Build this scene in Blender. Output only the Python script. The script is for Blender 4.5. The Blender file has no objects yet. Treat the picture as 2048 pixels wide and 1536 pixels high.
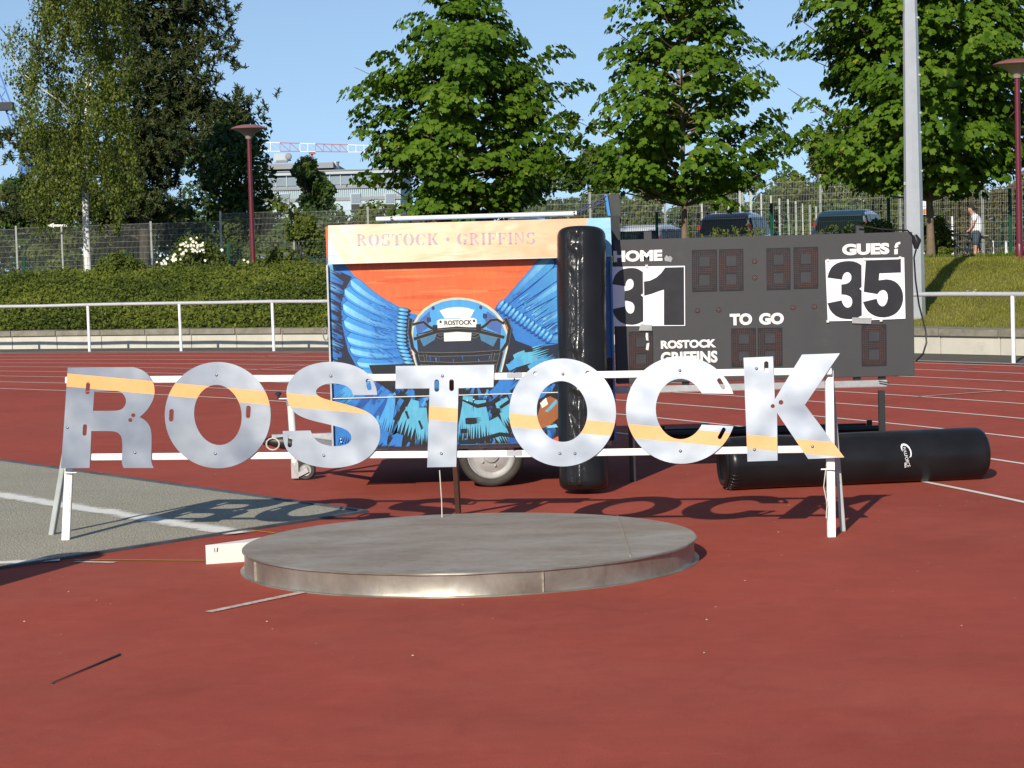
import bpy, bmesh, math, random
import numpy as np
from mathutils import Vector, Matrix
from mathutils.geometry import tessellate_polygon

random.seed(7); np.random.seed(7)
SC = bpy.context.scene
COL = SC.collection
R = math.radians

# ------------------------------------------------------------------ camera
FPX, YH, ROLL, CAMH = 4300.0, 520.0, R(1.6), 1.64      # measured on a 2048 x 1536 picture
PITCH = math.atan((768 - YH) / FPX)
_r0 = Vector((1, 0, 0)); _u0 = Vector((0, math.sin(PITCH), math.cos(PITCH)))
C_F = Vector((0, math.cos(PITCH), -math.sin(PITCH)))
C_R = _r0 * math.cos(ROLL) - _u0 * math.sin(ROLL)
C_U = _r0 * math.sin(ROLL) + _u0 * math.cos(ROLL)
EYE = Vector((0, 0, CAMH))
cam_data = bpy.data.cameras.new('camera'); cam = bpy.data.objects.new('camera', cam_data); COL.objects.link(cam)
cam_data.sensor_width = 36.0; cam_data.lens = FPX / 2048 * 36.0
cam_data.clip_start = 0.1; cam_data.clip_end = 6000
cam.matrix_world = Matrix(((C_R.x, C_U.x, -C_F.x, 0), (C_R.y, C_U.y, -C_F.y, 0), (C_R.z, C_U.z, -C_F.z, CAMH), (0, 0, 0, 1)))
SC.camera = cam

# ------------------------------------------------------------------ daylight
SUN_EL, SUN_AZ = R(27), R(18)            # sun behind the camera, a little to the left
world = bpy.data.worlds.new('World'); SC.world = world; world.use_nodes = True
wn = world.node_tree; bg = wn.nodes['Background']
sky = wn.nodes.new('ShaderNodeTexSky'); sky.sky_type = 'NISHITA'; sky.sun_disc = False
sky.sun_elevation = SUN_EL; sky.sun_rotation = math.pi + SUN_AZ
sky.altitude = 0; sky.air_density = 1.0; sky.dust_density = 0.0; sky.ozone_density = 1.7
# a very clear day: the pale band at the horizon is lifted out of the dome
_tc = wn.nodes.new('ShaderNodeTexCoord'); _mp = wn.nodes.new('ShaderNodeMapping')
_mp.inputs['Scale'].default_value = (1, 1, 0.85); _mp.inputs['Location'].default_value = (0, 0, 0.15)
wn.links.new(_tc.outputs['Generated'], _mp.inputs[0]); wn.links.new(_mp.outputs[0], sky.inputs[0])
wn.links.new(sky.outputs[0], bg.inputs[0]); bg.inputs[1].default_value = 0.125
sl = bpy.data.lights.new('sun', 'SUN'); sun = bpy.data.objects.new('sun', sl); COL.objects.link(sun)
sl.energy = 5.0; sl.angle = R(0.53); sl.color = (1.0, 0.92, 0.79)
_d = Vector((math.sin(SUN_AZ) * math.cos(SUN_EL), math.cos(SUN_AZ) * math.cos(SUN_EL), -math.sin(SUN_EL)))
sun.rotation_euler = _d.to_track_quat('-Z', 'Y').to_euler(); sun.location = (-10, -20, 20)
SC.view_settings.view_transform = 'Standard'; SC.view_settings.look = 'None'
SC.view_settings.exposure = 0.12; SC.view_settings.gamma = 1.0; SC.view_settings.use_curve_mapping = False
SC.cycles.max_bounces = 4; SC.cycles.diffuse_bounces = 3; SC.cycles.glossy_bounces = 2; SC.cycles.transmission_bounces = 2; SC.cycles.transparent_max_bounces = 8

# ------------------------------------------------------------------ measuring helpers (photo measurements -> places)
def ray(x, y):
    return C_F + C_R * ((x - 1024) / FPX) - C_U * ((y - 768) / FPX)
def gp(x, y, z=0.0):                     # a point seen at (x, y) that lies at height z
    d = ray(x, y); return EYE + d * ((z - CAMH) / d.z)
def dp(x, y, D):                         # a point seen at (x, y) that stands D metres in front
    d = ray(x, y); return EYE + d * (D / d.y)

# ------------------------------------------------------------------ object helpers
ORG = {}
def put(o, parent, loc=None):
    COL.objects.link(o)
    if parent is not None:
        o.parent = parent
    return o
def org(parent):
    v = Vector((0, 0, 0))
    while parent is not None:
        v += parent.location; parent = parent.parent
    return v
def tag(o, label=None, cat=None, group=None, kind=None):
    if label: o['label'] = label
    if cat: o['category'] = cat
    if group: o['group'] = group
    if kind: o['kind'] = kind
    return o
def thing(name, label, cat, loc, group=None, rz=0.0):
    o = bpy.data.objects.new(name, None); o.empty_display_size = 0.2
    COL.objects.link(o); o.location = loc; o.rotation_euler.z = rz
    return tag(o, label, cat, group)
def copy_tree(o, parent=None):
    c = o.copy(); COL.objects.link(c); c.parent = parent
    for ch in list(o.children): copy_tree(ch, c)
    return c

class MB:
    """collects shapes and links them as one mesh object"""
    def __init__(s): s.v = []; s.f = []; s.m = []; s.uv = None; s.smooth = False; s.col = None
    def add(s, vs, fs, mi=0):
        b = len(s.v); s.v.extend([tuple(v) for v in vs]); s.f.extend([tuple(i + b for i in f) for f in fs]); s.m.extend([mi] * len(fs)); return s
    def box(s, c, size, rz=0.0, mi=0, M=None):
        hx, hy, hz = size[0] / 2, size[1] / 2, size[2] / 2
        vs = [Vector((x, y, z)) for z in (-hz, hz) for y in (-hy, hy) for x in (-hx, hx)]
        if M is not None: vs = [M @ v for v in vs]
        elif rz: q = Matrix.Rotation(rz, 3, 'Z'); vs = [q @ v for v in vs]
        c = Vector(c); vs = [v + c for v in vs]
        return s.add(vs, [(0, 2, 3, 1), (4, 5, 7, 6), (0, 1, 5, 4), (2, 6, 7, 3), (0, 4, 6, 2), (1, 3, 7, 5)], mi)
    def bar(s, a, b, w, h=None, up=(0, 0, 1), mi=0, w2=None, h2=None):
        a, b = Vector(a), Vector(b); h = h or w; w2 = w2 or w; h2 = h2 or h
        t = (b - a).normalized(); up = Vector(up)
        if abs(t.dot(up)) > 0.98: up = Vector((0, 1, 0))
        x = t.cross(up).normalized(); y = x.cross(t).normalized()
        vs = []
        for p, ww, hh in ((a, w, h), (b, w2, h2)):
            vs += [p - x * ww / 2 - y * hh / 2, p + x * ww / 2 - y * hh / 2, p + x * ww / 2 + y * hh / 2, p - x * ww / 2 + y * hh / 2]
        return s.add(vs, [(3, 2, 1, 0), (4, 5, 6, 7), (0, 1, 5, 4), (1, 2, 6, 5), (2, 3, 7, 6), (3, 0, 4, 7)], mi)
    def tube(s, pts, r, n=8, mi=0, caps=True):
        pts = [Vector(p) for p in pts]; rs = r if isinstance(r, (list, tuple)) else [r] * len(pts)
        vs = []; fs = []; prev = None
        for i, p in enumerate(pts):
            t = (pts[min(i + 1, len(pts) - 1)] - pts[max(i - 1, 0)]).normalized()
            if prev is None:
                ref = Vector((0, 0, 1)) if abs(t.z) < 0.9 else Vector((1, 0, 0)); x = t.cross(ref).normalized()
            else:
                x = (prev - t * prev.dot(t)).normalized()
            prev = x; y = t.cross(x)
            for k in range(n):
                a = 2 * math.pi * k / n; vs.append(p + (x * math.cos(a) + y * math.sin(a)) * rs[i])
        for i in range(len(pts) - 1):
            for k in range(n):
                a, b = i * n + k, i * n + (k + 1) % n; fs.append((a, b, b + n, a + n))
        if caps:
            fs.append(tuple(range(n - 1, -1, -1))); e = (len(pts) - 1) * n; fs.append(tuple(e + k for k in range(n)))
        return s.add(vs, fs, mi)
    def lathe(s, prof, c, n=24, mi=0, M=None, caps=False):
        c = Vector(c); vs = []; fs = []
        for (r, z) in prof:
            for k in range(n):
                a = 2 * math.pi * k / n; v = Vector((r * math.cos(a), r * math.sin(a), z))
                if M is not None: v = M @ v
                vs.append(c + v)
        for i in range(len(prof) - 1):
            for k in range(n):
                a, b = i * n + k, i * n + (k + 1) % n; fs.append((a, b, b + n, a + n))
        if caps:
            fs.append(tuple(range(n - 1, -1, -1))); e = (len(prof) - 1) * n; fs.append(tuple(e + k for k in range(n)))
        return s.add(vs, fs, mi)
    def plate(s, loops, P, th, mi=0, back=True):
        """loops of 2D points (first outer, others holes); P(u,v,w) -> point; thickness along w"""
        fl = [p for L in loops for p in L]
        tris = tessellate_polygon([[Vector((p[0], p[1], 0)) for p in L] for L in loops])
        n = len(fl)
        # make every front triangle face -w
        tr = []
        for t in tris:
            a, b, c = (fl[i] for i in t)
            ar = (b[0] - a[0]) * (c[1] - a[1]) - (b[1] - a[1]) * (c[0] - a[0])
            tr.append(t if ar > 0 else (t[0], t[2], t[1]))
        vs = [P(p[0], p[1], 0) for p in fl]
        fs = [tuple(t) for t in tr]
        if th:
            vs += [P(p[0], p[1], th) for p in fl]
            if back: fs += [(t[0] + n, t[2] + n, t[1] + n) for t in tr]
            b = 0
            for L in loops:
                k = len(L)
                for i in range(k): fs.append((b + i, b + i + n, b + (i + 1) % k + n, b + (i + 1) % k))
                b += k
            s.uvv = getattr(s, 'uvv', {})
        base = len(s.v)
        s.add(vs, fs, mi)
        if s.uv is not None:
            for i, p in enumerate(fl):
                s.uv[base + i] = (p[0], p[1])
                if th: s.uv[base + n + i] = (p[0], p[1])
        return s
    def build(s, name, mats, parent=None, smooth=None, bevel=0.0, world=True):
        off = org(parent) if (parent is not None and world) else Vector((0, 0, 0))
        me = bpy.data.meshes.new(name)
        me.from_pydata([(v[0] - off.x, v[1] - off.y, v[2] - off.z) for v in s.v], [], s.f)
        mats = mats if isinstance(mats, (list, tuple)) else [mats]
        for m in mats: me.materials.append(m)
        if len(mats) > 1: me.polygons.foreach_set('material_index', s.m)
        if s.uv:
            l = me.uv_layers.new(name='plane')
            for lp in me.loops: l.data[lp.index].uv = s.uv.get(lp.vertex_index, (0, 0))
        if s.col is not None:
            ca = me.color_attributes.new('paint', 'FLOAT_COLOR', 'POINT')
            ca.data.foreach_set('color', [c for q in s.col for c in (q[0], q[1], q[2], 1.0)])
        if bevel:
            bm = bmesh.new(); bm.from_mesh(me); bmesh.ops.remove_doubles(bm, verts=bm.verts, dist=1e-5)
            bmesh.ops.bevel(bm, geom=[e for e in bm.edges if e.is_manifold and e.calc_face_angle(0) > 0.5], offset=bevel, segments=2, affect='EDGES', clamp_overlap=True)
            bm.to_mesh(me); bm.free()
        if smooth is not None:
            me.polygons.foreach_set('use_smooth', [True] * len(me.polygons))
            me.set_sharp_from_angle(angle=R(smooth))
        o = bpy.data.objects.new(name, me)
        return put(o, parent)

# ------------------------------------------------------------------ materials
def nodes_of(name):
    m = bpy.data.materials.new(name); m.use_nodes = True
    nt = m.node_tree; return m, nt, nt.nodes['Principled BSDF']
def N(nt, t, **kw):
    n = nt.nodes.new(t)
    for k, v in kw.items(): setattr(n, k, v)
    return n
def setin(n, **kw):
    for k, v in kw.items(): n.inputs[k.replace('_', ' ')].default_value = v
def rgba(c): return (c[0], c[1], c[2], 1.0)
def noise(nt, co, scale, detail=4.0, rough=0.6, dist=0.0, vec_scale=None):
    n = N(nt, 'ShaderNodeTexNoise'); setin(n, Scale=scale, Detail=detail, Roughness=rough, Distortion=dist)
    if vec_scale:
        mp = N(nt, 'ShaderNodeMapping'); mp.inputs['Scale'].default_value = vec_scale
        nt.links.new(co, mp.inputs[0]); co = mp.outputs[0]
    nt.links.new(co, n.inputs['Vector']); return n.outputs['Fac']
def ramp(nt, fac, stops):
    r = N(nt, 'ShaderNodeValToRGB'); e = r.color_ramp.elements
    while len(e) < len(stops): e.new(0.5)
    for el, (p, c) in zip(e, stops): el.position = p; el.color = rgba(c)
    nt.links.new(fac, r.inputs[0]); return r.outputs[0]
def mixc(nt, fac, a, b, mode='MIX'):
    n = N(nt, 'ShaderNodeMix', data_type='RGBA', blend_type=mode)
    for s_, i in ((fac, 0), (a, 6), (b, 7)):
        if isinstance(s_, (int, float)): n.inputs[i].default_value = s_
        elif isinstance(s_, tuple): n.inputs[i].default_value = rgba(s_)
        else: nt.links.new(s_, n.inputs[i])
    return n.outputs[2]
def bump(nt, p, fac, strength, dist=0.01):
    b = N(nt, 'ShaderNodeBump'); b.inputs['Strength'].default_value = strength; b.inputs['Distance'].default_value = dist
    nt.links.new(fac, b.inputs['Height']); nt.links.new(b.outputs[0], p.inputs['Normal'])
def pmat(name, c, rough=0.6, metal=0.0, var=0.25, scale=6.0, bmp=0.0, bscale=60.0, spec=0.5, coat=0.0, dirt=None, rvar=0.0):
    m, nt, p = nodes_of(name)
    tc = N(nt, 'ShaderNodeTexCoord').outputs['Object']
    n1 = noise(nt, tc, scale, 6, 0.65)
    lo = tuple(max(0, x * (1 - var)) for x in c); hi = tuple(min(1, x * (1 + var)) for x in c)
    colr = ramp(nt, n1, [(0.25, lo), (0.75, hi)])
    if dirt:
        n2 = noise(nt, tc, scale * 0.55, 8, 0.75)
        k = ramp(nt, n2, [(0.56, (0, 0, 0)), (0.74, (0.8, 0.8, 0.8))]); colr = mixc(nt, k, colr, dirt)
    nt.links.new(colr, p.inputs['Base Color'])
    setin(p, Roughness=rough, Metallic=metal); p.inputs['Specular IOR Level'].default_value = spec; p.inputs['Coat Weight'].default_value = coat
    if rvar:
        rr = N(nt, 'ShaderNodeMapRange'); setin(rr, From_Min=0.3, From_Max=0.7, To_Min=max(0.02, rough - rvar), To_Max=rough + rvar)
        nt.links.new(noise(nt, tc, scale * 1.7, 5), rr.inputs[0]); nt.links.new(rr.outputs[0], p.inputs['Roughness'])
    if bmp: bump(nt, p, noise(nt, tc, bscale, 4), bmp)
    return m
def leafmat(name, cols, trans=0.35, rough=0.45, spec=0.35):
    m, nt, p = nodes_of(name)
    a = N(nt, 'ShaderNodeAttribute'); a.attribute_name = 'rnd'
    k = len(cols); colr = ramp(nt, a.outputs['Fac'], [(i / (k - 1), c) for i, c in enumerate(cols)])
    nt.links.new(colr, p.inputs['Base Color']); setin(p, Roughness=rough); p.inputs['Specular IOR Level'].default_value = spec
    t = N(nt, 'ShaderNodeBsdfTranslucent'); nt.links.new(mixc(nt, 1.0, colr, (1.5, 1.5, 0.55), 'MULTIPLY'), t.inputs[0])
    mx = N(nt, 'ShaderNodeMixShader'); mx.inputs[0].default_value = trans
    out = nt.nodes['Material Output']
    nt.links.new(p.outputs[0], mx.inputs[1]); nt.links.new(t.outputs[0], mx.inputs[2]); nt.links.new(mx.outputs[0], out.inputs[0])
    return m
M = {}
# ================================================================== THE SETTING
CX, CY, R0, LW = -28.976, 5.607, 33.226, 1.22          # centre of the bend, inner lane line, lane width
def pol(r, a, z=0.0): return Vector((CX + r * math.cos(R(a)), CY + r * math.sin(R(a)), z))
def sm(t): t = max(0.0, min(1.0, t)); return t * t * (3 - 2 * t)

def ground_mat(name, c, kind):
    m, nt, p = nodes_of(name); tc = N(nt, 'ShaderNodeTexCoord').outputs['Object']
    if kind == 'tartan':
        big = noise(nt, tc, 0.55, 6, 0.6); mid = noise(nt, tc, 5.0, 8, 0.7, 0.3); fine = noise(nt, tc, 260, 2, 0.5)
        col = ramp(nt, big, [(0.28, tuple(x * 0.74 for x in c)), (0.5, c), (0.74, tuple(x * 1.16 for x in c))])
        col = mixc(nt, ramp(nt, mid, [(0.3, (0, 0, 0)), (0.8, (0.32, 0.32, 0.32))]), col, (c[0] * 1.05, c[1] * 1.5, c[2] * 1.6))
        scuff = noise(nt, tc, 1.6, 9, 0.78, 0.8, (1.0, 3.2, 1.0))
        col = mixc(nt, ramp(nt, scuff, [(0.56, (0, 0, 0)), (0.76, (0.55, 0.55, 0.55))]), col, (0.40, 0.115, 0.075))
        stain = noise(nt, tc, 0.9, 5, 0.6, 0.4)
        col = mixc(nt, ramp(nt, stain, [(0.66, (0, 0, 0)), (0.76, (0.38, 0.38, 0.38))]), col, (0.085, 0.026, 0.02))
        col = mixc(nt, ramp(nt, fine, [(0.35, (0.30, 0.30, 0.30)), (0.62, (0, 0, 0))]), col, (0.09, 0.022, 0.018))
        spk = N(nt, 'ShaderNodeTexVoronoi'); setin(spk, Scale=9.0); nt.links.new(tc, spk.inputs['Vector'])
        col = mixc(nt, ramp(nt, spk.outputs['Distance'], [(0.0, (0.8, 0.8, 0.8)), (0.035, (0, 0, 0))]), col, (0.5, 0.42, 0.34))
        dust = noise(nt, tc, 0.35, 7, 0.7, 0.5)
        col = mixc(nt, ramp(nt, dust, [(0.48, (0, 0, 0)), (0.72, (0.35, 0.35, 0.35))]), col, (0.36, 0.115, 0.075))
        md = noise(nt, tc, 3.6, 9, 0.80, 0.6)
        col = mixc(nt, 1.0, col, ramp(nt, md, [(0.28, (0.80, 0.78, 0.77)), (0.5, (1, 1, 1)), (0.72, (1.15, 1.20, 1.22))]), 'MULTIPLY')
        sc2 = noise(nt, tc, 7.0, 6, 0.72, 1.5, (0.5, 1.6, 1))
        col = mixc(nt, ramp(nt, sc2, [(0.66, (0, 0, 0)), (0.78, (0.45, 0.45, 0.45))]), col, (0.46, 0.20, 0.15))
        gm = noise(nt, tc, 130, 4, 0.75)
        col = mixc(nt, 1.0, col, ramp(nt, gm, [(0.30, (0.72, 0.70, 0.70)), (0.52, (1, 1, 1)), (0.72, (1.25, 1.22, 1.20))]), 'MULTIPLY')
        gr = noise(nt, tc, 700, 2, 0.5)
        col = mixc(nt, ramp(nt, gr, [(0.42, (0, 0, 0)), (0.70, (0.55, 0.55, 0.55))]), col, (0.50, 0.13, 0.085))
        nt.links.new(col, p.inputs['Base Color']); setin(p, Roughness=0.85); p.inputs['Specular IOR Level'].default_value = 0.18
        bump(nt, p, gm, 0.5, 0.004)
    elif kind == 'gravel':
        f = noise(nt, tc, 90, 4, 0.7); b = noise(nt, tc, 1.3, 6, 0.65)
        v = N(nt, 'ShaderNodeTexVoronoi'); setin(v, Scale=70.0); nt.links.new(tc, v.inputs['Vector'])
        col = ramp(nt, f, [(0.25, tuple(x * 0.5 for x in c)), (0.5, c), (0.8, tuple(x * 1.6 for x in c))])
        col = mixc(nt, ramp(nt, b, [(0.3, (0, 0, 0)), (0.8, (0.4, 0.4, 0.4))]), col, (c[0] * 0.62, c[1] * 0.62, c[2] * 0.58))
        v2 = N(nt, 'ShaderNodeTexVoronoi'); setin(v2, Scale=16.0); nt.links.new(tc, v2.inputs['Vector'])
        col = mixc(nt, ramp(nt, v2.outputs['Distance'], [(0.0, (0.9, 0.9, 0.9)), (0.09, (0, 0, 0))]), col, (0.55, 0.5, 0.4))
        nt.links.new(col, p.inputs['Base Color']); setin(p, Roughness=0.95); p.inputs['Specular IOR Level'].default_value = 0.1
        bump(nt, p, v.outputs['Distance'], 0.8, 0.008)
    else:
        f = noise(nt, tc, 30, 6, 0.7); b = noise(nt, tc, 0.6, 6, 0.7)
        col = ramp(nt, b, [(0.3, tuple(x * 0.65 for x in c)), (0.7, tuple(x * 1.25 for x in c))])
        col = mixc(nt, ramp(nt, f, [(0.35, (0.45, 0.45, 0.45)), (0.65, (0, 0, 0))]), col, tuple(x * 0.45 for x in c))
        nt.links.new(col, p.inputs['Base Color']); setin(p, Roughness=0.95); p.inputs['Specular IOR Level'].default_value = 0.15
        bump(nt, p, f, 0.6, 0.01)
    return m
M['tartan'] = ground_mat('tartan', (0.355, 0.057, 0.033), 'tartan')
M['gravel'] = ground_mat('gravel', (0.38, 0.350, 0.275), 'gravel')
M['asphalt'] = ground_mat('asphalt', (0.135, 0.125, 0.105), 'gravel')
M['soil'] = ground_mat('soil', (0.045, 0.055, 0.02), 'soil')
M['turf'] = ground_mat('turf', (0.19, 0.18, 0.045), 'soil')
M['land'] = ground_mat('land', (0.07, 0.08, 0.035), 'soil')

def worn_paint(name, c, wear=0.5, scale=18.0, stretch=None, under=None):
    """paint that lets the surface below show through where it is worn"""
    m, nt, p = nodes_of(name); tc = N(nt, 'ShaderNodeTexCoord').outputs['Object']
    k = N(nt, 'ShaderNodeMath', operation='ADD')
    nt.links.new(noise(nt, tc, scale, 8, 0.75, 0.2, stretch), k.inputs[0]); nt.links.new(noise(nt, tc, scale * 9, 3, 0.6), k.inputs[1])
    sc = N(nt, 'ShaderNodeMath', operation='MULTIPLY'); sc.inputs[1].default_value = 0.5; nt.links.new(k.outputs[0], sc.inputs[0])
    msk = ramp(nt, sc.outputs[0], [(wear, (1, 1, 1)), (wear + 0.10, (0, 0, 0))])
    nt.links.new(mixc(nt, msk, under, c), p.inputs['Base Color'])
    setin(p, Roughness=0.8); p.inputs['Specular IOR Level'].default_value = 0.2
    return m
M['line'] = worn_paint('line_paint', (0.72, 0.69, 0.62), 0.60, 10.0, None, (0.36, 0.20, 0.16))
M['line_worn'] = worn_paint('line_paint_worn', (0.62, 0.54, 0.47), 0.485, 30.0, None, (0.28, 0.09, 0.07))
M['yellow'] = worn_paint('yellow_paint', (0.50, 0.26, 0.03), 0.53, 24.0, None, (0.24, 0.06, 0.04))

def sheet(name, poly, z, mat, parent=None):
    mb = MB(); tr = tessellate_polygon([[Vector((p[0], p[1], 0)) for p in poly]])
    fs = []
    for t in tr:
        a, b, c = (poly[i] for i in t)
        fs.append(tuple(t) if (b[0] - a[0]) * (c[1] - a[1]) - (b[1] - a[1]) * (c[0] - a[0]) > 0 else (t[0], t[2], t[1]))
    mb.add([(p[0], p[1], z) for p in poly], fs)
    return mb.build(name, mat, parent)
def ring(name, r0, r1, a0, a1, z, mat, n=90, parent=None):
    mb = MB(); vs = []; fs = []
    for i in range(n + 1):
        a = a0 + (a1 - a0) * i / n; vs += [pol(r0, a, z), pol(r1, a, z)]
    for i in range(n): fs.append((2 * i, 2 * i + 1, 2 * i + 3, 2 * i + 2))
    mb.add(vs, fs); return mb.build(name, mat, parent)

# ground to the horizon, the red track disc, asphalt path outside it
tag(sheet('ground', [(-2500, -600), (2500, -600), (2500, 4500), (-2500, 4500)], -0.06, M['land']), kind='structure')
track = tag(sheet('running_track', [tuple(pol(43.25, a)[:2]) for a in range(0, 360, 2)], 0.0, M['tartan']), kind='structure')
path = tag(ring('asphalt_path', 43.1, 45.45, -20, 110, -0.006, M['asphalt']), kind='structure')
tag(ring('kerb_strip', 43.25, 43.40, -20, 110, 0.012, pmat('kerb_concrete', (0.33, 0.31, 0.27), 0.9, var=0.3, scale=5)), kind='structure')
for k in range(9):
    r = R0 + LW * k
    tag(ring('lane_line', r - 0.025, r + 0.025, -15, 100, 0.004, M['line'], 120), kind='structure')
def stripe(name, a, b, w, mat, z=0.004, n=1):
    a = Vector(a); b = Vector(b); t = (b - a); t.z = 0; t.normalize(); x = Vector((-t.y, t.x, 0)) * w / 2
    return tag(sheet(name, [tuple((a - x)[:2]), tuple((b - x)[:2]), tuple((b + x)[:2]), tuple((a + x)[:2])], z, mat), kind='structure')
# slanting marks between lane lines
stripe('lane_mark', gp(1838, 794), gp(2010, 782), 0.05, M['line_worn'], 0.0075)
stripe('lane_mark', gp(1895, 740.5), gp(1965, 735.5), 0.05, pmat('violet_mark', (0.33, 0.20, 0.30), 0.8), 0.0075)
stripe('lane_mark', gp(525, 713.5), gp(610, 706.5), 0.05, M['line_worn'], 0.0075)
stripe('lane_mark', gp(500, 741), gp(610, 731.5), 0.05, M['line_worn'], 0.0075)

# gravel landing sector of the shot put, its edging and chalk lines
AP = Vector((-0.99, 14.15, 0)); A1 = Vector((-4.52, 18.86, 0)); A2 = Vector((-2.88, 11.91, 0))
far1 = AP + (A1 - AP) * 4.2; far2 = AP + (A2 - AP) * 7.0
tag(sheet('gravel_sector', [tuple(AP[:2]), tuple(far1[:2]), (-26, 24), tuple(far2[:2])], 0.004, M['gravel']), kind='structure')
M['edging'] = pmat('edging_metal', (0.09, 0.10, 0.11), 0.6, 0.3, var=0.4, scale=4)
for q in (far1, far2):
    e = MB().bar(AP + Vector((0, 0, 0.006)), q + Vector((0, 0, 0.006)), 0.035, 0.02); tag(e.build('sector_edging', M['edging']), kind='structure')
def chalk_mat():
    m, nt, p = nodes_of('chalk'); uv = N(nt, 'ShaderNodeUVMap'); uv.uv_map = 'plane'
    tc = N(nt, 'ShaderNodeTexCoord').outputs['Object']
    sx = N(nt, 'ShaderNodeSeparateXYZ'); nt.links.new(uv.outputs[0], sx.inputs[0])
    ab = N(nt, 'ShaderNodeMath', operation='ABSOLUTE'); nt.links.new(sx.outputs[1], ab.inputs[0])
    n1 = noise(nt, tc, 40, 6, 0.75); n2 = noise(nt, tc, 4, 4, 0.6)
    ad = N(nt, 'ShaderNodeMath', operation='ADD'); nt.links.new(n1, ad.inputs[0]); nt.links.new(n2, ad.inputs[1])
    s = N(nt, 'ShaderNodeMath', operation='MULTIPLY_ADD'); s.inputs[1].default_value = 0.9; s.inputs[2].default_value = -0.62
    nt.links.new(ad.outputs[0], s.inputs[0])
    d = N(nt, 'ShaderNodeMath', operation='ADD'); nt.links.new(ab.outputs[0], d.inputs[0]); nt.links.new(s.outputs[0], d.inputs[1])
    k = ramp(nt, d.outputs[0], [(0.55, (1, 1, 1)), (0.90, (0, 0, 0))])
    nt.links.new(mixc(nt, ramp(nt, n1, [(0.3, (0, 0, 0)), (0.7, (1, 1, 1))]), (0.66, 0.64, 0.57), (0.82, 0.80, 0.73)), p.inputs['Base Color'])
    setin(p, Roughness=1.0); nt.links.new(k, p.inputs['Alpha']); return m
M['chalk'] = chalk_mat()
def chalk(a, b, w):
    a, b = Vector(a), Vector(b); t = (b - a).normalized(); x = Vector((-t.y, t.x, 0)) * w
    mb = MB(); mb.add([a - x, b - x, b + x, a + x], [(0, 1, 2, 3)]); mb.v = [(v[0], v[1], 0.0095) for v in mb.v]
    mb.uv = {0: (0, -1), 1: (1, -1), 2: (1, 1), 3: (0, 1)}
    tag(mb.build('chalk_line', M['chalk']), kind='structure')
chalk(gp(480, 1069), gp(480, 1069) + (gp(0, 992) - gp(480, 1069)) * 3.0, 0.20)
chalk(gp(120, 1122), gp(120, 1122) + (gp(0, 1128) - gp(120, 1122)) * 9.0, 0.13)
stripe('sector_line', gp(150, 1120.5), gp(412, 1122), 0.028, M['yellow'])
stripe('sector_line', gp(150, 1124), gp(230, 1126), 0.05, M['line_worn'])
stripe('sector_line', gp(490, 1060), gp(550, 1067), 0.028, M['yellow'])
stripe('throwing_line', gp(417, 1225), gp(612, 1184), 0.05, M['line_worn'])

# retaining wall: concrete panels and coping slabs
wall = thing('retaining_wall', 'low pale concrete retaining wall with grey coping behind the handrail', 'wall', pol(45.6, 50))
M['concrete'] = pmat('wall_concrete', (0.52, 0.49, 0.41), 0.9, var=0.12, scale=2.2, bmp=0.2, bscale=40, dirt=(0.36, 0.34, 0.29))
M['coping'] = pmat('coping_concrete', (0.21, 0.19, 0.145), 0.95, var=0.4, scale=5, bmp=0.6, bscale=50, dirt=(0.10, 0.10, 0.06))
a = 26.0; k = 0
while a < 78:
    da = 1.5; g = 0.012
    for nm, r0, r1, z0, z1, mt in (('wall_panel', 45.27, 45.50, -0.05, 0.275, 'concrete'), ('coping_slab', 45.22 + random.uniform(-.006, .006), 45.86, 0.277, 0.385 + random.uniform(-.008, .008), 'coping')):
        mb = MB(); vs = []
        for rr in (r0, r1):
            for aa in (a + g, a + da / 2, a + da - g):
                vs += [pol(rr, aa, z0), pol(rr, aa, z1)]
        # 0..5 inner (a0 z0,z1 ; mid ; a1), 6..11 outer
        fs = [(0, 1, 3, 2), (2, 3, 5, 4), (6, 8, 9, 7), (8, 10, 11, 9), (1, 7, 9, 3), (3, 9, 11, 5), (0, 6, 7, 1), (4, 5, 11, 10)]
        mb.add(vs, fs); mb.build(nm, M[mt], wall)
    a += da; k += 1

# terrain behind the wall
def crest(a): return 1.40 + 0.10 * sm((a - 40) / 20)
def plateau(x, y):
    t = max(-0.27, min(0.27, x / max(y, 1))); return 0.95 + 1.5 * t
def terr(r, a):
    if r <= 45.8: return 0.33
    p = pol(r, a)
    if r < 52.6:
        t = (r - 45.8) / 6.8; return 0.35 + (crest(a) - 0.35) * (0.55 * math.sin(t * math.pi / 2) + 0.45 * t) + 0.02 * math.sin(a * 3.1 + r)
    return crest(a) + (plateau(p.x, p.y) - crest(a)) * sm((r - 52.6) / 4.5)
def terrain(name, rs, a0, a1, n, mat):
    mb = MB(); vs = [pol(r, a0 + (a1 - a0) * i / n, terr(r, a0 + (a1 - a0) * i / n)) for r in rs for i in range(n + 1)]
    fs = [(j * (n + 1) + i, (j + 1) * (n + 1) + i, (j + 1) * (n + 1) + i + 1, j * (n + 1) + i + 1) for j in range(len(rs) - 1) for i in range(n)]
    fs = [f[::-1] for f in fs]
    mb.add(vs, [f[::-1] for f in fs]); o = mb.build(name, mat, smooth=60); return tag(o, kind='structure')
rs = [45.8 + 0.34 * i for i in range(21)] + [53.2, 54, 55, 56.2]
terrain('planted_bank', rs, 46.5, 110, 95, M['soil'])
terrain('grass_slope', rs, -20, 46.5, 100, M['turf'])
terrain('car_park', [56.2, 58, 61, 66, 75, 90, 120, 180, 300, 700], -20, 110, 120, ground_mat('car_park', (0.15, 0.14, 0.12), 'gravel'))

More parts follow.
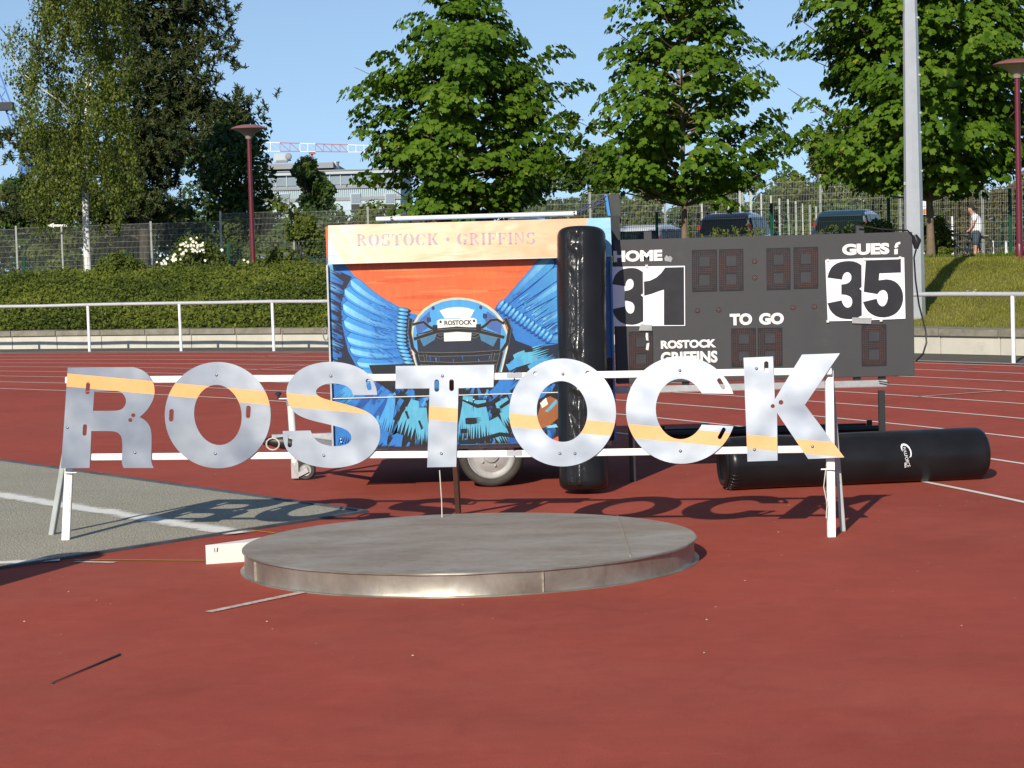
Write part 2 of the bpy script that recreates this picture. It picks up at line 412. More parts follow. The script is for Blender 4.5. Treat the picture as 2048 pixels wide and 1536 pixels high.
# ------------------------------------------------------------------ foliage engine
LEAFV = {
    'quad': np.array([(0, -.5, 0), (.32, 0, .05), (0, .5, 0), (-.32, 0, .05)]),
    'maple': np.array([(0, -.40, 0), (.30, -.34, -.02), (.46, -.16, -.05), (.42, .02, -.02), (.48, .24, -.10), (.22, .30, -.02), (0, .56, -.14), (-.22, .30, -.02), (-.48, .24, -.10), (-.42, .02, -.02), (-.46, -.16, -.05), (-.30, -.34, -.02)]),
    'needle': np.array([(-.045, 0, 0), (.045, 0, 0), (.02, 1, 0), (-.02, 1, 0)]),
}
def leaf_mesh(name, pos, nrm, size, kind, mat, parent, spin=None, rnd=None, aspect=1.0, smooth=False):
    """pos, nrm: (n,3) arrays; every leaf a small face of the chosen outline"""
    L = LEAFV[kind]; k = len(L); n = len(pos); off = np.array(org(parent)) if parent is not None else 0
    nrm = nrm / np.linalg.norm(nrm, axis=1)[:, None]
    if spin is None: spin = np.random.normal(0, 1, (n, 3))
    y = spin - (spin * nrm).sum(1)[:, None] * nrm; y /= np.linalg.norm(y, axis=1)[:, None] + 1e-9
    x = np.cross(y, nrm); s = size[:, None, None]
    P = pos[:, None, :] + (x[:, None, :] * (L[None, :, 0, None] * aspect) + y[:, None, :] * L[None, :, 1, None] + nrm[:, None, :] * L[None, :, 2, None]) * s
    V = (P - off).reshape(-1, 3)
    me = bpy.data.meshes.new(name)
    me.vertices.add(n * k); me.vertices.foreach_set('co', V.astype(np.float32).ravel())
    me.loops.add(n * k); me.loops.foreach_set('vertex_index', np.arange(n * k, dtype=np.int32))
    me.polygons.add(n); me.polygons.foreach_set('loop_start', np.arange(0, n * k, k, dtype=np.int32)); me.polygons.foreach_set('loop_total', np.full(n, k, dtype=np.int32))
    at = me.attributes.new('rnd', 'FLOAT', 'FACE')
    if rnd is None: rnd = np.random.rand(n)
    at.data.foreach_set('value', np.clip(rnd, 0, 1).astype(np.float32))
    me.materials.append(mat); me.update(calc_edges=True); me.validate()
    o = bpy.data.objects.new(name, me); return put(o, parent)
def cloud(centers, radii, n_per, flat=0.6, shell=0.55):
    """points on and in ellipsoid clumps, with outward normals"""
    ps = []; ns = []; cl = []
    for i, (c, r, n) in enumerate(zip(centers, radii, n_per)):
        d = np.random.normal(0, 1, (n, 3)); d /= np.linalg.norm(d, axis=1)[:, None]
        rad = (shell + (1 - shell) * np.random.rand(n)) ** 0.6
        q = d * rad[:, None] * np.array([r, r, r * flat]); ps.append(np.array(c) + q); ns.append(d); cl.append(np.full(n, np.random.rand()))
    return np.vstack(ps), np.vstack(ns), np.concatenate(cl)

# ground cover on the planted bank (nobody could count it)
M['cover'] = leafmat('cover_leaves', [(0.016, 0.028, 0.004), (0.056, 0.080, 0.008), (0.112, 0.140, 0.015), (0.170, 0.180, 0.028)], 0.25, 0.6, 0.2)
def ground_cover():
    nc = 17500
    a = np.random.uniform(41.0, 72, nc); r = 45.75 + 7.6 * np.random.rand(nc) ** 1.0
    xx = CX + r * np.cos(np.radians(a)); yy = CY + r * np.sin(np.radians(a)); ok = xx < 0.172 * yy + 0.25 * np.sin(r * 2.1); a = a[ok]; r = r[ok]; nc = len(a)
    z = np.array([terr(rr, aa) for rr, aa in zip(r, a)])
    hgt = 0.10 + 0.14 * np.random.rand(nc) ** 2 + 0.09 * np.sin(a * 5.3 + 2 * np.sin(r * 1.3)) * np.sin(r * 3.1 + a)
    hgt = np.where(r < 46.2, hgt * 0.6, hgt)
    c = np.c_[CX + r * np.cos(np.radians(a)), CY + r * np.sin(np.radians(a)), z]
    m = 9
    d = np.random.normal(0, 1, (nc, m, 3)) * np.array([0.13, 0.13, 0.035])
    P = (c[:, None, :] + d); P[:, :, 2] += hgt[:, None] * np.random.rand(nc, m) ** 0.5
    nr = np.random.normal(0, 0.45, (nc, m, 3)) + np.array([-0.25, -0.45, 0.8])
    patch = 0.5 + 0.22 * np.sin(c[:, 0] * 1.1 + c[:, 1] * 0.4) * np.sin(c[:, 1] * 0.9) + 0.14 * np.random.randn(nc)
    rnd = (patch[:, None] + np.random.normal(0, 0.16, (nc, m))).ravel()
    tag(leaf_mesh('ground_cover', P.reshape(-1, 3), nr.reshape(-1, 3), np.random.uniform(0.055, 0.105, nc * m), 'quad', M['cover'], None, rnd=rnd), 'low dark green ground cover shrubs covering the bank behind the wall', 'ground cover', kind='stuff')
ground_cover()
M['grass'] = leafmat('grass_blades', [(0.095, 0.115, 0.014), (0.20, 0.20, 0.030), (0.29, 0.27, 0.065)], 0.3, 0.6, 0.15)
M['tallgrass'] = leafmat('tall_grass_blades', [(0.05, 0.085, 0.012), (0.10, 0.15, 0.02), (0.17, 0.19, 0.04)], 0.3, 0.6, 0.15)
def grass(name, label, n, a0, a1, r0, r1, h, mat=None):
    a = np.random.uniform(a0, a1, n); r = np.random.uniform(r0, r1, n); xx = CX + r * np.cos(np.radians(a)); yy = CY + r * np.sin(np.radians(a)); ok = xx > 0.165 * yy; a = a[ok]; r = r[ok]; n = len(a); z = np.array([terr(rr, aa) for rr, aa in zip(r, a)])
    P = np.c_[CX + r * np.cos(np.radians(a)), CY + r * np.sin(np.radians(a)), z - 0.005]
    up = np.random.normal(0, 0.38, (n, 3)); up[:, 2] = 1
    nr = np.cross(up, np.random.normal(0, 1, (n, 3)))
    rnd = 0.5 + 0.25 * np.sin(P[:, 0] * 2.0) * np.sin(P[:, 1] * 1.3) + np.random.normal(0, 0.22, n)
    tag(leaf_mesh(name, P, nr, np.random.uniform(0.5, 1.2, n) * h, 'needle', mat or M['grass'], None, spin=up, rnd=rnd, aspect=3.2), label, 'grass', kind='stuff')
grass('grass', 'short dry mown grass on the slope behind the wall', 90000, 31, 47, 45.85, 54.0, 0.05)
grass('tall_grass', 'taller unmown green grass along the top of the slope', 11000, 33, 46, 53.5, 56.5, 0.13, M['tallgrass'])
M['petal'] = pmat('petal', (0.75, 0.74, 0.66), 0.7, var=0.1)
def daisies():
    mb = MB()
    for (x, y) in [(1935, 582), (1941, 585), (1948, 583), (1955, 585), (1962, 587), (1963, 638), (1966, 641), (2038, 640), (2043, 636), (2046, 642), (1938, 588), (1951, 580)]:
        d = ray(x, y); t = 36.0
        for _ in range(60):
            q = EYE + d * t; rr = math.hypot(q.x - CX, q.y - CY); aa = math.degrees(math.atan2(q.y - CY, q.x - CX))
            if q.z < terr(rr, aa) + 0.05: break
            t += 0.1
        mb.lathe([(0.0, 0.0), (0.022, 0.004), (0.028, 0.0)], q, 7)
    tag(mb.build('daisies', M['petal']), 'small white daisies scattered in the mown grass', 'flowers', kind='stuff')
daisies()

# ------------------------------------------------------------------ handrail round the bend
M['rail'] = pmat('rail_paint', (0.60, 0.62, 0.63), 0.42, 0.35, var=0.10, scale=9, dirt=(0.45, 0.43, 0.40))
M['post_white'] = pmat('post_paint', (0.74, 0.75, 0.76), 0.45, 0.0, var=0.08, scale=9, dirt=(0.55, 0.53, 0.5))
hand = thing('handrail', 'long white tubular handrail curving along the outside of the track', 'handrail', pol(43.62, 50))
angs = [71.57 - 3.106 * i for i in range(15)]
for i, a in enumerate(angs):
    j = random.uniform(-0.012, 0.012)
    MB().tube([pol(43.62, a, -0.02), pol(43.62 + j, a, 0.94)], 0.030, 10).build('post', M['post_white'], hand, smooth=40)
    if i < len(angs) - 1:
        dz = random.uniform(-0.012, 0.012)
        MB().tube([pol(43.62, a, 0.965), pol(43.6, (a + angs[i + 1]) / 2, 0.962 + dz), pol(43.62, angs[i + 1], 0.965)], 0.034, 10).build('rail', M['rail'], hand, smooth=40)
# ================================================================== THE SIGN
M['aluminium'] = None
def alu_mat():
    m, nt, p = nodes_of('letter_aluminium'); uv = N(nt, 'ShaderNodeUVMap'); uv.uv_map = 'plane'
    sx = N(nt, 'ShaderNodeSeparateXYZ'); nt.links.new(uv.outputs[0], sx.inputs[0])
    n1 = noise(nt, uv.outputs[0], 2.2, 4, 0.6, 0.2); n2 = noise(nt, uv.outputs[0], 14, 8, 0.8, 0.6); n3 = noise(nt, uv.outputs[0], 1.9, 2, 0.5)
    base = ramp(nt, n1, [(0.25, (0.120, 0.138, 0.172)), (0.5, (0.150, 0.166, 0.195)), (0.75, (0.185, 0.198, 0.218))])
    base = mixc(nt, ramp(nt, n2, [(0.60, (0, 0, 0)), (0.72, (0.7, 0.7, 0.7))]), base, (0.105, 0.12, 0.16))
    # the tape: v between two straight lines that fall towards the right
    ln = N(nt, 'ShaderNodeMath', operation='MULTIPLY_ADD'); ln.inputs[1].default_value = STRIPE[1]; ln.inputs[2].default_value = STRIPE[0]
    nt.links.new(sx.outputs[0], ln.inputs[0])
    df = N(nt, 'ShaderNodeMath', operation='SUBTRACT'); nt.links.new(sx.outputs[1], df.inputs[0]); nt.links.new(ln.outputs[0], df.inputs[1])
    ab = N(nt, 'ShaderNodeMath', operation='ABSOLUTE'); nt.links.new(df.outputs[0], ab.inputs[0])
    lt = N(nt, 'ShaderNodeMath', operation='LESS_THAN'); lt.inputs[1].default_value = STRIPE[2]; nt.links.new(ab.outputs[0], lt.inputs[0])
    tape = ramp(nt, n2, [(0.3, (0.70, 0.31, 0.10)), (0.7, (0.77, 0.36, 0.13))])
    nt.links.new(mixc(nt, lt.outputs[0], base, tape), p.inputs['Base Color'])
    mt = N(nt, 'ShaderNodeMapRange'); setin(mt, To_Min=0.60, To_Max=0.0); nt.links.new(lt.outputs[0], mt.inputs[0]); nt.links.new(mt.outputs[0], p.inputs['Metallic'])
    rr = N(nt, 'ShaderNodeMapRange'); setin(rr, From_Min=0.3, From_Max=0.7, To_Min=0.29, To_Max=0.32); nt.links.new(n1, rr.inputs[0]); nt.links.new(rr.outputs[0], p.inputs['Roughness'])
    p.inputs['Specular IOR Level'].default_value = 0.3; bump(nt, p, n3, 0.55, 0.02); return m
LEAN = R(9)
SB0 = gp(122, 1084); SB1 = gp(1662, 1077)
S_O = (SB0 + SB1) / 2; S_X = (SB1 - SB0).normalized(); S_H = Vector((-S_X.y, S_X.x, 0))      # along, and level away from the camera
S_V = S_H * math.sin(LEAN) + Vector((0, 0, math.cos(LEAN))); S_N = S_X.cross(S_V)                # up the leaning face, and its normal
if S_N.y > 0: S_N = -S_N
S_W = -S_N
def on_sign(x, y):
    d = ray(x, y); t = (S_O - EYE).dot(S_N) / d.dot(S_N); q = EYE + d * t - S_O
    return (q.dot(S_X), q.dot(S_V))
def P_sign(u, v, w): return S_O + S_X * u + S_V * v + S_W * w
s0, s1 = on_sign(135, 760), on_sign(1660, 898)
_k = (s1[1] - s0[1]) / (s1[0] - s0[0]); STRIPE = (s0[1] - _k * s0[0], _k, 0.0405)
M['aluminium'] = alu_mat()
M['white_wood'] = pmat('white_painted_timber', (0.78, 0.77, 0.73), 0.55, var=0.07, scale=7, bmp=0.15, bscale=30, dirt=(0.58, 0.56, 0.50))
M['grey_wood'] = pmat('grey_painted_timber', (0.36, 0.39, 0.38), 0.7, var=0.2, scale=7)
M['brown_wood'] = pmat('brown_timber', (0.13, 0.075, 0.05), 0.75, var=0.3, scale=9)
M['screw'] = pmat('screw', (0.5, 0.5, 0.52), 0.35, 0.9, var=0.2)
M['cord'] = pmat('cord', (0.55, 0.52, 0.44), 0.8)
sign = thing('letter_sign', 'large brushed metal ROSTOCK letters with orange tape on a white A-frame', 'sign', S_O)

def ell(cx, cy, rx, ry, n=56, a0=0.0, a1=360.0, slant=0.0):
    c = a1 - a0 < 359.9
    m = n if not c else n - 1
    return [(cx + rx * math.cos(R(a0 + (a1 - a0) * i / m)) - slant * math.sin(R(a0 + (a1 - a0) * i / m)) * ry, cy + ry * math.sin(R(a0 + (a1 - a0) * i / m))) for i in range(n)]
def slot(cx, cy, w, h, rot=0.0):
    r = w / 2; pts = []
    for i in range(9): a = math.pi * i / 8; pts.append((r * math.cos(a), h / 2 - r + r * math.sin(a)))
    for i in range(9): a = math.pi + math.pi * i / 8; pts.append((r * math.cos(a), -h / 2 + r + r * math.sin(a)))
    c, s = math.cos(R(rot)), math.sin(R(rot)); return [(cx + x * c - y * s, cy + x * s + y * c) for x, y in pts]
def smooth_loop(pts, corners, it=2):
    """round a traced outline but keep the given corner indices sharp"""
    keep = [i in corners for i in range(len(pts))]
    for _ in range(it):
        out = []; ok = []; n = len(pts)
        for i in range(n):
            p, q = pts[i], pts[(i + 1) % n]
            if keep[i]: out.append(p); ok.append(True)
            else: out.append((p[0] * .75 + q[0] * .25, p[1] * .75 + q[1] * .25)); ok.append(False)
            if not keep[(i + 1) % n]: out.append((p[0] * .25 + q[0] * .75, p[1] * .25 + q[1] * .75)); ok.append(False)
        pts, keep = out, ok
    return pts
def za(L): return [(80 + x * .3418, 700 + y * .3418) for x, y in L]
def zb(L): return [(760 + x * .3418, 680 + y * .3418) for x, y in L]
def zc(L): return [(1400 + x * .3164, 680 + y * .3164) for x, y in L]
def zd(L): return [(1180 + x * .1823, 720 + y * .1823) for x, y in L]
Rr = [(162, 103), (545, 100), (600, 116), (640, 150), (665, 195), (672, 240), (665, 285), (645, 325), (620, 360), (583, 393), (615, 410), (640, 440), (653, 480), (653, 560), (650, 630), (652, 662), (665, 690), (490, 690), (480, 668), (478, 640), (483, 560), (480, 520), (470, 495), (450, 480), (420, 474), (300, 474), (297, 560), (290, 690), (122, 692), (136, 500)]
Rh = [(318, 240), (440, 237), (470, 243), (492, 262), (504, 290), (502, 315), (490, 338), (465, 353), (430, 356), (310, 356)]
Ss = [(1973, 262), (1968, 220), (1945, 170), (1905, 125), (1850, 95), (1780, 75), (1700, 67), (1620, 76), (1550, 98), (1495, 135), (1458, 180), (1441, 230), (1444, 282), (1460, 328), (1490, 367), (1535, 394), (1600, 415), (1700, 438), (1765, 454), (1802, 472), (1823, 500), (1820, 530), (1800, 550), (1760, 562), (1710, 563), (1660, 554), (1625, 537), (1602, 511), (1590, 488), (1583, 471), (1420, 474), (1422, 520), (1432, 562), (1455, 602), (1495, 637), (1550, 664), (1620, 683), (1700, 692), (1780, 686), (1860, 665), (1920, 631), (1962, 585), (1987, 535), (1992, 490), (1986, 440), (1966, 400), (1930, 370), (1880, 345), (1800, 320), (1720, 300), (1660, 285), (1625, 268), (1612, 245), (1625, 221), (1660, 202), (1705, 194), (1760, 199), (1802, 214), (1824, 236), (1832, 264)]
Tt = [(92, 152), (668, 145), (664, 276), (459, 282), (446, 742), (276, 745), (290, 283), (90, 285)]
Kk = [(275, 112), (462, 104), (473, 375), (645, 92), (884, 84), (663, 410), (912, 742), (684, 752), (487, 460), (490, 762), (300, 768)]
def c_arc():
    o = [(1362 + 110 * math.cos(R(t)), 820 + 107.5 * math.sin(R(t))) for t in [-17.5 - (325 / 58) * i for i in range(59)]]
    i_ = [(1361 + 49.5 * math.cos(R(t)), 818 + 60.5 * math.sin(R(t))) for t in [31 + (298 / 40) * i for i in range(41)]]
    return o + i_
letters = [
    ('R', [za(smooth_loop(Rr, {0, 1, 9, 16, 17, 25, 27, 28, 29})), za(smooth_loop(Rh, {0, 9})), za(slot(280, 224, 24, 70, 4)), za(slot(262, 468, 24, 68, 4)), za(ell(546, 382, 12, 12, 14)), za(ell(529, 410, 12, 12, 14))]),
    ('O', [za(ell(1040, 381, 310, 311, 72)), za(ell(1041, 380, 139, 176, 56, slant=-0.05)), za(slot(769, 382, 26, 74, 3)), za(slot(1219, 362, 26, 74, 3))]),
    ('S', [za(smooth_loop(Ss, {0, 29, 30, 59})), za(slot(1923, 202, 26, 68, -12)), za(slot(1463, 535, 26, 70, 4))]),
    ('T', [zb(Tt), zb(slot(332, 267, 28, 72, 0)), zb(slot(419, 264, 28, 70, 0))]),
    ('O', [zb(ell(1068, 424, 313, 316, 72)), zb(ell(1065, 418, 148, 178, 56, slant=-0.03)), zb(ell(909, 195, 12, 12, 14)), zb(ell(1215, 193, 13, 13, 14))]),
    ('C', [c_arc(), zd(slot(1440, 262, 46, 138, -30)), zd(slot(1445, 805, 44, 140, 28))]),
    ('K', [zc(Kk), zc(slot(419, 170, 28, 72, 0)), zc(ell(460, 418, 13, 13, 14)), zc(ell(512, 394, 15, 15, 14))]),
]
for ch, loops in letters:
    mb = MB(); mb.uv = {}
    LP = [[on_sign(*p) for p in L] for L in loops]
    # keep holes wound opposite to the outline
    def area(L): return sum(L[i][0] * L[(i + 1) % len(L)][1] - L[(i + 1) % len(L)][0] * L[i][1] for i in range(len(L)))
    LP = [L if (area(L) > 0) == (i == 0) else L[::-1] for i, L in enumerate(LP)]
    mb.plate(LP, P_sign, 0.006)
    lt = mb.build('letter', M['aluminium'], sign); lt['label'] = 'letter %s cut from sheet metal with orange tape' % ch
    # screws that hold the letter on the rails
    xs = [p[0] for p in loops[0]]; cx = sum(xs) / len(xs)
    for (x, y) in {'R': [(135, 855), (270, 905)], 'O': [], 'S': [(662, 752), (648, 911)], 'T': [(885, 752), (883, 907)], 'C': [(1360, 741), (1361, 902)], 'K': [(1513, 737), (1509, 899), (1625, 893)]}.get(ch, []) + ([(433, 750), (431, 907)] if ch == 'O' and cx < 700 else []) + ([(1126, 748), (1120, 907), (1150, 907)] if ch == 'O' and cx > 700 else []):
        u, v = on_sign(x, y); c = P_sign(u, v, -0.004)
        MB().lathe([(0.0, 0.004), (0.006, 0.003), (0.009, 0.0), (0.009, -0.004)], c, 10, M=Matrix((S_X, S_V, S_N)).transposed()).build('screw', M['screw'], lt, smooth=40)
# rails behind the letters, in lengths that butt together
def on_s(x, y, w): u, v = on_sign(x, y); return P_sign(u, v, w)
for (x0, y0, x1, y1) in [(128, 759.5, 640, 755.5), (641, 755.5, 1027, 751.5), (1029, 751.5, 1663, 741)]:
    MB().bar(on_s(x0, y0, 0.036), on_s(x1, y1, 0.036), 0.042, 0.040, up=S_V).build('rail', M['white_wood'], sign, bevel=0.003)
for (x0, y0, x1, y1) in [(128, 914, 640, 910), (641, 910, 1027, 907), (1029, 907, 1663, 897)]:
    MB().bar(on_s(x0, y0, 0.036), on_s(x1, y1, 0.036), 0.042, 0.040, up=S_V).build('rail', M['white_wood'], sign, bevel=0.003)
for y in (750.5, 906):
    MB().box(on_s(1028, y, 0.012), (0.09, 0.004, 0.03), math.atan2(S_X.y, S_X.x)).build('joint_plate', M['screw'], sign)
# front legs (white) lie in the leaning face, rear legs swing back
MB().bar(on_s(122, 1086, 0.0775), on_s(137, 748, 0.0775), 0.048, 0.040, up=S_V).build('leg', M['white_wood'], sign, bevel=0.003)
MB().bar(on_s(1662, 1080, 0.0775), on_s(1657, 735, 0.0775), 0.046, 0.040, up=S_V).build('leg', M['white_wood'], sign, bevel=0.003)
tl = on_s(140, 752, 0.135); tr = on_s(1660, 745, 0.135); tm = on_s(893, 752, 0.10)
for t, g, m in ((tl, gp(104, 1070), 'grey_wood'), (tr, gp(1686, 1062), 'grey_wood'), (tm, gp(917, 1029), 'brown_wood')):
    g = Vector((g.x, g.y, 0.0)); MB().bar(g, t, 0.050, 0.032, up=S_X).build('rear_leg', M[m], sign, bevel=0.003)
for x, y in ((1655, 938), (137, 945)):
    c = on_s(x, y, 0.04); MB().tube([c - S_X * 0.038, c + S_X * 0.038], 0.0045, 8).build('hinge_bolt', M['screw'], sign)
# hanging cord with a small hook, and cords at the legs
a = on_s(877, 940, 0.03); b = gp(877, 1029); b = Vector((a.x + 0.005, a.y + 0.02, 0.03))
MB().tube([a, a.lerp(b, .5) + Vector((.004, 0, 0)), b], 0.0035, 6).build('cord', M['cord'], sign)
MB().tube([b, b + Vector((0.008, 0, -0.02)), b + Vector((-.006, 0, -.026)), b + Vector((-0.006, 0, 0.012))], 0.004, 6).build('hook', M['screw'], sign)
for x0, y0, x1, y1 in ((1651, 940, 1652, 1036), (139, 950, 136, 1025)):
    p = on_s(x0, y0, 0.02); q = on_s(x1, y1, 0.02)
    MB().tube([p, p.lerp(q, .35) - S_X * 0.012, p.lerp(q, .7) + S_X * 0.006, q], 0.0028, 6).build('cord', M['cord'], sign)

# ================================================================== STEEL COVER OVER THE THROWING CIRCLE
def steel_mat():
    m, nt, p = nodes_of('bare_steel'); tc = N(nt, 'ShaderNodeTexCoord').outputs['Object']
    n1 = noise(nt, tc, 1.5, 6, 0.6, 0.35, (1.0, 2.2, 1.0)); n2 = noise(nt, tc, 9, 8, 0.75, 0.4); n3 = noise(nt, tc, 2.2, 5, 0.6)
    c = ramp(nt, n1, [(0.25, (0.225, 0.178, 0.138)), (0.5, (0.315, 0.275, 0.225)), (0.75, (0.375, 0.355, 0.315))])
    c = mixc(nt, ramp(nt, n2, [(0.5, (0, 0, 0)), (0.75, (0.5, 0.5, 0.5))]), c, (0.22, 0.168, 0.125))
    nt.links.new(c, p.inputs['Base Color']); setin(p, Metallic=0.2)
    rr = N(nt, 'ShaderNodeMapRange'); setin(rr, From_Min=0.3, From_Max=0.7, To_Min=0.50, To_Max=0.72); nt.links.new(n2, rr.inputs[0]); nt.links.new(rr.outputs[0], p.inputs['Roughness'])
    p.inputs['Specular IOR Level'].default_value = 0.2; bump(nt, p, n3, 0.25, 0.03); return m
M['steel'] = steel_mat()
DC = Vector((-0.255, 11.67, 0)); DR = 1.235
lid = thing('circle_cover', 'round grey sheet steel cover lying on the red track', 'cover', DC)
def dented_ring(r_in, r_out, z0, z1, n, amp, seed):
    rnd = random.Random(seed); ph = [(rnd.uniform(3, 26), rnd.uniform(0, 6.3), rnd.uniform(.2, 1)) for _ in range(9)]
    def w(a): return sum(h * math.sin(k * a + p) for k, p, h in ph) / 5 * amp
    return w
w = dented_ring(0, 0, 0, 0, 0, 0.006, 3); NV = 220
mb = MB(); vs = []; fs = []
prof = [(DR - 0.004, 0.122), (DR, 0.119), (DR, 0.112), (DR - 0.012, 0.110), (DR - 0.014, 0.08), (DR - 0.014, 0.02), (DR - 0.012, 0.006), (DR + 0.012, 0.004), (DR + 0.012, 0.0)]
for j, (r, z) in enumerate(prof):
    for i in range(NV):
        a = 2 * math.pi * i / NV; k = (1.0 if 4 <= j <= 6 else 0.35); zz = z + (w(a * 1.7 + 2) * 0.5 if j in (2, 3) else 0) + (max(0, w(a * 1.3)) * 0.8 if j >= 7 and z > 0 else 0)
        vs.append(DC + Vector(((r + w(a + j * .3) * k) * math.cos(a), (r + w(a + j * .3) * k) * math.sin(a), zz)))
for j in range(len(prof) - 1):
    for i in range(NV): a_, b_ = j * NV + i, j * NV + (i + 1) % NV; fs.append((a_, a_ + NV, b_ + NV, b_))
mb.add(vs, fs)
def skirt_mat():
    m, nt, p = nodes_of('skirt_steel'); tc = N(nt, 'ShaderNodeTexCoord').outputs['Object']
    n1 = noise(nt, tc, 3.0, 7, 0.7, 0.4); n2 = noise(nt, tc, 11, 6, 0.7, 0.5, (1, 1, 0.4)); n3 = noise(nt, tc, 2.4, 3, 0.5, 0.6)
    c = ramp(nt, n1, [(0.3, (0.24, 0.215, 0.175)), (0.55, (0.36, 0.335, 0.28)), (0.75, (0.46, 0.44, 0.39))])
    c = mixc(nt, ramp(nt, n2, [(0.55, (0, 0, 0)), (0.75, (0.6, 0.6, 0.6))]), c, (0.20, 0.165, 0.125))
    nt.links.new(c, p.inputs['Base Color']); setin(p, Metallic=0.65)
    rr = N(nt, 'ShaderNodeMapRange'); setin(rr, From_Min=0.3, From_Max=0.7, To_Min=0.36, To_Max=0.50); nt.links.new(n2, rr.inputs[0]); nt.links.new(rr.outputs[0], p.inputs['Roughness'])
    bump(nt, p, n3, 0.22, 0.03); return m
mb.build('skirt', skirt_mat(), lid, smooth=35)
mb = MB(); vs = [DC + Vector((0, 0, 0.128))]; fs = []; RN = [0.25, 0.5, 0.75, 0.95, 1.1, 1.19, DR - 0.004]
for j, r in enumerate(RN):
    for i in range(NV):
        a = 2 * math.pi * i / NV; x, y = r * math.cos(a), r * math.sin(a)
        zz = 0.122 if j == len(RN) - 1 else 0.125 + 0.004 * math.sin(x * 3.1 + 1) * math.cos(y * 2.7) - (0.002 if j == len(RN) - 2 else 0)
        if j == len(RN) - 1: x, y = (r + w(a) * .35) * math.cos(a), (r + w(a) * .35) * math.sin(a)
        vs.append(DC + Vector((x, y, zz)))
for i in range(NV): fs.append((0, 1 + i, 1 + (i + 1) % NV))
for j in range(len(RN) - 1):
    for i in range(NV): a_, b_ = 1 + j * NV + i, 1 + j * NV + (i + 1) % NV; fs.append((a_, a_ + NV, b_ + NV, b_))
mb.add(vs, fs); mb.build('top_plate', M['steel'], lid, smooth=35)
M['weld'] = pmat('weld', (0.34, 0.295, 0.235), 0.55, 0.2, var=0.4, scale=40)
for deg in (-72, 152, 205, 20):
    a = R(deg); MB().box(DC + Vector(((DR - 0.008) * math.cos(a), (DR - 0.008) * math.sin(a), 0.056)), (0.012, 0.008, 0.10), a).build('seam', M['weld'], lid)
for xx in (0.83,):
    h = math.sqrt(1.19 ** 2 - xx ** 2); MB().bar(DC + Vector((xx, -h, 0.1275)), DC + Vector((xx + .02, h, 0.1275)), 0.009, 0.005).build('seam', M['weld'], lid)

# stop board
M['board'] = pmat('stop_board_paint', (0.76, 0.74, 0.68), 0.6, var=0.06, scale=5, dirt=(0.60, 0.57, 0.50))
board = thing('stop_board', 'white curved stop board on the track against the steel cover', 'board', gp(407, 1130))
b0 = gp(407, 1131); mb = MB(); vs = []; fs = []
bx0 = Vector((-1.725, 11.86, 0)); bn = 10
inner = [DC + Vector((1.262 * math.cos(R(t)), 1.262 * math.sin(R(t)), 0)) for t in [168 - (168 - 120) * i / bn for i in range(bn + 1)]]
bx1 = gp(716, 1043, .108); bx1.z = 0; ctr_ = (bx0 + bx1) / 2 + (DC - (bx0 + bx1) / 2).normalized() * .06
outer = [bx0 * (1 - t) ** 2 + ctr_ * 2 * t * (1 - t) + bx1 * t ** 2 for t in [i / bn for i in range(bn + 1)]]
for i in range(bn + 1):
    for q in (outer[i], inner[i]): vs += [Vector((q.x, q.y, 0.001)), Vector((q.x, q.y, 0.108))]
for i in range(bn):
    o = i * 4; fs += [(o, o + 4, o + 5, o + 1), (o + 2, o + 3, o + 7, o + 6), (o + 1, o + 5, o + 7, o + 3)]
fs += [(0, 1, 3, 2), (bn * 4, bn * 4 + 2, bn * 4 + 3, bn * 4 + 1)]
mb.add(vs, [f[::-1] for f in fs]); mb.build('board_body', M['board'], board)
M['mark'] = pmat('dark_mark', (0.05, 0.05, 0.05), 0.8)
c = dp(424, 1102, (bx0.y)) ; end_t = (inner[0] - outer[0]).normalized()
cc = outer[0].lerp(inner[0], 0.20) + Vector((0, 0, 0.078)) - Vector((-end_t.y, end_t.x, 0)) * (0.0015)
MB().bar(cc - Vector((0, 0, 0.012)), cc + Vector((0, 0, 0.012)), 0.004, 0.002, up=end_t).build('mark', M['mark'], board)
MB().bar(cc + end_t * 0.012 - Vector((0, 0, 0.010)), cc + end_t * 0.016 + Vector((0, 0, 0.013)), 0.010, 0.002, up=end_t).build('mark', M['mark'], board)

# dark tapered strip laid on the track in place of a thin cast shadow
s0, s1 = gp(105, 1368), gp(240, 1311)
shadow_rod = thing('shadow_rod', 'thin dark strip in place of a cast shadow on the red track', 'shadow_rod', s0)
MB().tube([s0 + Vector((0, 0, .006)), s1 + Vector((0, 0, .006))], [0.0022, 0.0055], 8).build('streak', M['mark'], shadow_rod)
MB().lathe([(0.0, 0), (0.006, 0.002), (0.007, 0.008), (0.0, 0.011)], s0, 10).build('streak_end', M['mark'], shadow_rod)
# ================================================================== PAINTED TRAILER
TD = 15.4                                                  # distance of its painted side
TX0, TX1, TZ0, TZ1 = -1.300, 0.735, 0.325, 1.915
TDEP = 1.90
trailer = thing('show_trailer', 'box trailer painted with orange sky, blue wings and a football helmet', 'trailer', ((TX0 + TX1) / 2, TD + TDEP / 2, 0))
M['orange'] = pmat('orange_paint', (0.66, 0.105, 0.022), 0.42, var=0.10, scale=2.2)
M['blue_body'] = pmat('blue_body_paint', (0.05, 0.22, 0.50), 0.4, var=0.15, scale=3)
M['dark_inside'] = pmat('dark_inside', (0.03, 0.03, 0.035), 0.7)
M['galv'] = pmat('galvanised_steel', (0.42, 0.43, 0.43), 0.5, 0.65, var=0.2, scale=14, dirt=(0.30, 0.30, 0.29))
M['black_plastic'] = pmat('black_plastic', (0.018, 0.018, 0.019), 0.45, var=0.3, scale=10)
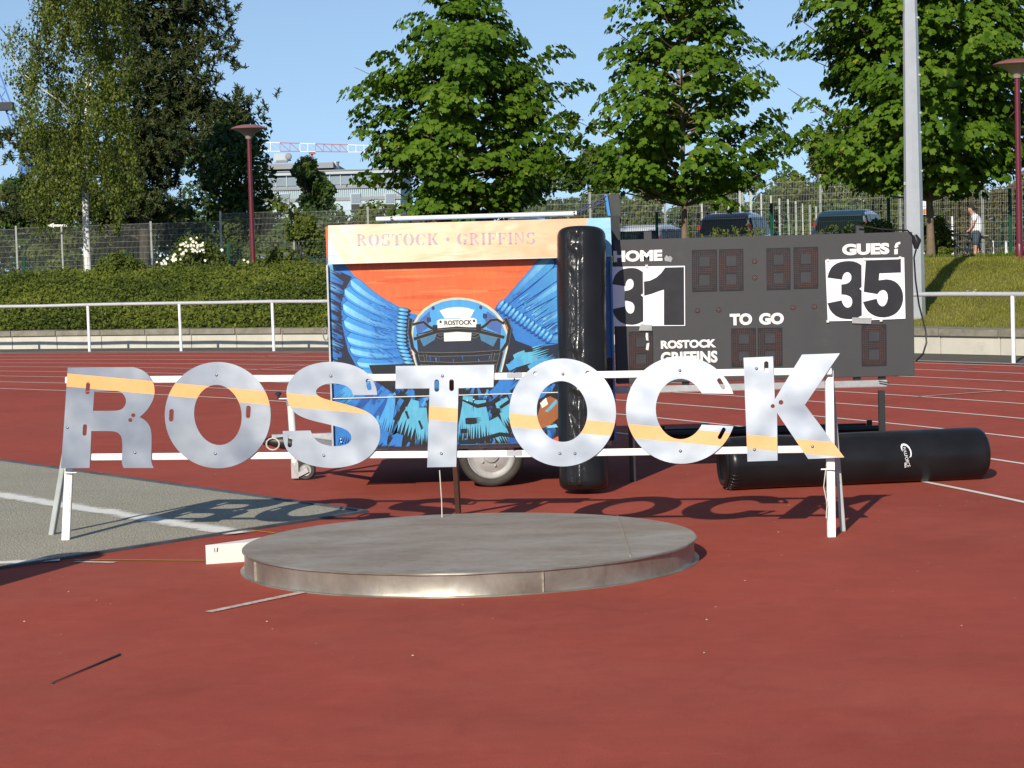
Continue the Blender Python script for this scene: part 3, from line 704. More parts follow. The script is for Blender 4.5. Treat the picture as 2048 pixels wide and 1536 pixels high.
M['rubber'] = pmat('tyre_rubber', (0.045, 0.041, 0.035), 0.85, var=0.35, scale=14, bmp=0.3, bscale=90)
M['rim'] = pmat('wheel_rim', (0.40, 0.40, 0.385), 0.45, 0.3, var=0.15, scale=8, dirt=(0.25, 0.23, 0.2))
M['white_tube'] = pmat('white_tube', (0.68, 0.67, 0.62), 0.5, var=0.10, scale=6)
# body shell: back, ends, floor and roof; the painted side is panelled in front of it
mb = MB(); T = 0.03
mb.box(((TX0 + TX1) / 2, TD + TDEP - T / 2, (TZ0 + TZ1) / 2), (TX1 - TX0, T, TZ1 - TZ0))
mb.box((TX0 + T / 2, TD + TDEP / 2 + 0.012, (TZ0 + TZ1) / 2), (T, TDEP - 0.09, TZ1 - TZ0))
mb.box((TX1 - T / 2, TD + TDEP / 2 + 0.012, (TZ0 + TZ1) / 2), (T, TDEP - 0.09, TZ1 - TZ0))
mb.box(((TX0 + TX1) / 2, TD + TDEP / 2 + 0.012, TZ1 - 0.018), (TX1 - TX0 - .062, TDEP - 0.09, 0.03))
mb.box(((TX0 + TX1) / 2, TD + TDEP / 2 + 0.012, TZ0 + 0.018), (TX1 - TX0 - .062, TDEP - 0.09, 0.03))
mb.build('body', M['blue_body'], trailer)

# ---- the painted side: flat paint on board, layer over layer
def paint_mat(name, rough=0.42):
    m, nt, p = nodes_of(name); a = N(nt, 'ShaderNodeVertexColor'); a.layer_name = 'paint'
    tc = N(nt, 'ShaderNodeTexCoord').outputs['Object']
    st = noise(nt, tc, 30, 5, 0.7, 0.2, (1, 1, 0.35))
    c = mixc(nt, 1.0, a.outputs[0], ramp(nt, st, [(0.25, (0.78, 0.78, 0.78)), (0.75, (1.12, 1.12, 1.12))]), 'MULTIPLY')
    nt.links.new(c, p.inputs['Base Color']); setin(p, Roughness=rough); bump(nt, p, noise(nt, tc, 2.0, 3), 0.06, 0.02); return m
M['mural'] = paint_mat('mural_paint')
LBL = (0.19, 0.52, 0.70); SKY = (0.06, 0.31, 0.62); MID = (0.022, 0.17, 0.50); DEEP = (0.010, 0.075, 0.32); NAVY = (0.006, 0.010, 0.03); BLK = (0.006, 0.006, 0.010)
WHT = (0.74, 0.73, 0.68); CRM = (0.62, 0.55, 0.38); ORA = (0.66, 0.105, 0.022); ORL = (0.72, 0.20, 0.065); TEAL = (0.09, 0.38, 0.55)
def q1(L): return [(640 + x * .3386, 420 + y * .3386) for x, y in L]          # measured on two enlargements of the side
def q2(L): return [(640 + x * .2441, 500 + y * .2441) for x, y in L]
class Paint(MB):
    def __init__(s, D): super().__init__(); s.col = []; s.D = D; s.lay = 0
    def pt(s, p, k):
        q = dp(p[0], p[1], s.D); return Vector((min(max(q.x, TX0 + .001), TX1 - .001), s.D - 0.0002 - 0.00003 * k, min(max(q.z, TZ0 + .001), TZ1 - .002)))
    def poly(s, L, c, k=None):
        s.lay += 1; k = s.lay; V = [s.pt(p, k) for p in L]
        tr = tessellate_polygon([[Vector((v.x, v.z, 0)) for v in V]]); fs = []
        for t in tr:
            a, b, d = (V[i] for i in t); ar = (b.x - a.x) * (d.z - a.z) - (b.z - a.z) * (d.x - a.x)
            fs.append(tuple(t) if ar > 0 else (t[0], t[2], t[1]))
        s.add(V, fs); s.col += [c(v) if callable(c) else c for v in V]
    def feather(s, tip, base, w, ct, cb, hi=None, edge=NAVY, curve=0.0, n=24):
        """a blade from its quill to a rounded tip, paler towards the tip"""
        for (sc, col0, col1, lo, hi_) in ((1.10, edge, edge, -1, 1), (1.0, ct, cb, -1, 1)) + (((0.82, hi, cb, -0.85, 0.10),) if hi else ()):
            s.lay += 0.25; k = s.lay; V = []; C = []
            dx, dy = tip[0] - base[0], tip[1] - base[1]; L = math.hypot(dx, dy); tx, ty = dx / L, dy / L; nx, ny = -ty, tx
            for i in range(n + 1):
                t = i / n; env = (0.40 + 0.60 * min(1, t * 1.25)) * math.sqrt(max(0.0, 1 - max(0, (t - 0.86) / 0.14) ** 2))
                bow = curve * math.sin(t * math.pi) * L; t2 = t * (1.0 if sc <= 1 else 1.01)
                cx, cy = base[0] + dx * t2 + nx * bow, base[1] + dy * t2 + ny * bow
                for e in (lo, hi_): V.append(s.pt((cx + nx * e * w / 2 * env * sc, cy + ny * e * w / 2 * env * sc), k)); C.append(tuple(col1[j] + (col0[j] - col1[j]) * (t ** 1.3) for j in range(3)))
            fs = []
            for i in range(n): fs.append((2 * i, 2 * i + 2, 2 * i + 3, 2 * i + 1))
            a, b, d = V[0], V[2], V[3]
            if (b.x - a.x) * (d.z - a.z) - (b.z - a.z) * (d.x - a.x) < 0: fs = [f[::-1] for f in fs]
            s.add(V, fs); s.col += C
    def tuft(s, x0, y0, x1, y1, w0, w1, c, spikes=6, seed=0):
        """a brush stroke that frays at its end"""
        rr = random.Random(seed); dx, dy = x1 - x0, y1 - y0; L = math.hypot(dx, dy); tx, ty = dx / L, dy / L; nx, ny = -ty, tx
        P = [(x0 + nx * w0 * .5, y0 + ny * w0 * .5)]
        for i in range(1, 4): t = i * .22; ww = (w0 + (w1 - w0) * t) * .5 * (1 + rr.uniform(-.12, .12)); P.append((x0 + dx * t + nx * ww, y0 + dy * t + ny * ww))
        for i in range(spikes):
            e = 1 - 2 * (i + .5) / spikes; e2 = 1 - 2 * (i + 1) / spikes; t = 0.85 + rr.uniform(0, .3)
            P.append((x0 + dx * t + nx * w1 * .5 * e, y0 + dy * t + ny * w1 * .5 * e)); t = 0.60 + rr.uniform(-.08, .12)
            P.append((x0 + dx * t + nx * w1 * .5 * e2 * .96, y0 + dy * t + ny * w1 * .5 * e2 * .96))
        for i in range(3, 0, -1): t = i * .18; ww = (w0 + (w1 - w0) * t) * .5 * (1 + rr.uniform(-.12, .12)); P.append((x0 + dx * t - nx * ww, y0 + dy * t - ny * ww))
        P.append((x0 - nx * w0 * .5, y0 - ny * w0 * .5)); s.poly(P, c)
    def blob(s, cx, cy, rx, ry, c, rot=0.0, n=16):
        a = R(rot); s.poly([(cx + rx * math.cos(t) * math.cos(a) - ry * math.sin(t) * math.sin(a), cy + rx * math.cos(t) * math.sin(a) + ry * math.sin(t) * math.cos(a)) for t in [2 * math.pi * i / n for i in range(n)]], c)
    def line(s, L, w, c):
        A = []; B = []
        for i, p in enumerate(L):
            a, b = L[max(i - 1, 0)], L[min(i + 1, len(L) - 1)]; dx, dy = b[0] - a[0], b[1] - a[1]; l = math.hypot(dx, dy) or 1
            ww = w[i] if isinstance(w, (list, tuple)) else w
            A.append((p[0] - dy / l * ww / 2, p[1] + dx / l * ww / 2)); B.append((p[0] + dy / l * ww / 2, p[1] - dx / l * ww / 2))
        s.lay += 1; V = [s.pt(p, s.lay) for p in A] + [s.pt(p, s.lay) for p in B]; n = len(L)
        fs = [(i, i + 1, n + i + 1, n + i) for i in range(n - 1)]
        a, b, d = V[0], V[1], V[n + 1]
        if (b.x - a.x) * (d.z - a.z) - (b.z - a.z) * (d.x - a.x) < 0: fs = [f[::-1] for f in fs]
        s.add(V, fs); s.col += [c] * len(V)
pa = Paint(TD)
rr = random.Random(11)
# orange sky with paler strokes
pa.poly([(640, 520), (1245, 500), (1245, 920), (640, 920)], lambda v: tuple(ORA[j] + (ORL[j] - ORA[j]) * max(0, min(1, (1.55 - v.z) / 0.5)) for j in range(3)))
for i in range(26):
    y = rr.uniform(535, 640); x = rr.uniform(730, 980); w = rr.uniform(60, 150); k = rr.choice(((0.70, 0.135, 0.03), (0.60, 0.085, 0.016), (0.72, 0.17, 0.05)))
    pa.line([(x, y), (x + w / 2, y - 2), (x + w, y - 3)], [2, rr.uniform(5, 12), 2], k)
# wing grounds
pa.poly(q2([(20, 60), (190, 100), (290, 220), (450, 345), (640, 482), (800, 532), (770, 600), (740, 720), (750, 960), (740, 1700), (20, 1700)]), MID)
pa.poly(q2([(20, 150), (150, 170), (262, 220), (205, 330), (175, 430), (178, 600), (205, 720), (232, 830), (300, 960), (320, 1080), (170, 1080), (95, 560), (90, 300)]), NAVY)
pa.poly(q2([(1420, 492), (1530, 380), (1640, 268), (1820, 62), (2480, 20), (2480, 1000), (1560, 900), (1560, 640), (1490, 560)]), MID)
# left wing, outer row: pale blades running to the edge, with frayed dark ends
for i in range(13):
    y = 130 + i * 78; b = (170 + 22 * math.sin(i), y + 70 - i * 4); t = (48, y - 6 + i * 2)
    pa.feather(q2([t])[0], q2([b])[0], 17, SKY if i % 2 else LBL, DEEP, None, NAVY)
for i in range(90):
    y = rr.uniform(190, 1080); x = 150 + rr.uniform(-25, 50) + max(0, (y - 850) * .25); l = rr.uniform(40, 105)
    pa.line(q2([(x, y), (x - l * .5, y - l * .26), (x - l, y - l * .46)]), [2.2, 1.4, .3], NAVY if rr.random() < .8 else DEEP)
# left wing, inner row
F = [((252, 246), (655, 492), 80), ((203, 322), (645, 560), 92), ((188, 445), (645, 640), 98), ((196, 580), (645, 715), 96), ((221, 715), (655, 782), 88), ((244, 806), (675, 852), 82), ((300, 922), (700, 905), 70), ((330, 1010), (720, 960), 70), ((395, 1120), (760, 1000), 66)]
for (t, b, w) in F[::-1]:
    pa.feather(q2([t])[0], q2([b])[0], w * .2441 * 1.22, (0.045, 0.30, 0.66), MID, (0.24, 0.60, 0.78), DEEP, curve=-0.05)
for i in range(70):
    y = rr.uniform(430, 930); x = rr.uniform(420, 640); pa.line(q2([(x, y), (x - rr.uniform(30, 90), y - rr.uniform(8, 45))]), [1.6, .4], rr.choice((DEEP, SKY, MID, DEEP)))
for i in range(15):
    y = 492 + i * 31; x = 690 - 18 * math.sin(i / 14 * math.pi) + max(0, i - 9) * 9
    pa.blob(*q2([(x, y)])[0], 13.5, 4.6, NAVY, 8); pa.blob(*q2([(x - 8, y - 3)])[0], 10.5, 3.1, SKY, 8); pa.blob(*q2([(x - 18, y - 5)])[0], 5.0, 1.5, LBL, 8)
# right wing
for i, (t, b, w) in enumerate([((1905, 60), (1530, 420), 120), ((1990, 150), (1580, 470), 95), ((2020, 270), (1620, 520), 100), ((2020, 390), (1690, 590), 95), ((2020, 500), (1750, 640), 90), ((2020, 610), (1800, 690), 90), ((2020, 720), (1840, 740), 90)][::-1]):
    pa.feather(q2([t])[0], q2([b])[0], w * .2441, SKY, MID, LBL if i % 2 == 0 else None, DEEP)
for i in range(70):
    t = rr.random(); x = 1560 + 330 * t + rr.uniform(0, 60); y = 400 + 260 * t + rr.uniform(-40, 40); l = rr.uniform(40, 160)
    pa.line(q2([(x, y), (x + l * .8, y - l * .55)]), [1.6, .3], rr.choice((LBL, SKY, DEEP, DEEP)))
for i in range(14):
    t = i / 13; x, y = 1475 + 400 * t, 452 + 275 * t
    pa.blob(*q2([(x, y)])[0], 14 - 3 * t, 5.4, DEEP, -52); pa.blob(*q2([(x + 6, y - 8)])[0], 11 - 2 * t, 3.4, SKY, -52); pa.blob(*q2([(x + 14, y - 20)])[0], 5, 1.7, LBL, -52)
# dark plumage below, with frayed strokes of blue
pa.poly(q2([(1560, 640), (1600, 740), (1760, 800), (2010, 760), (2010, 1000), (1480, 1000)]), NAVY)
pa.poly([(738, 730), (1245, 715), (1245, 925), (735, 925), (742, 830), (762, 790)], BLK)
for i in range(9):
    x = 672 + i * 9; pa.tuft(x + 60, 750 + i * 6, x - 4, 800 + i * 13, 10, 16, rr.choice((MID, SKY, DEEP, MID)), 5, i)
for i in range(150):
    x = rr.uniform(748, 1110); y = rr.uniform(738, 885); a_ = rr.uniform(1.2, 2.4); l = rr.uniform(12, 26)
    pa.tuft(x, y, x + math.cos(a_) * l, y + math.sin(a_) * l, rr.uniform(3, 6), rr.uniform(6, 12), rr.choice((DEEP, DEEP, MID, MID, NAVY, SKY, (0.02, 0.10, 0.26))), 5, 700 + i)
strokes = [(784, 795, 766, 870, 14, 34, SKY), (772, 862, 756, 900, 14, 30, MID), (830, 800, 812, 872, 16, 60, TEAL), (846, 815, 846, 892, 14, 34, TEAL), (800, 868, 786, 905, 14, 30, MID), (700, 845, 690, 892, 18, 36, MID), (728, 860, 716, 900, 14, 30, SKY),
           (936, 792, 932, 880, 20, 34, TEAL), (960, 800, 962, 886, 24, 44, TEAL), (985, 838, 1008, 884, 24, 36, TEAL), (1002, 800, 1030, 850, 26, 40, TEAL), (930, 770, 975, 745, 12, 20, MID), (985, 792, 1040, 745, 22, 34, MID), (1060, 800, 1100, 760, 24, 30, MID), (1020, 870, 1075, 900, 30, 40, DEEP), (1000, 905, 1080, 893, 20, 24, SKY), (1075, 745, 1112, 720, 16, 20, SKY),
           (1030, 722, 1092, 702, 26, 34, TEAL), (1060, 740, 1108, 712, 20, 22, SKY), (1015, 735, 1050, 716, 14, 20, SKY), (880, 800, 866, 850, 8, 18, SKY)]
for i, st in enumerate(strokes): pa.tuft(st[0], st[1], st[2], st[3], st[4], st[5], st[6], 8, 100 + i)
for i, (x, y, w, h) in enumerate([(994, 822, 26, 10), (946, 842, 30, 12), (930, 862, 18, 8), (1012, 724, 20, 9), (1060, 700, 22, 8), (815, 830, 5, 16), (842, 850, 5, 18)]):
    pa.tuft(x - w / 2, y, x + w / 2, y - 2, h, h, BLK, 6, 300 + i); pa.tuft(x + w / 4, y, x - w / 2, y + 1, h * .8, h, BLK, 5, 330 + i)
pa.line([(918, 886), (960, 880), (1000, 868), (1035, 872), (1060, 892)], [10, 9, 8, 8, 3], BLK)
pa.line([(1000, 815), (1030, 795), (1075, 770), (1112, 752)], [6, 8, 7, 5], BLK)
pa.line([(925, 800), (955, 812), (985, 806), (1000, 790)], [3, 8, 9, 4], BLK)
pa.poly([(1072, 842), (1084, 800), (1100, 792), (1116, 800), (1116, 836), (1098, 852), (1078, 858)], (0.30, 0.10, 0.03)); pa.poly([(1080, 806), (1092, 795), (1096, 808), (1084, 816)], WHT); pa.poly([(1090, 822), (1112, 798), (1114, 806), (1096, 824)], TEAL)
pa.poly([(1098, 882), (1116, 872), (1118, 890), (1104, 892)], ORA); pa.poly([(1092, 852), (1112, 848), (1116, 854), (1096, 856)], LBL)
for y, x0, x1 in ((908, 920, 1125),): pa.line([(x0, y - 18), (x1, y - 22)], 3, SKY)
# helmet: shell, edge light, plates and cage; the inside stays dark
shell = q2([(752, 640), (768, 596), (800, 538), (850, 482), (920, 436), (1000, 405), (1080, 391), (1150, 389), (1230, 398), (1310, 420), (1380, 455), (1440, 500), (1490, 560), (1520, 620), (1545, 700), (1540, 800), (1515, 900), (1490, 1000), (800, 1000), (770, 900), (745, 780)])
pa.poly(shell, CRM)
ins = q2([(768, 640), (784, 600), (815, 548), (865, 496), (930, 452), (1005, 422), (1085, 408), (1150, 406), (1225, 414), (1300, 436), (1366, 470), (1424, 514), (1470, 570), (1502, 630), (1530, 700), (1525, 800), (1500, 900), (1478, 1000), (812, 1000), (782, 900), (758, 780)])
pa.poly(ins, SKY)
pa.poly(q2([(785, 620), (830, 560), (900, 500), (905, 560), (880, 640), (800, 700)]), (0.05, 0.12, 0.36)); pa.poly(q2([(1490, 610), (1440, 550), (1370, 500), (1350, 560), (1370, 640), (1480, 690)]), (0.05, 0.12, 0.36))
pa.poly(q2([(980, 497), (1040, 475), (1130, 466), (1210, 474), (1266, 492), (1232, 556), (1130, 556), (1022, 560)]), WHT)
for x, y in ((928, 476), (1317, 470)): pa.blob(*q2([(x, y)])[0], 3.2, 4.0, (0.03, 0.03, 0.12))
for x, y in ((893, 572), (1352, 540)): pa.poly(q2([(x - 16, y - 22), (x + 16, y - 18), (x + 18, y + 14), (x - 6, y + 26), (x - 18, y + 8)]), (0.015, 0.03, 0.12))
pa.poly(q2([(790, 690), (960, 640), (1285, 632), (1480, 690), (1470, 1000), (820, 1000)]), (0.012, 0.016, 0.032))
pa.poly(q2([(800, 690), (960, 670), (940, 735), (850, 790)]), (0.05, 0.17, 0.30)); pa.poly(q2([(1300, 670), (1470, 690), (1420, 790), (1320, 740)]), (0.05, 0.17, 0.30))
pa.poly(q2([(1015, 672), (1242, 668), (1236, 742), (1018, 748)]), WHT)
for i in range(22):
    x = rr.uniform(870, 1420); y = rr.uniform(860, 960); pa.line(q2([(x, y), (x + rr.uniform(-12, 12), y + rr.uniform(30, 70))]), [1.2, .3], rr.choice((MID, SKY, DEEP)))
plate_ = q2([(958, 580), (985, 566), (1262, 556), (1285, 570), (1287, 628), (958, 640)]); pa.poly(plate_, WHT)
for x, y in ((989, 588), (1262, 580)): pa.blob(*q2([(x, y)])[0], 2.4, 2.8, NAVY)
cage = [([(738, 570), (760, 610), (800, 600), (850, 590), (890, 625), (935, 650), (960, 645)], 5), ([(1540, 560), (1500, 600), (1450, 570), (1400, 575), (1350, 620), (1310, 645), (1285, 640)], 5),
        ([(960, 655), (1120, 640), (1285, 650)], 6), ([(770, 730), (860, 700), (960, 668), (1120, 655), (1285, 664), (1400, 690), (1510, 715)], 6), ([(745, 560), (735, 680), (760, 800), (800, 850), (1000, 855), (1250, 850), (1480, 835), (1535, 760), (1555, 640), (1520, 560)], 6.5),
        ([(790, 850), (830, 1000)], 6), ([(1490, 835), (1450, 1000)], 6), ([(860, 850), (880, 1000)], 4), ([(1420, 840), (1400, 1000)], 4), ([(960, 700), (985, 715), (1010, 705)], 5), ([(1240, 705), (1270, 708), (1300, 690)], 5), ([(820, 925), (1120, 935), (1450, 920)], 6)]
for L, w_ in cage: pa.line(q2(L), w_ + 1.4, (0.20, 0.19, 0.15)); pa.line(q2(L), w_, BLK)
for x, y in ((945, 645), (1300, 638)): pa.poly(q2([(x - 22, y - 30), (x + 18, y - 32), (x + 20, y + 30), (x - 18, y + 32)]), BLK)
panel = MB().box(((TX0 + TX1) / 2, TD + 0.0155, (TZ0 + TZ1) / 2), (TX1 - TX0, 0.028, TZ1 - TZ0)).build('side_panel', M['orange'], trailer)
pa.build('mural', M['mural'], panel)
# lettering helpers (built-in typeface)
def letters_mesh(name, txt, p0, p1, mat, parent, bold=0.0, depth=0.0006, squash=None, y=None):
    """txt fills the box p0 (lower left) to p1 (upper right) on an upright plane facing the camera"""
    cu = bpy.data.curves.new('t', 'FONT'); cu.body = txt; cu.size = 1.0; cu.offset = bold; cu.fill_mode = 'FRONT'; cu.resolution_u = 4
    ob = bpy.data.objects.new('t', cu); COL.objects.link(ob); bpy.context.view_layer.update()
    me = bpy.data.meshes.new_from_object(ob.evaluated_get(bpy.context.evaluated_depsgraph_get())); bpy.data.objects.remove(ob)
    vs = np.array([v.co[:] for v in me.vertices]); fs = [tuple(p.vertices) for p in me.polygons]
    lo, hi = vs.min(0), vs.max(0); p0, p1 = Vector(p0), Vector(p1)
    mb = MB(); out = []
    for v in vs:
        tx, tz = (v[0] - lo[0]) / (hi[0] - lo[0]), (v[1] - lo[1]) / (hi[1] - lo[1])
        out.append((p0.x + (p1.x - p0.x) * tx, p0.y + (p1.y - p0.y) * tx - depth if y is None else y, p0.z + (p1.z - p0.z) * tz))
    mb.add(out, fs); return mb.build(name, mat, parent)
M['black_paint'] = pmat('black_lettering', (0.012, 0.012, 0.014), 0.5)
k = dp(888, 650, TD); letters_mesh('lettering', 'ROSTOCK', dp(889, 650.5, TD), dp(944, 639.5, TD), M['black_paint'], panel, 0.03, y=TD - 0.0004 - 0.00003 * (pa.lay + 4))

# hinged top flap, tipped back for glare that is also put into its paler colour
def flap_mat():
    m, nt, p = nodes_of('flap_glare_paint'); tc = N(nt, 'ShaderNodeTexCoord').outputs['Object']
    sx = N(nt, 'ShaderNodeSeparateXYZ'); nt.links.new(tc, sx.inputs[0])
    n1 = noise(nt, tc, 5, 5, 0.6, 0.4, (1, 1, 2.5)); n2 = noise(nt, tc, 2.2, 3, 0.5, 0.3, (0.6, 1, 2.0))
    c = ramp(nt, n1, [(0.3, (0.70, 0.25, 0.09)), (0.7, (0.74, 0.33, 0.15))])
    # painted blue corner where the wing tip reaches the flap
    ad = N(nt, 'ShaderNodeMath', operation='MULTIPLY_ADD'); ad.inputs[1].default_value = -0.28; nt.links.new(sx.outputs[2], ad.inputs[0]); nt.links.new(sx.outputs[0], ad.inputs[2])
    gt = N(nt, 'ShaderNodeMath', operation='GREATER_THAN'); gt.inputs[1].default_value = 0.315; nt.links.new(ad.outputs[0], gt.inputs[0])
    c = mixc(nt, gt.outputs[0], c, (0.16, 0.40, 0.52))
    ad2 = N(nt, 'ShaderNodeMath', operation='MULTIPLY_ADD'); ad2.inputs[1].default_value = 0.62; nt.links.new(sx.outputs[2], ad2.inputs[0]); nt.links.new(sx.outputs[0], ad2.inputs[2])
    lt = N(nt, 'ShaderNodeMath', operation='LESS_THAN'); lt.inputs[1].default_value = 0.135; nt.links.new(ad2.outputs[0], lt.inputs[0])
    c = mixc(nt, lt.outputs[0], c, (0.18, 0.42, 0.55))
    nt.links.new(c, p.inputs['Base Color']); setin(p, Roughness=0.34); p.inputs['Coat Weight'].default_value = 1.0; p.inputs['Coat Roughness'].default_value = 0.30
    bump(nt, p, n2, 0.55, 0.05); return m
M['flap'] = flap_mat()
FT = R(13)
def P_flap(u, v, w): return Vector((u, TD - 0.088 + v * math.sin(FT) + w * math.cos(FT), 1.652 + v * math.cos(FT) - w * math.sin(FT)))
fl = MB(); fl.plate([[(TX0 + 0.02, 0), (TX1, 0), (TX1, 0.277), (TX0 + 0.02, 0.277)]], P_flap, 0.014)
flap = fl.build('top_flap', M['flap'], trailer)
fl = MB(); fl.bar(P_flap(TX0 + .02, -0.004, -0.001), P_flap(TX1, -0.004, -0.001), 0.006, 0.006); fl.build('flap_edge', M['white_tube'], flap)
# stencilled serif lettering on the flap
M['violet'] = pmat('faded_violet_lettering', (0.31, 0.21, 0.26), 0.4, var=0.2, scale=20)
def stencil(ch):
    """thick-and-thin stencil capitals on a 1 x 1 field, as polygons"""
    def rc(x0, y0, x1, y1): return [(x0, y0), (x1, y0), (x1, y1), (x0, y1)]
    def arc(cx, cy, rx, ry, irx, iry, a0, a1, n=10):
        o = [(cx + rx * math.cos(R(a0 + (a1 - a0) * i / n)), cy + ry * math.sin(R(a0 + (a1 - a0) * i / n))) for i in range(n + 1)]
        return o + [(cx + irx * math.cos(R(a1 + (a0 - a1) * i / n)), cy + iry * math.sin(R(a1 + (a0 - a1) * i / n))) for i in range(n + 1)]
    st = lambda x, w=.22: [rc(x, 0, x + w, 1), rc(x - .08, 0, x + w + .08, .06), rc(x - .08, .94, x + w + .08, 1)]
    if ch == 'R': return st(.12) + [arc(.42, .76, .38, .24, .14, .16, -90, 90), rc(.38, .94, .46, 1.0), rc(.38, .50, .46, .56), [(.44, .47), (.62, .47), (.98, .0), (.74, .0)]], 1.0
    if ch == 'O': return [arc(.48, .5, .48, .52, .20, .44, 100, 260), arc(.56, .5, .48, .52, .20, .44, -80, 80)], 1.04
    if ch == 'S': return [arc(.46, .74, .40, .28, .18, .18, 40, 235), arc(.46, .26, .40, .28, .18, .18, -140, 55), rc(.70, .70, .80, 1.0), rc(.08, 0, .18, .30)], .9
    if ch == 'T': return [rc(.34, 0, .60, .92), rc(.24, 0, .70, .06), rc(.0, .90, .30, 1.0), rc(.64, .90, .94, 1.0), rc(.0, .68, .07, .95), rc(.87, .68, .94, .95)], .94
    if ch == 'C': return [arc(.48, .5, .48, .52, .20, .44, 105, 255), arc(.52, .5, .42, .52, .30, .44, 35, 80), arc(.52, .5, .42, .52, .30, .44, -80, -35), rc(.86, .66, .93, 1.0)], .96
    if ch == 'G': return [arc(.48, .5, .48, .52, .20, .44, 105, 255), arc(.52, .5, .42, .52, .30, .44, 35, 80), rc(.66, .0, .88, .42), rc(.56, .40, .98, .46), rc(.86, .66, .93, 1.0), arc(.52, .5, .42, .52, .30, .44, -80, -55)], 1.0
    if ch == 'K': return st(.12) + [[(.42, .52), (.80, 1.0), (.92, 1.0), (.54, .46)], [(.46, .46), (.62, .62), (1.02, 0.), (.74, .0)], rc(.66, .94, 1.0, 1.0)], 1.06
    if ch == 'I': return st(.12), .46
    if ch == 'F': return st(.12) + [rc(.42, .91, .80, 1.0), rc(.74, .68, .81, .93), rc(.42, .47, .62, .55), rc(.58, .38, .65, .64)], .84
    if ch == 'N': return [rc(.10, 0, .20, .92), rc(.02, 0, .28, .06), [(.02, 1.0), (.30, 1.0), (.86, .0), (.80, .0), (.22, .82)], rc(.78, .22, .88, 1.0), rc(.70, .94, .96, 1.0)], .98
    if ch == '.': return [arc(.2, .5, .17, .17, .0, .0, 0, 359, 16)[:17]], .40
    return [], .5
# placed along the flap between measured ends
def flap_uv(x, y):
    n = Vector((0, -math.cos(FT), math.sin(FT))); d = ray(x, y); o = P_flap(0, 0, 0); t = (o - EYE).dot(n) / d.dot(n); q = EYE + d * t - o
    return q.x, q.dot(Vector((0, math.sin(FT), math.cos(FT))))
u0, v0 = flap_uv(713, 492); u1, v1 = flap_uv(1074, 488); _, vt = flap_uv(713, 469)
txt = 'ROSTOCK . GRIFFINS'; adv = [(.55 if c == ' ' else stencil(c)[1] + .13) for c in txt]; tot = sum(adv); xx = u0; hh = vt - v0
fl = MB()
for c, a_ in zip(txt, adv):
    sc = (u1 - u0) / tot
    if c == ' ': fl.build('lettering', M['violet'], flap); fl = MB()
    if c != ' ':
        for L in stencil(c)[0]:
            fl.plate([[(xx + p[0] * sc, v0 + (v1 - v0) * (xx - u0) / (u1 - u0) + p[1] * hh) for p in L]], lambda u, v, w: P_flap(u, v, -0.0012 + w), 0)
    xx += a_ * sc
fl.build('lettering', M['violet'], flap)
# seam moulding, bottom strip, corner strips, ring and catches
z = 0.684
MB().box(((TX0 + TX1) / 2, TD - 0.021, z), (TX1 - TX0 - 0.03, 0.006, 0.006)).build('seam_moulding', M['white_tube'], trailer)
MB().box((TX0 + 0.004, TD - 0.012, (TZ0 + 1.64) / 2), (0.012, 0.05, 1.64 - TZ0)).build('corner_strip', M['galv'], trailer)
MB().box((TX1 - 0.004, TD - 0.012, (TZ0 + TZ1) / 2 - .15), (0.014, 0.05, TZ1 - TZ0 - .3)).build('corner_strip', M['blue_body'], trailer)
c = dp(653, 668, TD); mbt = MB(); mbt.tube([c + Vector((0.0 - 0.012 * math.cos(R(t)) * 1.6, 0.0, 0.045 * math.sin(R(t)))) + Vector((-0.006, 0.01, 0)) for t in range(0, 361, 30)], 0.006, 6, caps=False); mbt.build('tie_ring', M['galv'], trailer, smooth=60)
for x, y in ((682, 878), (683, 884), (935, 801), (948, 799)):
    c = dp(x, y, TD); MB().lathe([(0.0, .003), (.006, .002), (.007, 0)], Vector((c.x, TD - 0.021, c.z)), 8, M=Matrix(((1, 0, 0), (0, 0, -1), (0, 1, 0)))).build('rivet', M['screw'], trailer)
# roof bar on brackets
rb0, rb1 = dp(752, 438.5, TD + 0.55), dp(1150, 427, TD + 0.55)
bar = MB().tube([rb0, rb1], 0.018, 12).build('roof_bar', M['white_tube'], trailer, smooth=40)
MB().lathe([(0.0, -.006), (.020, -.006), (.020, .006), (.0, .006)], rb1 + Vector((.006, 0, 0)), 14, M=Matrix(((0, 0, 1), (1, 0, 0), (0, 1, 0)))).build('end_cap', M['white_tube'], bar)
for x in (782, 786 + 45, 1094, 1120, 1148):
    t = (x - 752) / 398; p = rb0.lerp(rb1, t); dx = 0.03 if x in (782, 1148) else 0
    MB().bar((p.x + dx, p.y, TZ1 - 0.005), (p.x, p.y, p.z + 0.012), 0.035, 0.02).build('bracket', M['black_plastic'], trailer)
# blue strap from the bar to the raised hatch at the far corner
h0 = dp(1228, 480, TD + 0.75)
hatch = MB(); hx, hy = h0.x + 0.035, TD + 0.75
zt_ = dp(1216, 390, hy).z
hatch.add([Vector((dp(1212, 390, hy).x, hy, zt_)), Vector((dp(1222, 446, hy).x, hy, dp(1222, 446, hy).z)), Vector((dp(1243, 446, hy).x, hy + .02, dp(1243, 446, hy).z)), Vector((dp(1239, 390, hy).x, hy + .02, zt_)),
           Vector((dp(1212, 390, hy).x, hy + .45, zt_)), Vector((dp(1222, 446, hy).x, hy + .45, dp(1222, 446, hy).z)), Vector((dp(1243, 446, hy).x, hy + .45, dp(1243, 446, hy).z)), Vector((dp(1239, 390, hy).x, hy + .45, zt_))],
          [(0, 1, 2, 3), (4, 7, 6, 5), (0, 4, 5, 1), (3, 2, 6, 7), (0, 3, 7, 4), (1, 5, 6, 2)])
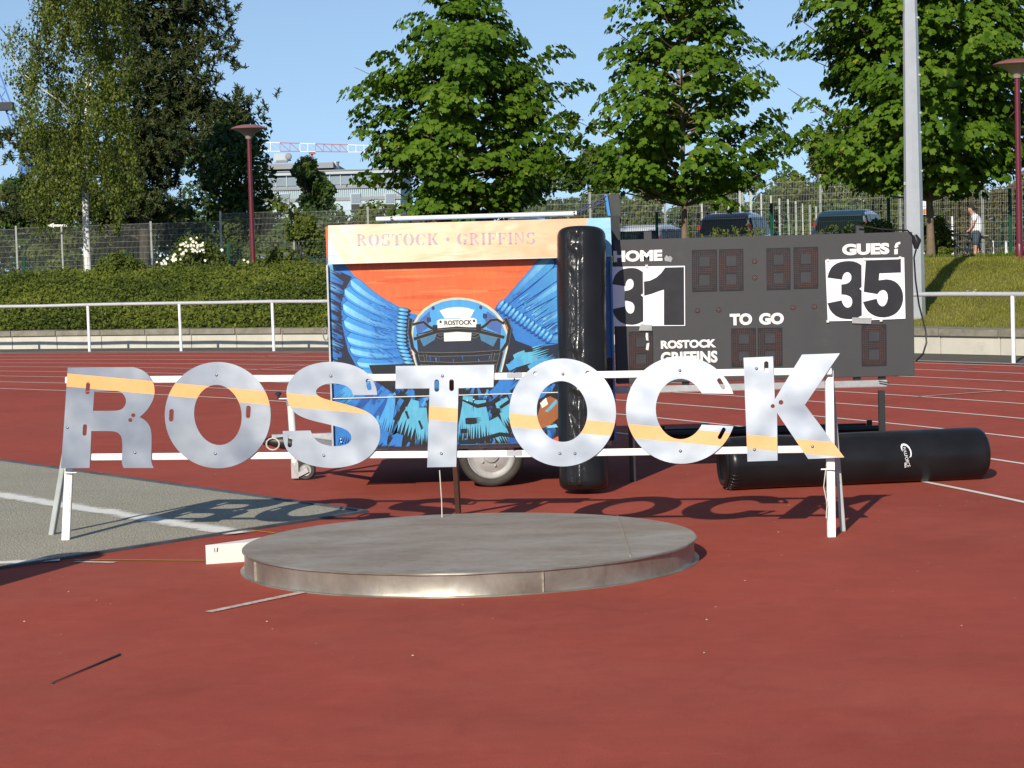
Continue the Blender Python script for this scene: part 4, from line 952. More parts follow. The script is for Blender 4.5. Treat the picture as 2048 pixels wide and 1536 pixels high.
M['grey_box'] = pmat('dark_grey_housing', (0.06, 0.065, 0.06), 0.6, var=0.2)
hb = hatch.build('hatch_box', M['grey_box'], trailer)
a_, b_ = dp(1211.5, 389, hy - .01), dp(1221, 447, hy - .01); MB().bar(a_, b_, 0.022, 0.03).build('hatch_edge', M['blue_body'], hb)
M['strap'] = pmat('strap_blue', (0.07, 0.075, 0.16), 0.8)
for dz in (0, -0.012): MB().tube([rb1 + Vector((0, 0, .01 + dz)), dp(1213, 392, hy - .02) + Vector((0, 0, dz * 3))], 0.005, 6).build('strap', M['strap'], trailer)
MB().box((TX1 + 0.05, TD + 1.0, 1.80), (0.11, 0.55, 0.30)).build('corner_box', M['black_plastic'], trailer)
# chassis, axle, wheels
MB().box(((TX0 + TX1) / 2, TD + 0.12, TZ0 - 0.022), (TX1 - TX0 - .05, 0.04, 0.035)).build('chassis_rail', M['galv'], trailer)
MB().box(((TX0 + TX1) / 2, TD + TDEP - 0.12, TZ0 - 0.022), (TX1 - TX0 - .05, 0.04, 0.035)).build('chassis_rail', M['galv'], trailer)
wc = Vector((-0.165, TD + 0.12, 0.236)); RM = Matrix(((1, 0, 0), (0, 0, 1), (0, 1, 0)))
MB().tube([wc + Vector((0, 0.1, 0)), wc + Vector((0, TDEP - .3, 0))], 0.03, 10).build('axle', M['galv'], trailer)
for yy, sgn in ((wc.y, 1), (TD + TDEP - 0.12, -1)):
    Mx = Matrix(((1, 0, 0), (0, 0, sgn), (0, 1, 0))); c = Vector((wc.x, yy, wc.z))
    wl = MB().lathe([(0.172, 0.005), (0.182, -0.012), (0.205, -0.018), (0.226, -0.004), (0.236, 0.02), (0.237, 0.075), (0.236, 0.13), (0.222, 0.152), (0.17, 0.15)], c, 40, M=Mx).build('tyre', M['rubber'], trailer, smooth=50)
    MB().lathe([(0.174, 0.0), (0.166, -0.004), (0.158, 0.012), (0.150, 0.016), (0.132, 0.03), (0.120, 0.022), (0.095, 0.010), (0.060, 0.008), (0.055, -0.010), (0.0, -0.014)], c, 36, M=Mx).build('rim', M['rim'], wl, smooth=40)
    for i in range(5):
        a_ = 2 * math.pi * i / 5; MB().lathe([(0, -.012), (.010, -.012), (.012, 0.0)], c + Vector((.08 * math.cos(a_), .004 * sgn, .08 * math.sin(a_))), 6, M=Mx).build('wheel_bolt', M['galv'], wl)
# drawbar, coupling, jockey wheel
cA = dp(665, 885, TD + TDEP / 2); zc_ = 0.335
MB().bar((TX0 + .25, TD + TDEP / 2, zc_), (dp(545, 890, TD + TDEP / 2).x, TD + TDEP / 2, zc_), 0.06, 0.055).build('drawbar', M['galv'], trailer)
for s_ in (-1, 1): MB().bar((TX0 + .05, TD + TDEP / 2 + s_ * .62, zc_ - .02), (TX0 - .30, TD + TDEP / 2 + s_ * .04, zc_ - .02), 0.05, 0.05).build('drawbar', M['galv'], trailer)
cp = dp(560, 884, TD + TDEP / 2); cpl = MB().tube([(cp.x + .12, cp.y, cp.z - .02), (cp.x + .02, cp.y, cp.z), (cp.x - .08, cp.y, cp.z + .01), (cp.x - .13, cp.y, cp.z)], [0.045, 0.055, 0.035, 0.02], 10).build('coupling', M['black_plastic'], trailer, smooth=50)
MB().tube([(cp.x - .16, cp.y, cp.z + .02), (cp.x - .19, cp.y, cp.z + .05), (cp.x - .21, cp.y, cp.z + .06)], 0.008, 6).build('lever', M['black_plastic'], cpl)
MB().tube([(cp.x - .05 + .05 * math.cos(R(t)), cp.y - .05, cp.z - .01 + .045 * math.sin(R(t))) for t in range(0, 361, 30)], 0.006, 6, caps=False).build('cable_loop', M['cord'], cpl)
JY = TD + TDEP / 2 + 0.10
j0, j1 = dp(581, 803, JY), dp(590, 930, JY)
jk = MB().tube([j1, j0], 0.028, 14).build('jockey_tube', M['white_tube'], trailer, smooth=40)
MB().lathe([(0.033, -.01), (0.034, .03), (0.028, .04)], j0 - Vector((0, 0, .02)), 14, caps=True).build('tube_head', M['galv'], jk, smooth=40)
kx = dp(557, 794, JY); MB().tube([j0 + Vector((0, 0, .02)), (kx.x, JY, j0.z + .022)], 0.009, 8).build('crank', M['galv'], jk)
MB().lathe([(0.008, -.005), (.010, .03), (.024, .036), (.024, .05), (.012, .056)], (kx.x, JY, j0.z + .02), 12, caps=True).build('crank_knob', M['black_plastic'], jk, smooth=40)
jw = dp(611, 938, JY); jwc = Vector((jw.x, JY, 0.078))
MB().bar(j1 + Vector((0.0, 0, 0.02)), j1 - Vector((0, 0, 0.10)), 0.055, 0.055).build('wheel_post', M['galv'], jk)
MB().bar(j1 + Vector((.02, -.035, -.075)), jwc + Vector((.02, -.035, 0.0)), 0.035, 0.006, up=(0, 1, 0)).build('wheel_fork', M['galv'], jk)
MB().bar(j1 + Vector((.02, .035, -.075)), jwc + Vector((.02, .035, 0.0)), 0.035, 0.006, up=(0, 1, 0)).build('wheel_fork', M['galv'], jk)
wl = MB().lathe([(0.045, -.022), (0.070, -.026), (0.078, -.014), (0.078, .014), (0.070, .026), (0.045, .022)], jwc, 24, M=RM).build('jockey_wheel', M['rubber'], jk, smooth=40)
MB().lathe([(0.0, -.028), (0.018, -.026), (0.046, -.018)], jwc, 18, M=RM).build  # hub is part of the rim below
MB().lathe([(0.046, -.020), (0.030, -.012), (0.014, -.030), (0.0, -.030)], jwc, 18, M=RM).build('jockey_rim', M['rim'], jk, smooth=40)
pl = dp(705, 921, TD + .1); MB().bar((pl.x - .1, TD + .06, TZ0 - .055), (pl.x + .26, TD + .06, TZ0 - .05), 0.02, 0.022).build('support_leg', M['galv'], trailer)
MB().tube([(dp(783, 916, TD).x + .022 * math.cos(R(t)), TD + .05, TZ0 - .066 + .018 * math.sin(R(t))) for t in range(150, 391, 30)], 0.004, 6).build('hook', M['black_plastic'], trailer)
M['tail_red'] = pmat('red_lens', (0.28, 0.02, 0.015), 0.3, var=0.1)
MB().box((TX1 + 0.045, TD + TDEP - .35, 0.52), (0.05, 0.10, 0.34)).build('rear_light', M['tail_red'], trailer, bevel=0.01)
MB().box((TX1 + 0.03, TD + TDEP - .35, TZ0 + .10), (0.06, 0.30, 0.10)).build('rear_bracket', M['black_plastic'], trailer)
# ================================================================== SCOREBOARD
SD = 15.60
score = thing('scoreboard', 'dark grey scoreboard with white score cards and unlit digit panels beside the trailer', 'scoreboard', (2.0, SD, 0))
M['score_face'] = pmat('scoreboard_face', (0.040, 0.040, 0.043), 0.6, var=0.10, scale=4, bmp=0.05, dirt=(0.065, 0.065, 0.066))
M['score_white'] = pmat('white_lettering', (0.74, 0.73, 0.70), 0.5, var=0.06, scale=8)
M['card_white'] = pmat('score_card', (0.80, 0.80, 0.83), 0.5, var=0.03, scale=4)
M['card_black'] = pmat('score_digit', (0.018, 0.018, 0.020), 0.38, var=0.4, scale=5, dirt=(0.05, 0.05, 0.05))
M['digit_panel'] = pmat('digit_panel', (0.022, 0.020, 0.020), 0.3, var=0.2, scale=20)
M['led'] = pmat('unlit_led', (0.19, 0.07, 0.05), 0.35, var=0.45, scale=90)
M['tape'] = pmat('silver_tape', (0.42, 0.43, 0.42), 0.35, 0.4, var=0.25, scale=12)
M['black_steel'] = pmat('black_steel', (0.014, 0.014, 0.015), 0.5, var=0.3)
def S(x, y, w=0.0): q = dp(x, y, SD); q.y -= w; return q
def B(x, y): return dp(x, y, 17.6)
def zs(L): return [(1200 + x * .3223, 420 + y * .3223) for x, y in L]
X0, X1 = S(1226, 480).x, S(1825, 470).x; ZB, ZT = S(1500, 760.5).z, S(1500, 472.5).z
MB().box(((X0 + X1) / 2, SD + 0.061, (ZB + ZT) / 2), (X1 - X0, 0.12, ZT - ZB)).build('cabinet', M['score_face'], score, bevel=0.004)
def flat(name, loops, mat, parent, w, th=0.0, mp=zs):
    mb = MB(); L2 = [[(S(*p).x, S(*p).z) for p in mp(L)] for L in loops]
    mb.plate(L2, lambda u, v, t: Vector((u, SD - w + t, v)), th); return mb.build(name, mat, parent)
def text(txt, x0, y0, x1, y1, bold=0.03, w=0.0012):
    (a, b), (c, d) = zs([(x0, y1), (x1, y0)]); p, q = S(a, b, w), S(c, d, w)
    return letters_mesh('lettering', txt, p, q, M['score_white'], score, bold, 0.0)
text('HOME', 84, 245, 386, 324, 0.055); text('GUES', 1503, 203, 1795, 282, 0.055); text('TO', 806, 640, 943, 717, 0.055); text('GO', 988, 636, 1140, 713, 0.055)
flat('lettering', [[(1826, 230), (1836, 205), (1862, 196), (1864, 210), (1848, 216), (1852, 228), (1838, 234), (1836, 240)]], M['score_white'], score, 0.0012)
flat('lettering', [[(1826, 244), (1848, 240), (1847, 274), (1826, 275)]], M['score_white'], score, 0.0012)
text('ROSTOCK', 378, 801, 720, 862, 0.05); text('GRIFFINS', 378, 872, 728, 956, 0.04)
# score cards: two pairs of cards with large digits
card = flat('score_card', [[(72, 352), (266, 350), (266, 720), (76, 721)]], M['card_white'], score, 0.010, 0.004)
three = [(1410, 420), (1418, 385), (1440, 348), (1480, 324), (1535, 315), (1585, 320), (1621, 342), (1622, 478), (1608, 488), (1622, 500), (1623, 655), (1585, 673), (1540, 679), (1475, 668), (1428, 628), (1410, 578), (1498, 560), (1508, 590), (1530, 608), (1556, 600), (1566, 568), (1556, 540), (1528, 527), (1496, 524), (1496, 462), (1530, 458), (1555, 440), (1560, 410), (1545, 386), (1522, 386), (1506, 404), (1500, 432)]
M3 = [((x - 1410) / 213 * 190 + 76, (y - 315) / 364 * 356 + 358) for x, y in three]
flat('digit', [smooth_loop(M3, {0, 6, 7, 8, 9, 10, 15, 16, 23, 24, 31}, 1)], M['card_black'], card, 0.0112)
card = flat('score_card', [[(268, 350), (526, 346), (528, 719), (268, 720)]], M['card_white'], score, 0.010, 0.004)
flat('digit', [[(404, 357), (520, 354), (522, 714), (396, 714), (396, 494), (360, 505), (320, 520), (274, 532), (272, 444), (310, 438), (350, 418), (380, 390)]], M['card_black'], card, 0.0112)
card = flat('score_card', [[(1397, 310), (1626, 300), (1630, 686), (1412, 690)]], M['card_white'], score, 0.010, 0.004)
flat('digit', [smooth_loop(three, {0, 6, 7, 8, 9, 10, 15, 16, 23, 24, 31}, 1)], M['card_black'], card, 0.0112)
card = flat('score_card', [[(1628, 299), (1886, 294), (1894, 674), (1632, 685)]], M['card_white'], score, 0.010, 0.004)
five = [(1648, 312), (1865, 305), (1866, 388), (1732, 393), (1728, 436), (1790, 428), (1840, 448), (1872, 490), (1882, 545), (1870, 600), (1835, 645), (1780, 667), (1720, 665), (1670, 640), (1642, 602), (1631, 570), (1715, 550), (1725, 582), (1747, 600), (1770, 590), (1785, 555), (1782, 515), (1762, 495), (1737, 500), (1720, 522), (1635, 508)]
flat('digit', [smooth_loop(five, {0, 1, 2, 3, 4, 15, 16, 24, 25}, 1)], M['card_black'], card, 0.0112)
M['peg'] = pmat('card_peg', (0.70, 0.68, 0.62), 0.5)
for x, y in ((288, 347), (1412, 312), (1640, 305), (1860, 296), (1742, 684), (1412, 690)): 
    q = S(*zs([(x, y)])[0]); MB().box((q.x, SD - 0.010, q.z), (0.018, 0.016, 0.018)).build('card_peg', M['peg'], score)
flat('tape', [[(1563, 666), (1684, 669), (1680, 706), (1562, 702)]], M['tape'], score, 0.016, 0.002); flat('tape', [[(250, 708), (320, 712), (322, 748), (240, 748)]], M['tape'], score, 0.016, 0.002)
flat('tape', [[(284, 762), (298, 762), (300, 812), (282, 806)]], M['score_white'], score, 0.004); flat('tape', [[(290, 826), (306, 824), (300, 870), (284, 866)]], M['score_white'], score, 0.004)
flat('tape', [[(398, 300), (412, 280), (424, 290), (436, 284), (450, 300), (440, 324), (424, 318), (404, 318)]], M['tape'], score, 0.004)
# unlit digits: rows of small lamps in the outline of an eight
def digit(x0, y0, x1, y1):
    pn = flat('digit_panel', [[(x0, y0), (x1, y0 - 4), (x1 + 2, y1 - 4), (x0 + 2, y1)]], M['digit_panel'], score, 0.003, 0.0025)
    mb = MB(); w, h = x1 - x0, y1 - y0; cols, rows = 12, 21; 
    for i in range(cols):
        for j in range(rows):
            u, v = (i + .5) / cols, (j + .5) / rows
            edge = i < 3 or i >= cols - 3 or j < 3 or j >= rows - 3 or 9 <= j <= 11
            if not edge: continue
            if min(i, cols - 1 - i) + min(j, rows - 1 - j, abs(j - 10) + 20 if False else 99) < 2: continue
            q = S(*zs([(x0 + w * (0.03 + .94 * u), y0 + h * (0.03 + .94 * v) - 4 * u)])[0]); r = 0.0027
            b = len(mb.v); mb.add([(q.x + r * math.cos(t), SD - 0.0052, q.z + r * math.sin(t)) for t in [0, 1.05, 2.09, 3.14, 4.19, 5.24]], [(0, 1, 2, 3, 4, 5)])
    tag(mb.build('lamp_dots', M['led'], pn), kind='stuff')
    for (ya, yb) in ((0.16, 0.40), (0.60, 0.84)):
        cx = x0 + w * 0.30; q = flat('digit_window', [[(cx, y0 + h * ya), (x0 + w * .72, y0 + h * ya - 2), (x0 + w * .72, y0 + h * yb - 2), (cx, y0 + h * yb)]], M['dark_inside'], pn, 0.0046, 0)
for d in ((570, 248, 724, 508), (738, 244, 888, 504), (1032, 237, 1180, 497), (1200, 231, 1352, 490), (178, 755, 328, 992), (814, 735, 966, 975), (978, 732, 1130, 972), (1622, 712, 1776, 970)): digit(*d)
for x, y in ((960, 318), (960, 420), (605, 623), (737, 619), (1197, 605), (1329, 600)):
    q = S(*zs([(x, y)])[0]); lm = MB().lathe([(0.0, .004), (.016, .004), (.019, .0)], Vector((q.x, SD, q.z)), 16, M=Matrix(((1, 0, 0), (0, 0, -1), (0, 1, 0)))).build('lamp', M['digit_panel'], score)
    mb = MB()
    for i in range(8): a = i * math.pi / 4; mb.lathe([(0.0, .001), (.0033, 0)], Vector((q.x + .0125 * math.cos(a), SD - .0055, q.z + .0125 * math.sin(a))), 6, M=Matrix(((1, 0, 0), (0, 0, -1), (0, 1, 0))))
    mb.lathe([(0.0, .001), (.005, 0)], Vector((q.x, SD - .0055, q.z)), 6, M=Matrix(((1, 0, 0), (0, 0, -1), (0, 1, 0))))
    tag(mb.build('lamp_dots', M['led'], lm), kind='stuff')
# lugs on top, carrying frame, legs and base
for x, y in ((1296, 465), (1722, 458)):
    q = S(x, y); MB().box((q.x, SD + 0.06, ZT + 0.028), (0.055, 0.05, 0.058)).build('lifting_lug', M['score_face'], score)
bz = S(1500, 775).z
beam = MB().bar((S(1232, 781).x, SD + .05, S(1232, 781).z), (S(1776, 767).x, SD + .05, S(1776, 767).z), 0.05, 0.05).build('beam', M['galv'], score, bevel=0.004)
MB().bar((S(1757, 762).x, SD - .01, S(1757, 762).z), (S(1778, 766).x, SD - .01, S(1778, 766).z), 0.008, 0.008).build('tie_wire', M['black_steel'], score)
for x in (1716, 1540, 1766, 1372): q = S(x, 757); MB().box((q.x, SD + .05, ZB - .012), (0.05, 0.05, 0.022)).build('clamp', M['black_steel'], score)
lx = S(1765, 780).x
MB().bar((lx, SD + .05, 0.0), (lx, SD + .05, S(1765, 776).z - .02), 0.045, 0.045).build('leg', M['black_steel'], score, bevel=0.003)
lx2 = S(1262, 780).x; MB().bar((lx2, SD + .05, 0.0), (lx2, SD + .05, S(1262, 786).z - .02), 0.045, 0.045).build('leg', M['black_steel'], score, bevel=0.003)
MB().bar((B(1305, 872).x, 17.0 + .75, 0.16), (B(1738, 868).x, 17.0 + .75, 0.16), 0.06, 0.10).build('base_rail', M['black_steel'], score, bevel=0.004)
MB().tube([(B(1305, 872).x, 17.0 + .45, 0.19), (B(1752, 868).x, 17.0 + .45, 0.19)], 0.025, 10).build('base_rail', M['black_steel'], score, smooth=40)
for x in (1320, 1735):
    q = B(x, 868); MB().bar((q.x, 17.0 + .30, 0.10), (q.x, 17.0 + 1.1, 0.10), 0.05, 0.05).build('base_rail', M['black_steel'], score)
    for yy in (17.0 + .45, 17.0 + .75, 17.0 + 1.05): MB().box((q.x + .015, yy, .07), (0.045, 0.05, 0.14)).build('base_foot', M['black_steel'], score)
    MB().box((q.x + .02, 17.0 + .62, 0.20), (0.04, 0.04, 0.09)).build('base_lug', M['black_steel'], score)
M['cable'] = pmat('black_cable', (0.012, 0.012, 0.012), 0.5)
cb = [(1716, 450), (1760, 458), (1815, 461), (1828, 474), (1834, 492), (1828, 515), (1831, 560), (1838, 610), (1851, 660), (1853, 685), (1846, 708), (1832, 722)]
MB().tube([dp(x, y, SD - .02 + .03 * math.sin(i)) for i, (x, y) in enumerate(cb)], 0.007, 6).build('cable', M['cable'], score, smooth=60)
q = dp(1832, 484, SD); MB().tube([q + Vector((-.01, 0, .05)), q + Vector((.005, 0, .01)), q + Vector((0.0, 0, -.05))], [.018, .035, .015], 8).build('plug', M['cable'], score, smooth=60)

# ================================================================== TACKLING DUMMIES
def vinyl():
    m, nt, p = nodes_of('black_vinyl'); tc = N(nt, 'ShaderNodeTexCoord').outputs['Object']
    n1 = noise(nt, tc, 2.5, 5, 0.6); n2 = noise(nt, tc, 6.0, 3, 0.5, 0.5)
    nt.links.new(ramp(nt, n1, [(0.3, (0.008, 0.008, 0.009)), (0.7, (0.015, 0.015, 0.017))]), p.inputs['Base Color'])
    setin(p, Roughness=0.30); p.inputs['Specular IOR Level'].default_value = 0.25; bump(nt, p, n2, 0.10, 0.02); return m
M['vinyl'] = vinyl()
def creased():
    m, nt, p = nodes_of('creased_vinyl'); tc = N(nt, 'ShaderNodeTexCoord').outputs['Object']
    n2 = noise(nt, tc, 13.0, 3, 0.5, 1.0, (1.4, 1.4, 0.7))
    p.inputs['Base Color'].default_value = rgba((0.014, 0.013, 0.012)); setin(p, Roughness=0.26); bump(nt, p, n2, 0.5, 0.02); return m
M['vinyl_crease'] = creased()
def dummy_cover(L, r, seed, n=64, m=40):
    """upright padded roll along z with rounded ends and shallow dents"""
    rr = random.Random(seed); ph = [(rr.randint(1, 5), rr.uniform(0, 6), rr.uniform(2, 9), rr.uniform(0, 6)) for _ in range(6)]
    mb = MB(); prof = []; e = 0.06
    for i in range(7): t = i / 6 * math.pi / 2; prof.append((r - e + e * math.sin(t) if i else r - e, e - e * math.cos(t)))
    for i in range(1, m): prof.append((r, e + (L - 2 * e) * i / m))
    for i in range(7): t = math.pi / 2 - i / 6 * math.pi / 2; prof.append((r - e + e * math.sin(t), L - e + e * math.cos(t)))
    prof = [(0.02, 0.012)] + [(r * .5, 0.004)] + prof + [(r * .5, L - .004), (0.02, L - .012)]
    vs = []; fs = []
    for (q, z) in prof:
        for k in range(n):
            a = 2 * math.pi * k / n; d = sum(math.sin(h * a + p) * math.sin(zz * z + p2) for h, p, zz, p2 in ph) * 0.0016
            vs.append(((q + d) * math.cos(a), (q + d) * math.sin(a), z))
    for i in range(len(prof) - 1):
        for k in range(n): a, b = i * n + k, i * n + (k + 1) % n; fs.append((a, b, b + n, a + n))
    fs.append(tuple(range(n - 1, -1, -1))); e_ = (len(prof) - 1) * n; fs.append(tuple(e_ + k for k in range(n)))
    mb.add(vs, fs); return mb
PL, PR = 1.93, 0.172
# standing one
pb = gp(1165, 990); pb = Vector((0.478, 14.93, 0.024))
stand = thing('tackling_dummy', 'black vinyl tackling dummy standing upright in front of the painted trailer', 'tackling dummy', pb, 'round tackling dummies')
dummy_cover(PL - .085, PR, 4).build('cover', M['vinyl'], stand, smooth=50, world=False)
# zip flap: a narrow puckered strip down the front
def strip(L, r, a0, a1, seed):
    rr = random.Random(seed); mb = MB(); nz, na = 150, 12; vs = []; fs = []
    off = [rr.uniform(-1, 1) for _ in range(nz + 1)]
    for i in range(nz + 1):
        z = 0.03 + (L - 0.06) * i / nz; wob = 0.03 * math.sin(z * 5.0) + 0.02 * math.sin(z * 17 + 1)
        for j in range(na + 1):
            t = j / na; a = a0 + (a1 - a0) * t + wob * (1 - abs(2 * t - 1)) * .5
            rid = 0.010 * math.exp(-((t - .72) / .10) ** 2) + 0.006 * math.exp(-((t - .12) / .08) ** 2)
            puck = 0.013 * math.sin(z * 27 + 4 * math.sin(z * 6 + seed) + t * 4) * math.sin(math.pi * t) ** 2 * (0.5 + .5 * math.sin(z * 7 + seed)) + 0.0012 * off[i] * math.sin(math.pi * t)
            q = r + 0.002 + (rid + puck) * min(1, t * 6, (1 - t) * 6); q = max(q, r + .0012)
            ez = min(1.0, min(z, L - z) / .06); q2 = q - 0.06 * (1 - math.sqrt(max(0, 1 - (1 - ez) ** 2)))
            vs.append((q2 * math.cos(a), q2 * math.sin(a), z))
    for i in range(nz):
        for j in range(na): a = i * (na + 1) + j; fs.append((a, a + 1, a + na + 2, a + na + 1))
    mb.add(vs, fs); return mb
strip(PL - .085, PR, R(228), R(272), 2).build('zip_flap', M['vinyl_crease'], stand, smooth=180, world=False)
stand.rotation_euler = (R(-8.0), R(1.2), 0)
# lying one: same kind, turned on its side
lie = thing('tackling_dummy', 'black vinyl tackling dummy lying on the red track with a white logo', 'tackling dummy', (0, 0, 0), 'round tackling dummies')
l0 = gp(1452, 985); l1 = gp(1962, 962)
LL = 1.90; PR2 = 0.185
dummy_cover(LL, PR2, 9).build('cover', M['vinyl'], lie, smooth=50, world=False)
mb = MB()
for i in range(15):
    a = R(200 + i * 9.5) ; mb.tube([((PR2 - .018) * math.cos(a), (PR2 - .018) * math.sin(a), .010), ((PR2 - .002) * math.cos(a + .03), (PR2 - .002) * math.sin(a + .03), .040), ((PR2 + .002) * math.cos(a + .05), (PR2 + .002) * math.sin(a + .05), .09 + .02 * math.sin(i * 3))], [.004, .007, .001], 6)
o = mb.build('end_puckers', M['vinyl_crease'], lie, smooth=180, world=False); tag(o, kind='stuff')
mb = MB(); mb.lathe([(0.105, -.001), (0.125, -.012), (0.150, -.010), (0.160, .004)], (0, 0, 0), 40); mb.build('end_rim', M['vinyl'], lie, smooth=180, world=False)
axis = (Vector((l1.x, l1.y, 0)) - Vector((l0.x, l0.y, 0))).normalized()
yv = Vector((0, 0, 1)); xv = yv.cross(axis)
lie.matrix_world = Matrix(((xv.x, yv.x, axis.x, l0.x + xv.x * -0.0), (xv.y, yv.y, axis.y, l0.y + PR2 * .86), (xv.z, yv.z, axis.z, PR2 - 0.004), (0, 0, 0, 1)))
# printed logo: swoosh and name, wrapped on the roll
M['print'] = pmat('white_print', (0.72, 0.72, 0.72), 0.5, var=0.05)
def wrap_lie(x, y):                       # photo point -> (along, angle) on the lying roll
    d = ray(x, y); o = EYE; Minv = lie.matrix_world.inverted(); o = Minv @ o; d = (Minv.to_3x3() @ d).normalized()
    a = d.x ** 2 + d.y ** 2; b = 2 * (o.x * d.x + o.y * d.y); c = o.x ** 2 + o.y ** 2 - (PR2 + .003) ** 2; disc = b * b - 4 * a * c
    t = (-b - math.sqrt(max(disc, 0))) / (2 * a); return o + d * t
bpy.context.view_layer.update()
def zl(L): return [(1600 + x * .21875, 700 + y * .21875) for x, y in L]
sw = [(938, 930), (925, 905), (920, 880), (928, 860), (950, 854), (975, 862), (1000, 885), (1017, 920), (1022, 950), (1018, 975), (1000, 985), (1010, 960), (1008, 930), (995, 900), (970, 878), (945, 872), (934, 885), (936, 905)]
mb = MB(); V = [wrap_lie(*p) for p in zl(sw)]; tr = tessellate_polygon([[Vector((p[0], -p[1], 0)) for p in sw]]); mb.add(V, tr); mb.build('logo', M['print'], lie, world=False)
cu = bpy.data.curves.new('t', 'FONT'); cu.body = 'FULLFORCE'; cu.offset = 0.005; cu.fill_mode = 'FRONT'
ob = bpy.data.objects.new('t', cu); COL.objects.link(ob); bpy.context.view_layer.update()
me = bpy.data.meshes.new_from_object(ob.evaluated_get(bpy.context.evaluated_depsgraph_get())); bpy.data.objects.remove(ob)
vv = np.array([v.co[:] for v in me.vertices]); lo, hi = vv.min(0), vv.max(0)
def run_text(txt_v, faces, x0, y0, x1, y1, h):
    mb = MB(); out = []; dx, dy = x1 - x0, y1 - y0; L = math.hypot(dx, dy); nx, ny = dy / L, -dx / L
    for v in txt_v:
        t, s = (v[0] - lo[0]) / (hi[0] - lo[0]), (v[1] - lo[1]) / (hi[1] - lo[1]); hh = h * (0.75 + .55 * t)
        out.append(wrap_lie(*zl([(x0 + dx * t + nx * hh * s, y0 + dy * t + ny * hh * s)])[0]))
    mb.add(out, faces); return mb.build('lettering', M['print'], lie, world=False)
run_text(vv, [tuple(p.vertices) for p in me.polygons], 942, 890, 976, 1072, 27)
mb = MB()
for i in range(4):
    V = [wrap_lie(*p) for p in zl([(956, 1030 + i * 12), (968, 1030 + i * 12), (968, 1039 + i * 12), (956, 1039 + i * 12)])]; mb.add(V, [(0, 1, 2, 3)])
tag(mb.build('small_lettering', M['print'], lie, world=False), kind='stuff')

# ================================================================== LAMPS, MAST
M['burgundy'] = pmat('burgundy_paint', (0.115, 0.012, 0.022), 0.38, var=0.15, scale=5)
M['lamp_shade'] = pmat('lamp_shade', (0.26, 0.105, 0.095), 0.35, var=0.15, scale=4)
M['lamp_glass'] = pmat('lamp_underside', (0.34, 0.29, 0.24), 0.5, var=0.1)
def street_lamp(base, h, label):
    t = thing('street_lamp', label, 'lamp', base, 'burgundy street lamps')
    MB().tube([base, base + Vector((0, 0, h - .34))], [0.062, 0.052], 16).build('post', M['burgundy'], t, smooth=40)
    MB().lathe([(0.07, 0), (0.075, .25), (0.066, .27)], base, 16).build('base_sleeve', M['burgundy'], t, smooth=40)
    MB().lathe([(0.070, h - .36), (0.085, h - .33), (0.10, h - .30), (0.17, h - .225), (0.28, h - .155), (0.41, h - .112)], base, 40).build('bowl', M['lamp_glass'], t, smooth=50)
    MB().lathe([(0.41, h - .114), (0.45, h - .112), (0.46, h - .10), (0.44, h - .085), (0.34, h - .040), (0.18, h - .006), (0.0, h)], base, 40).build('shade', M['lamp_shade'], t, smooth=50)
def terr_at(x, y): return terr(math.hypot(x - CX, y - CY), math.degrees(math.atan2(y - CY, x - CX)))
street_lamp(Vector((-6.46, 54.5, 1.45)), 3.78, 'burgundy street lamp in front of the dark round tree, left of the trailer')
street_lamp(Vector((9.73, 41.0, terr_at(9.73, 41.0))), 3.76, 'burgundy street lamp at the right edge beside the maple')
M['mast'] = pmat('galvanised_mast', (0.50, 0.52, 0.53), 0.42, 0.45, var=0.10, scale=3, dirt=(0.58, 0.58, 0.56))
mbz = Vector((6.69, 35.5, terr_at(6.69, 35.5) - .05))
mast = thing('floodlight_mast', 'tall galvanised steel mast rising behind the scoreboard', 'mast', mbz)
mb = MB(); mb.lathe([(0.168, 0), (0.150, 2.2), (0.143, 2.9), (0.120, 5.02)], mbz, 8, M=Matrix.Rotation(R(22.5 + 8), 3, 'Z')); mb.build('lower_section', M['mast'], mast)
mb = MB(); mb.lathe([(0.115, 5.0), (0.07, 12.5), (0.0, 12.52)], mbz, 8, M=Matrix.Rotation(R(22.5 + 8), 3, 'Z')); mb.build('upper_section', M['mast'], mast)
for z in (1.1, 2.45, 3.08, 3.40, 4.02, 4.30, 4.95, 5.6): MB().box(mbz + Vector((0.150 - .008 * z, -.05, z)), (0.045, 0.03, 0.03)).build('step_lug', M['galv'], mast)
MB().box(mbz + Vector((-.15, -.06, 2.25)), (0.03, 0.03, 0.05)).build('step_lug', M['galv'], mast)
# ================================================================== TREES AND SHRUBS
M['bark'] = pmat('maple_bark', (0.16, 0.115, 0.075), 0.9, var=0.3, scale=9, bmp=0.5, bscale=30)
M['bark_dark'] = pmat('dark_bark', (0.05, 0.04, 0.03), 0.95, var=0.4, scale=6, bmp=0.8, bscale=14)
M['maple_leaf'] = leafmat('maple_leaves', [(0.032, 0.075, 0.007), (0.064, 0.132, 0.011), (0.100, 0.182, 0.015), (0.135, 0.215, 0.020), (0.28, 0.28, 0.02)], 0.38, 0.55, 0.12)
M['birch_leaf'] = leafmat('birch_leaves', [(0.034, 0.052, 0.008), (0.080, 0.110, 0.014), (0.135, 0.160, 0.022), (0.20, 0.22, 0.032)], 0.35, 0.5, 0.25)
M['dark_leaf'] = leafmat('dark_leaves', [(0.014, 0.034, 0.007), (0.034, 0.068, 0.010), (0.060, 0.100, 0.014), (0.10, 0.085, 0.03)], 0.2, 0.45, 0.25)
M['olive_leaf'] = leafmat('olive_leaves', [(0.045, 0.068, 0.010), (0.085, 0.115, 0.016), (0.13, 0.155, 0.026)], 0.25, 0.55, 0.2)
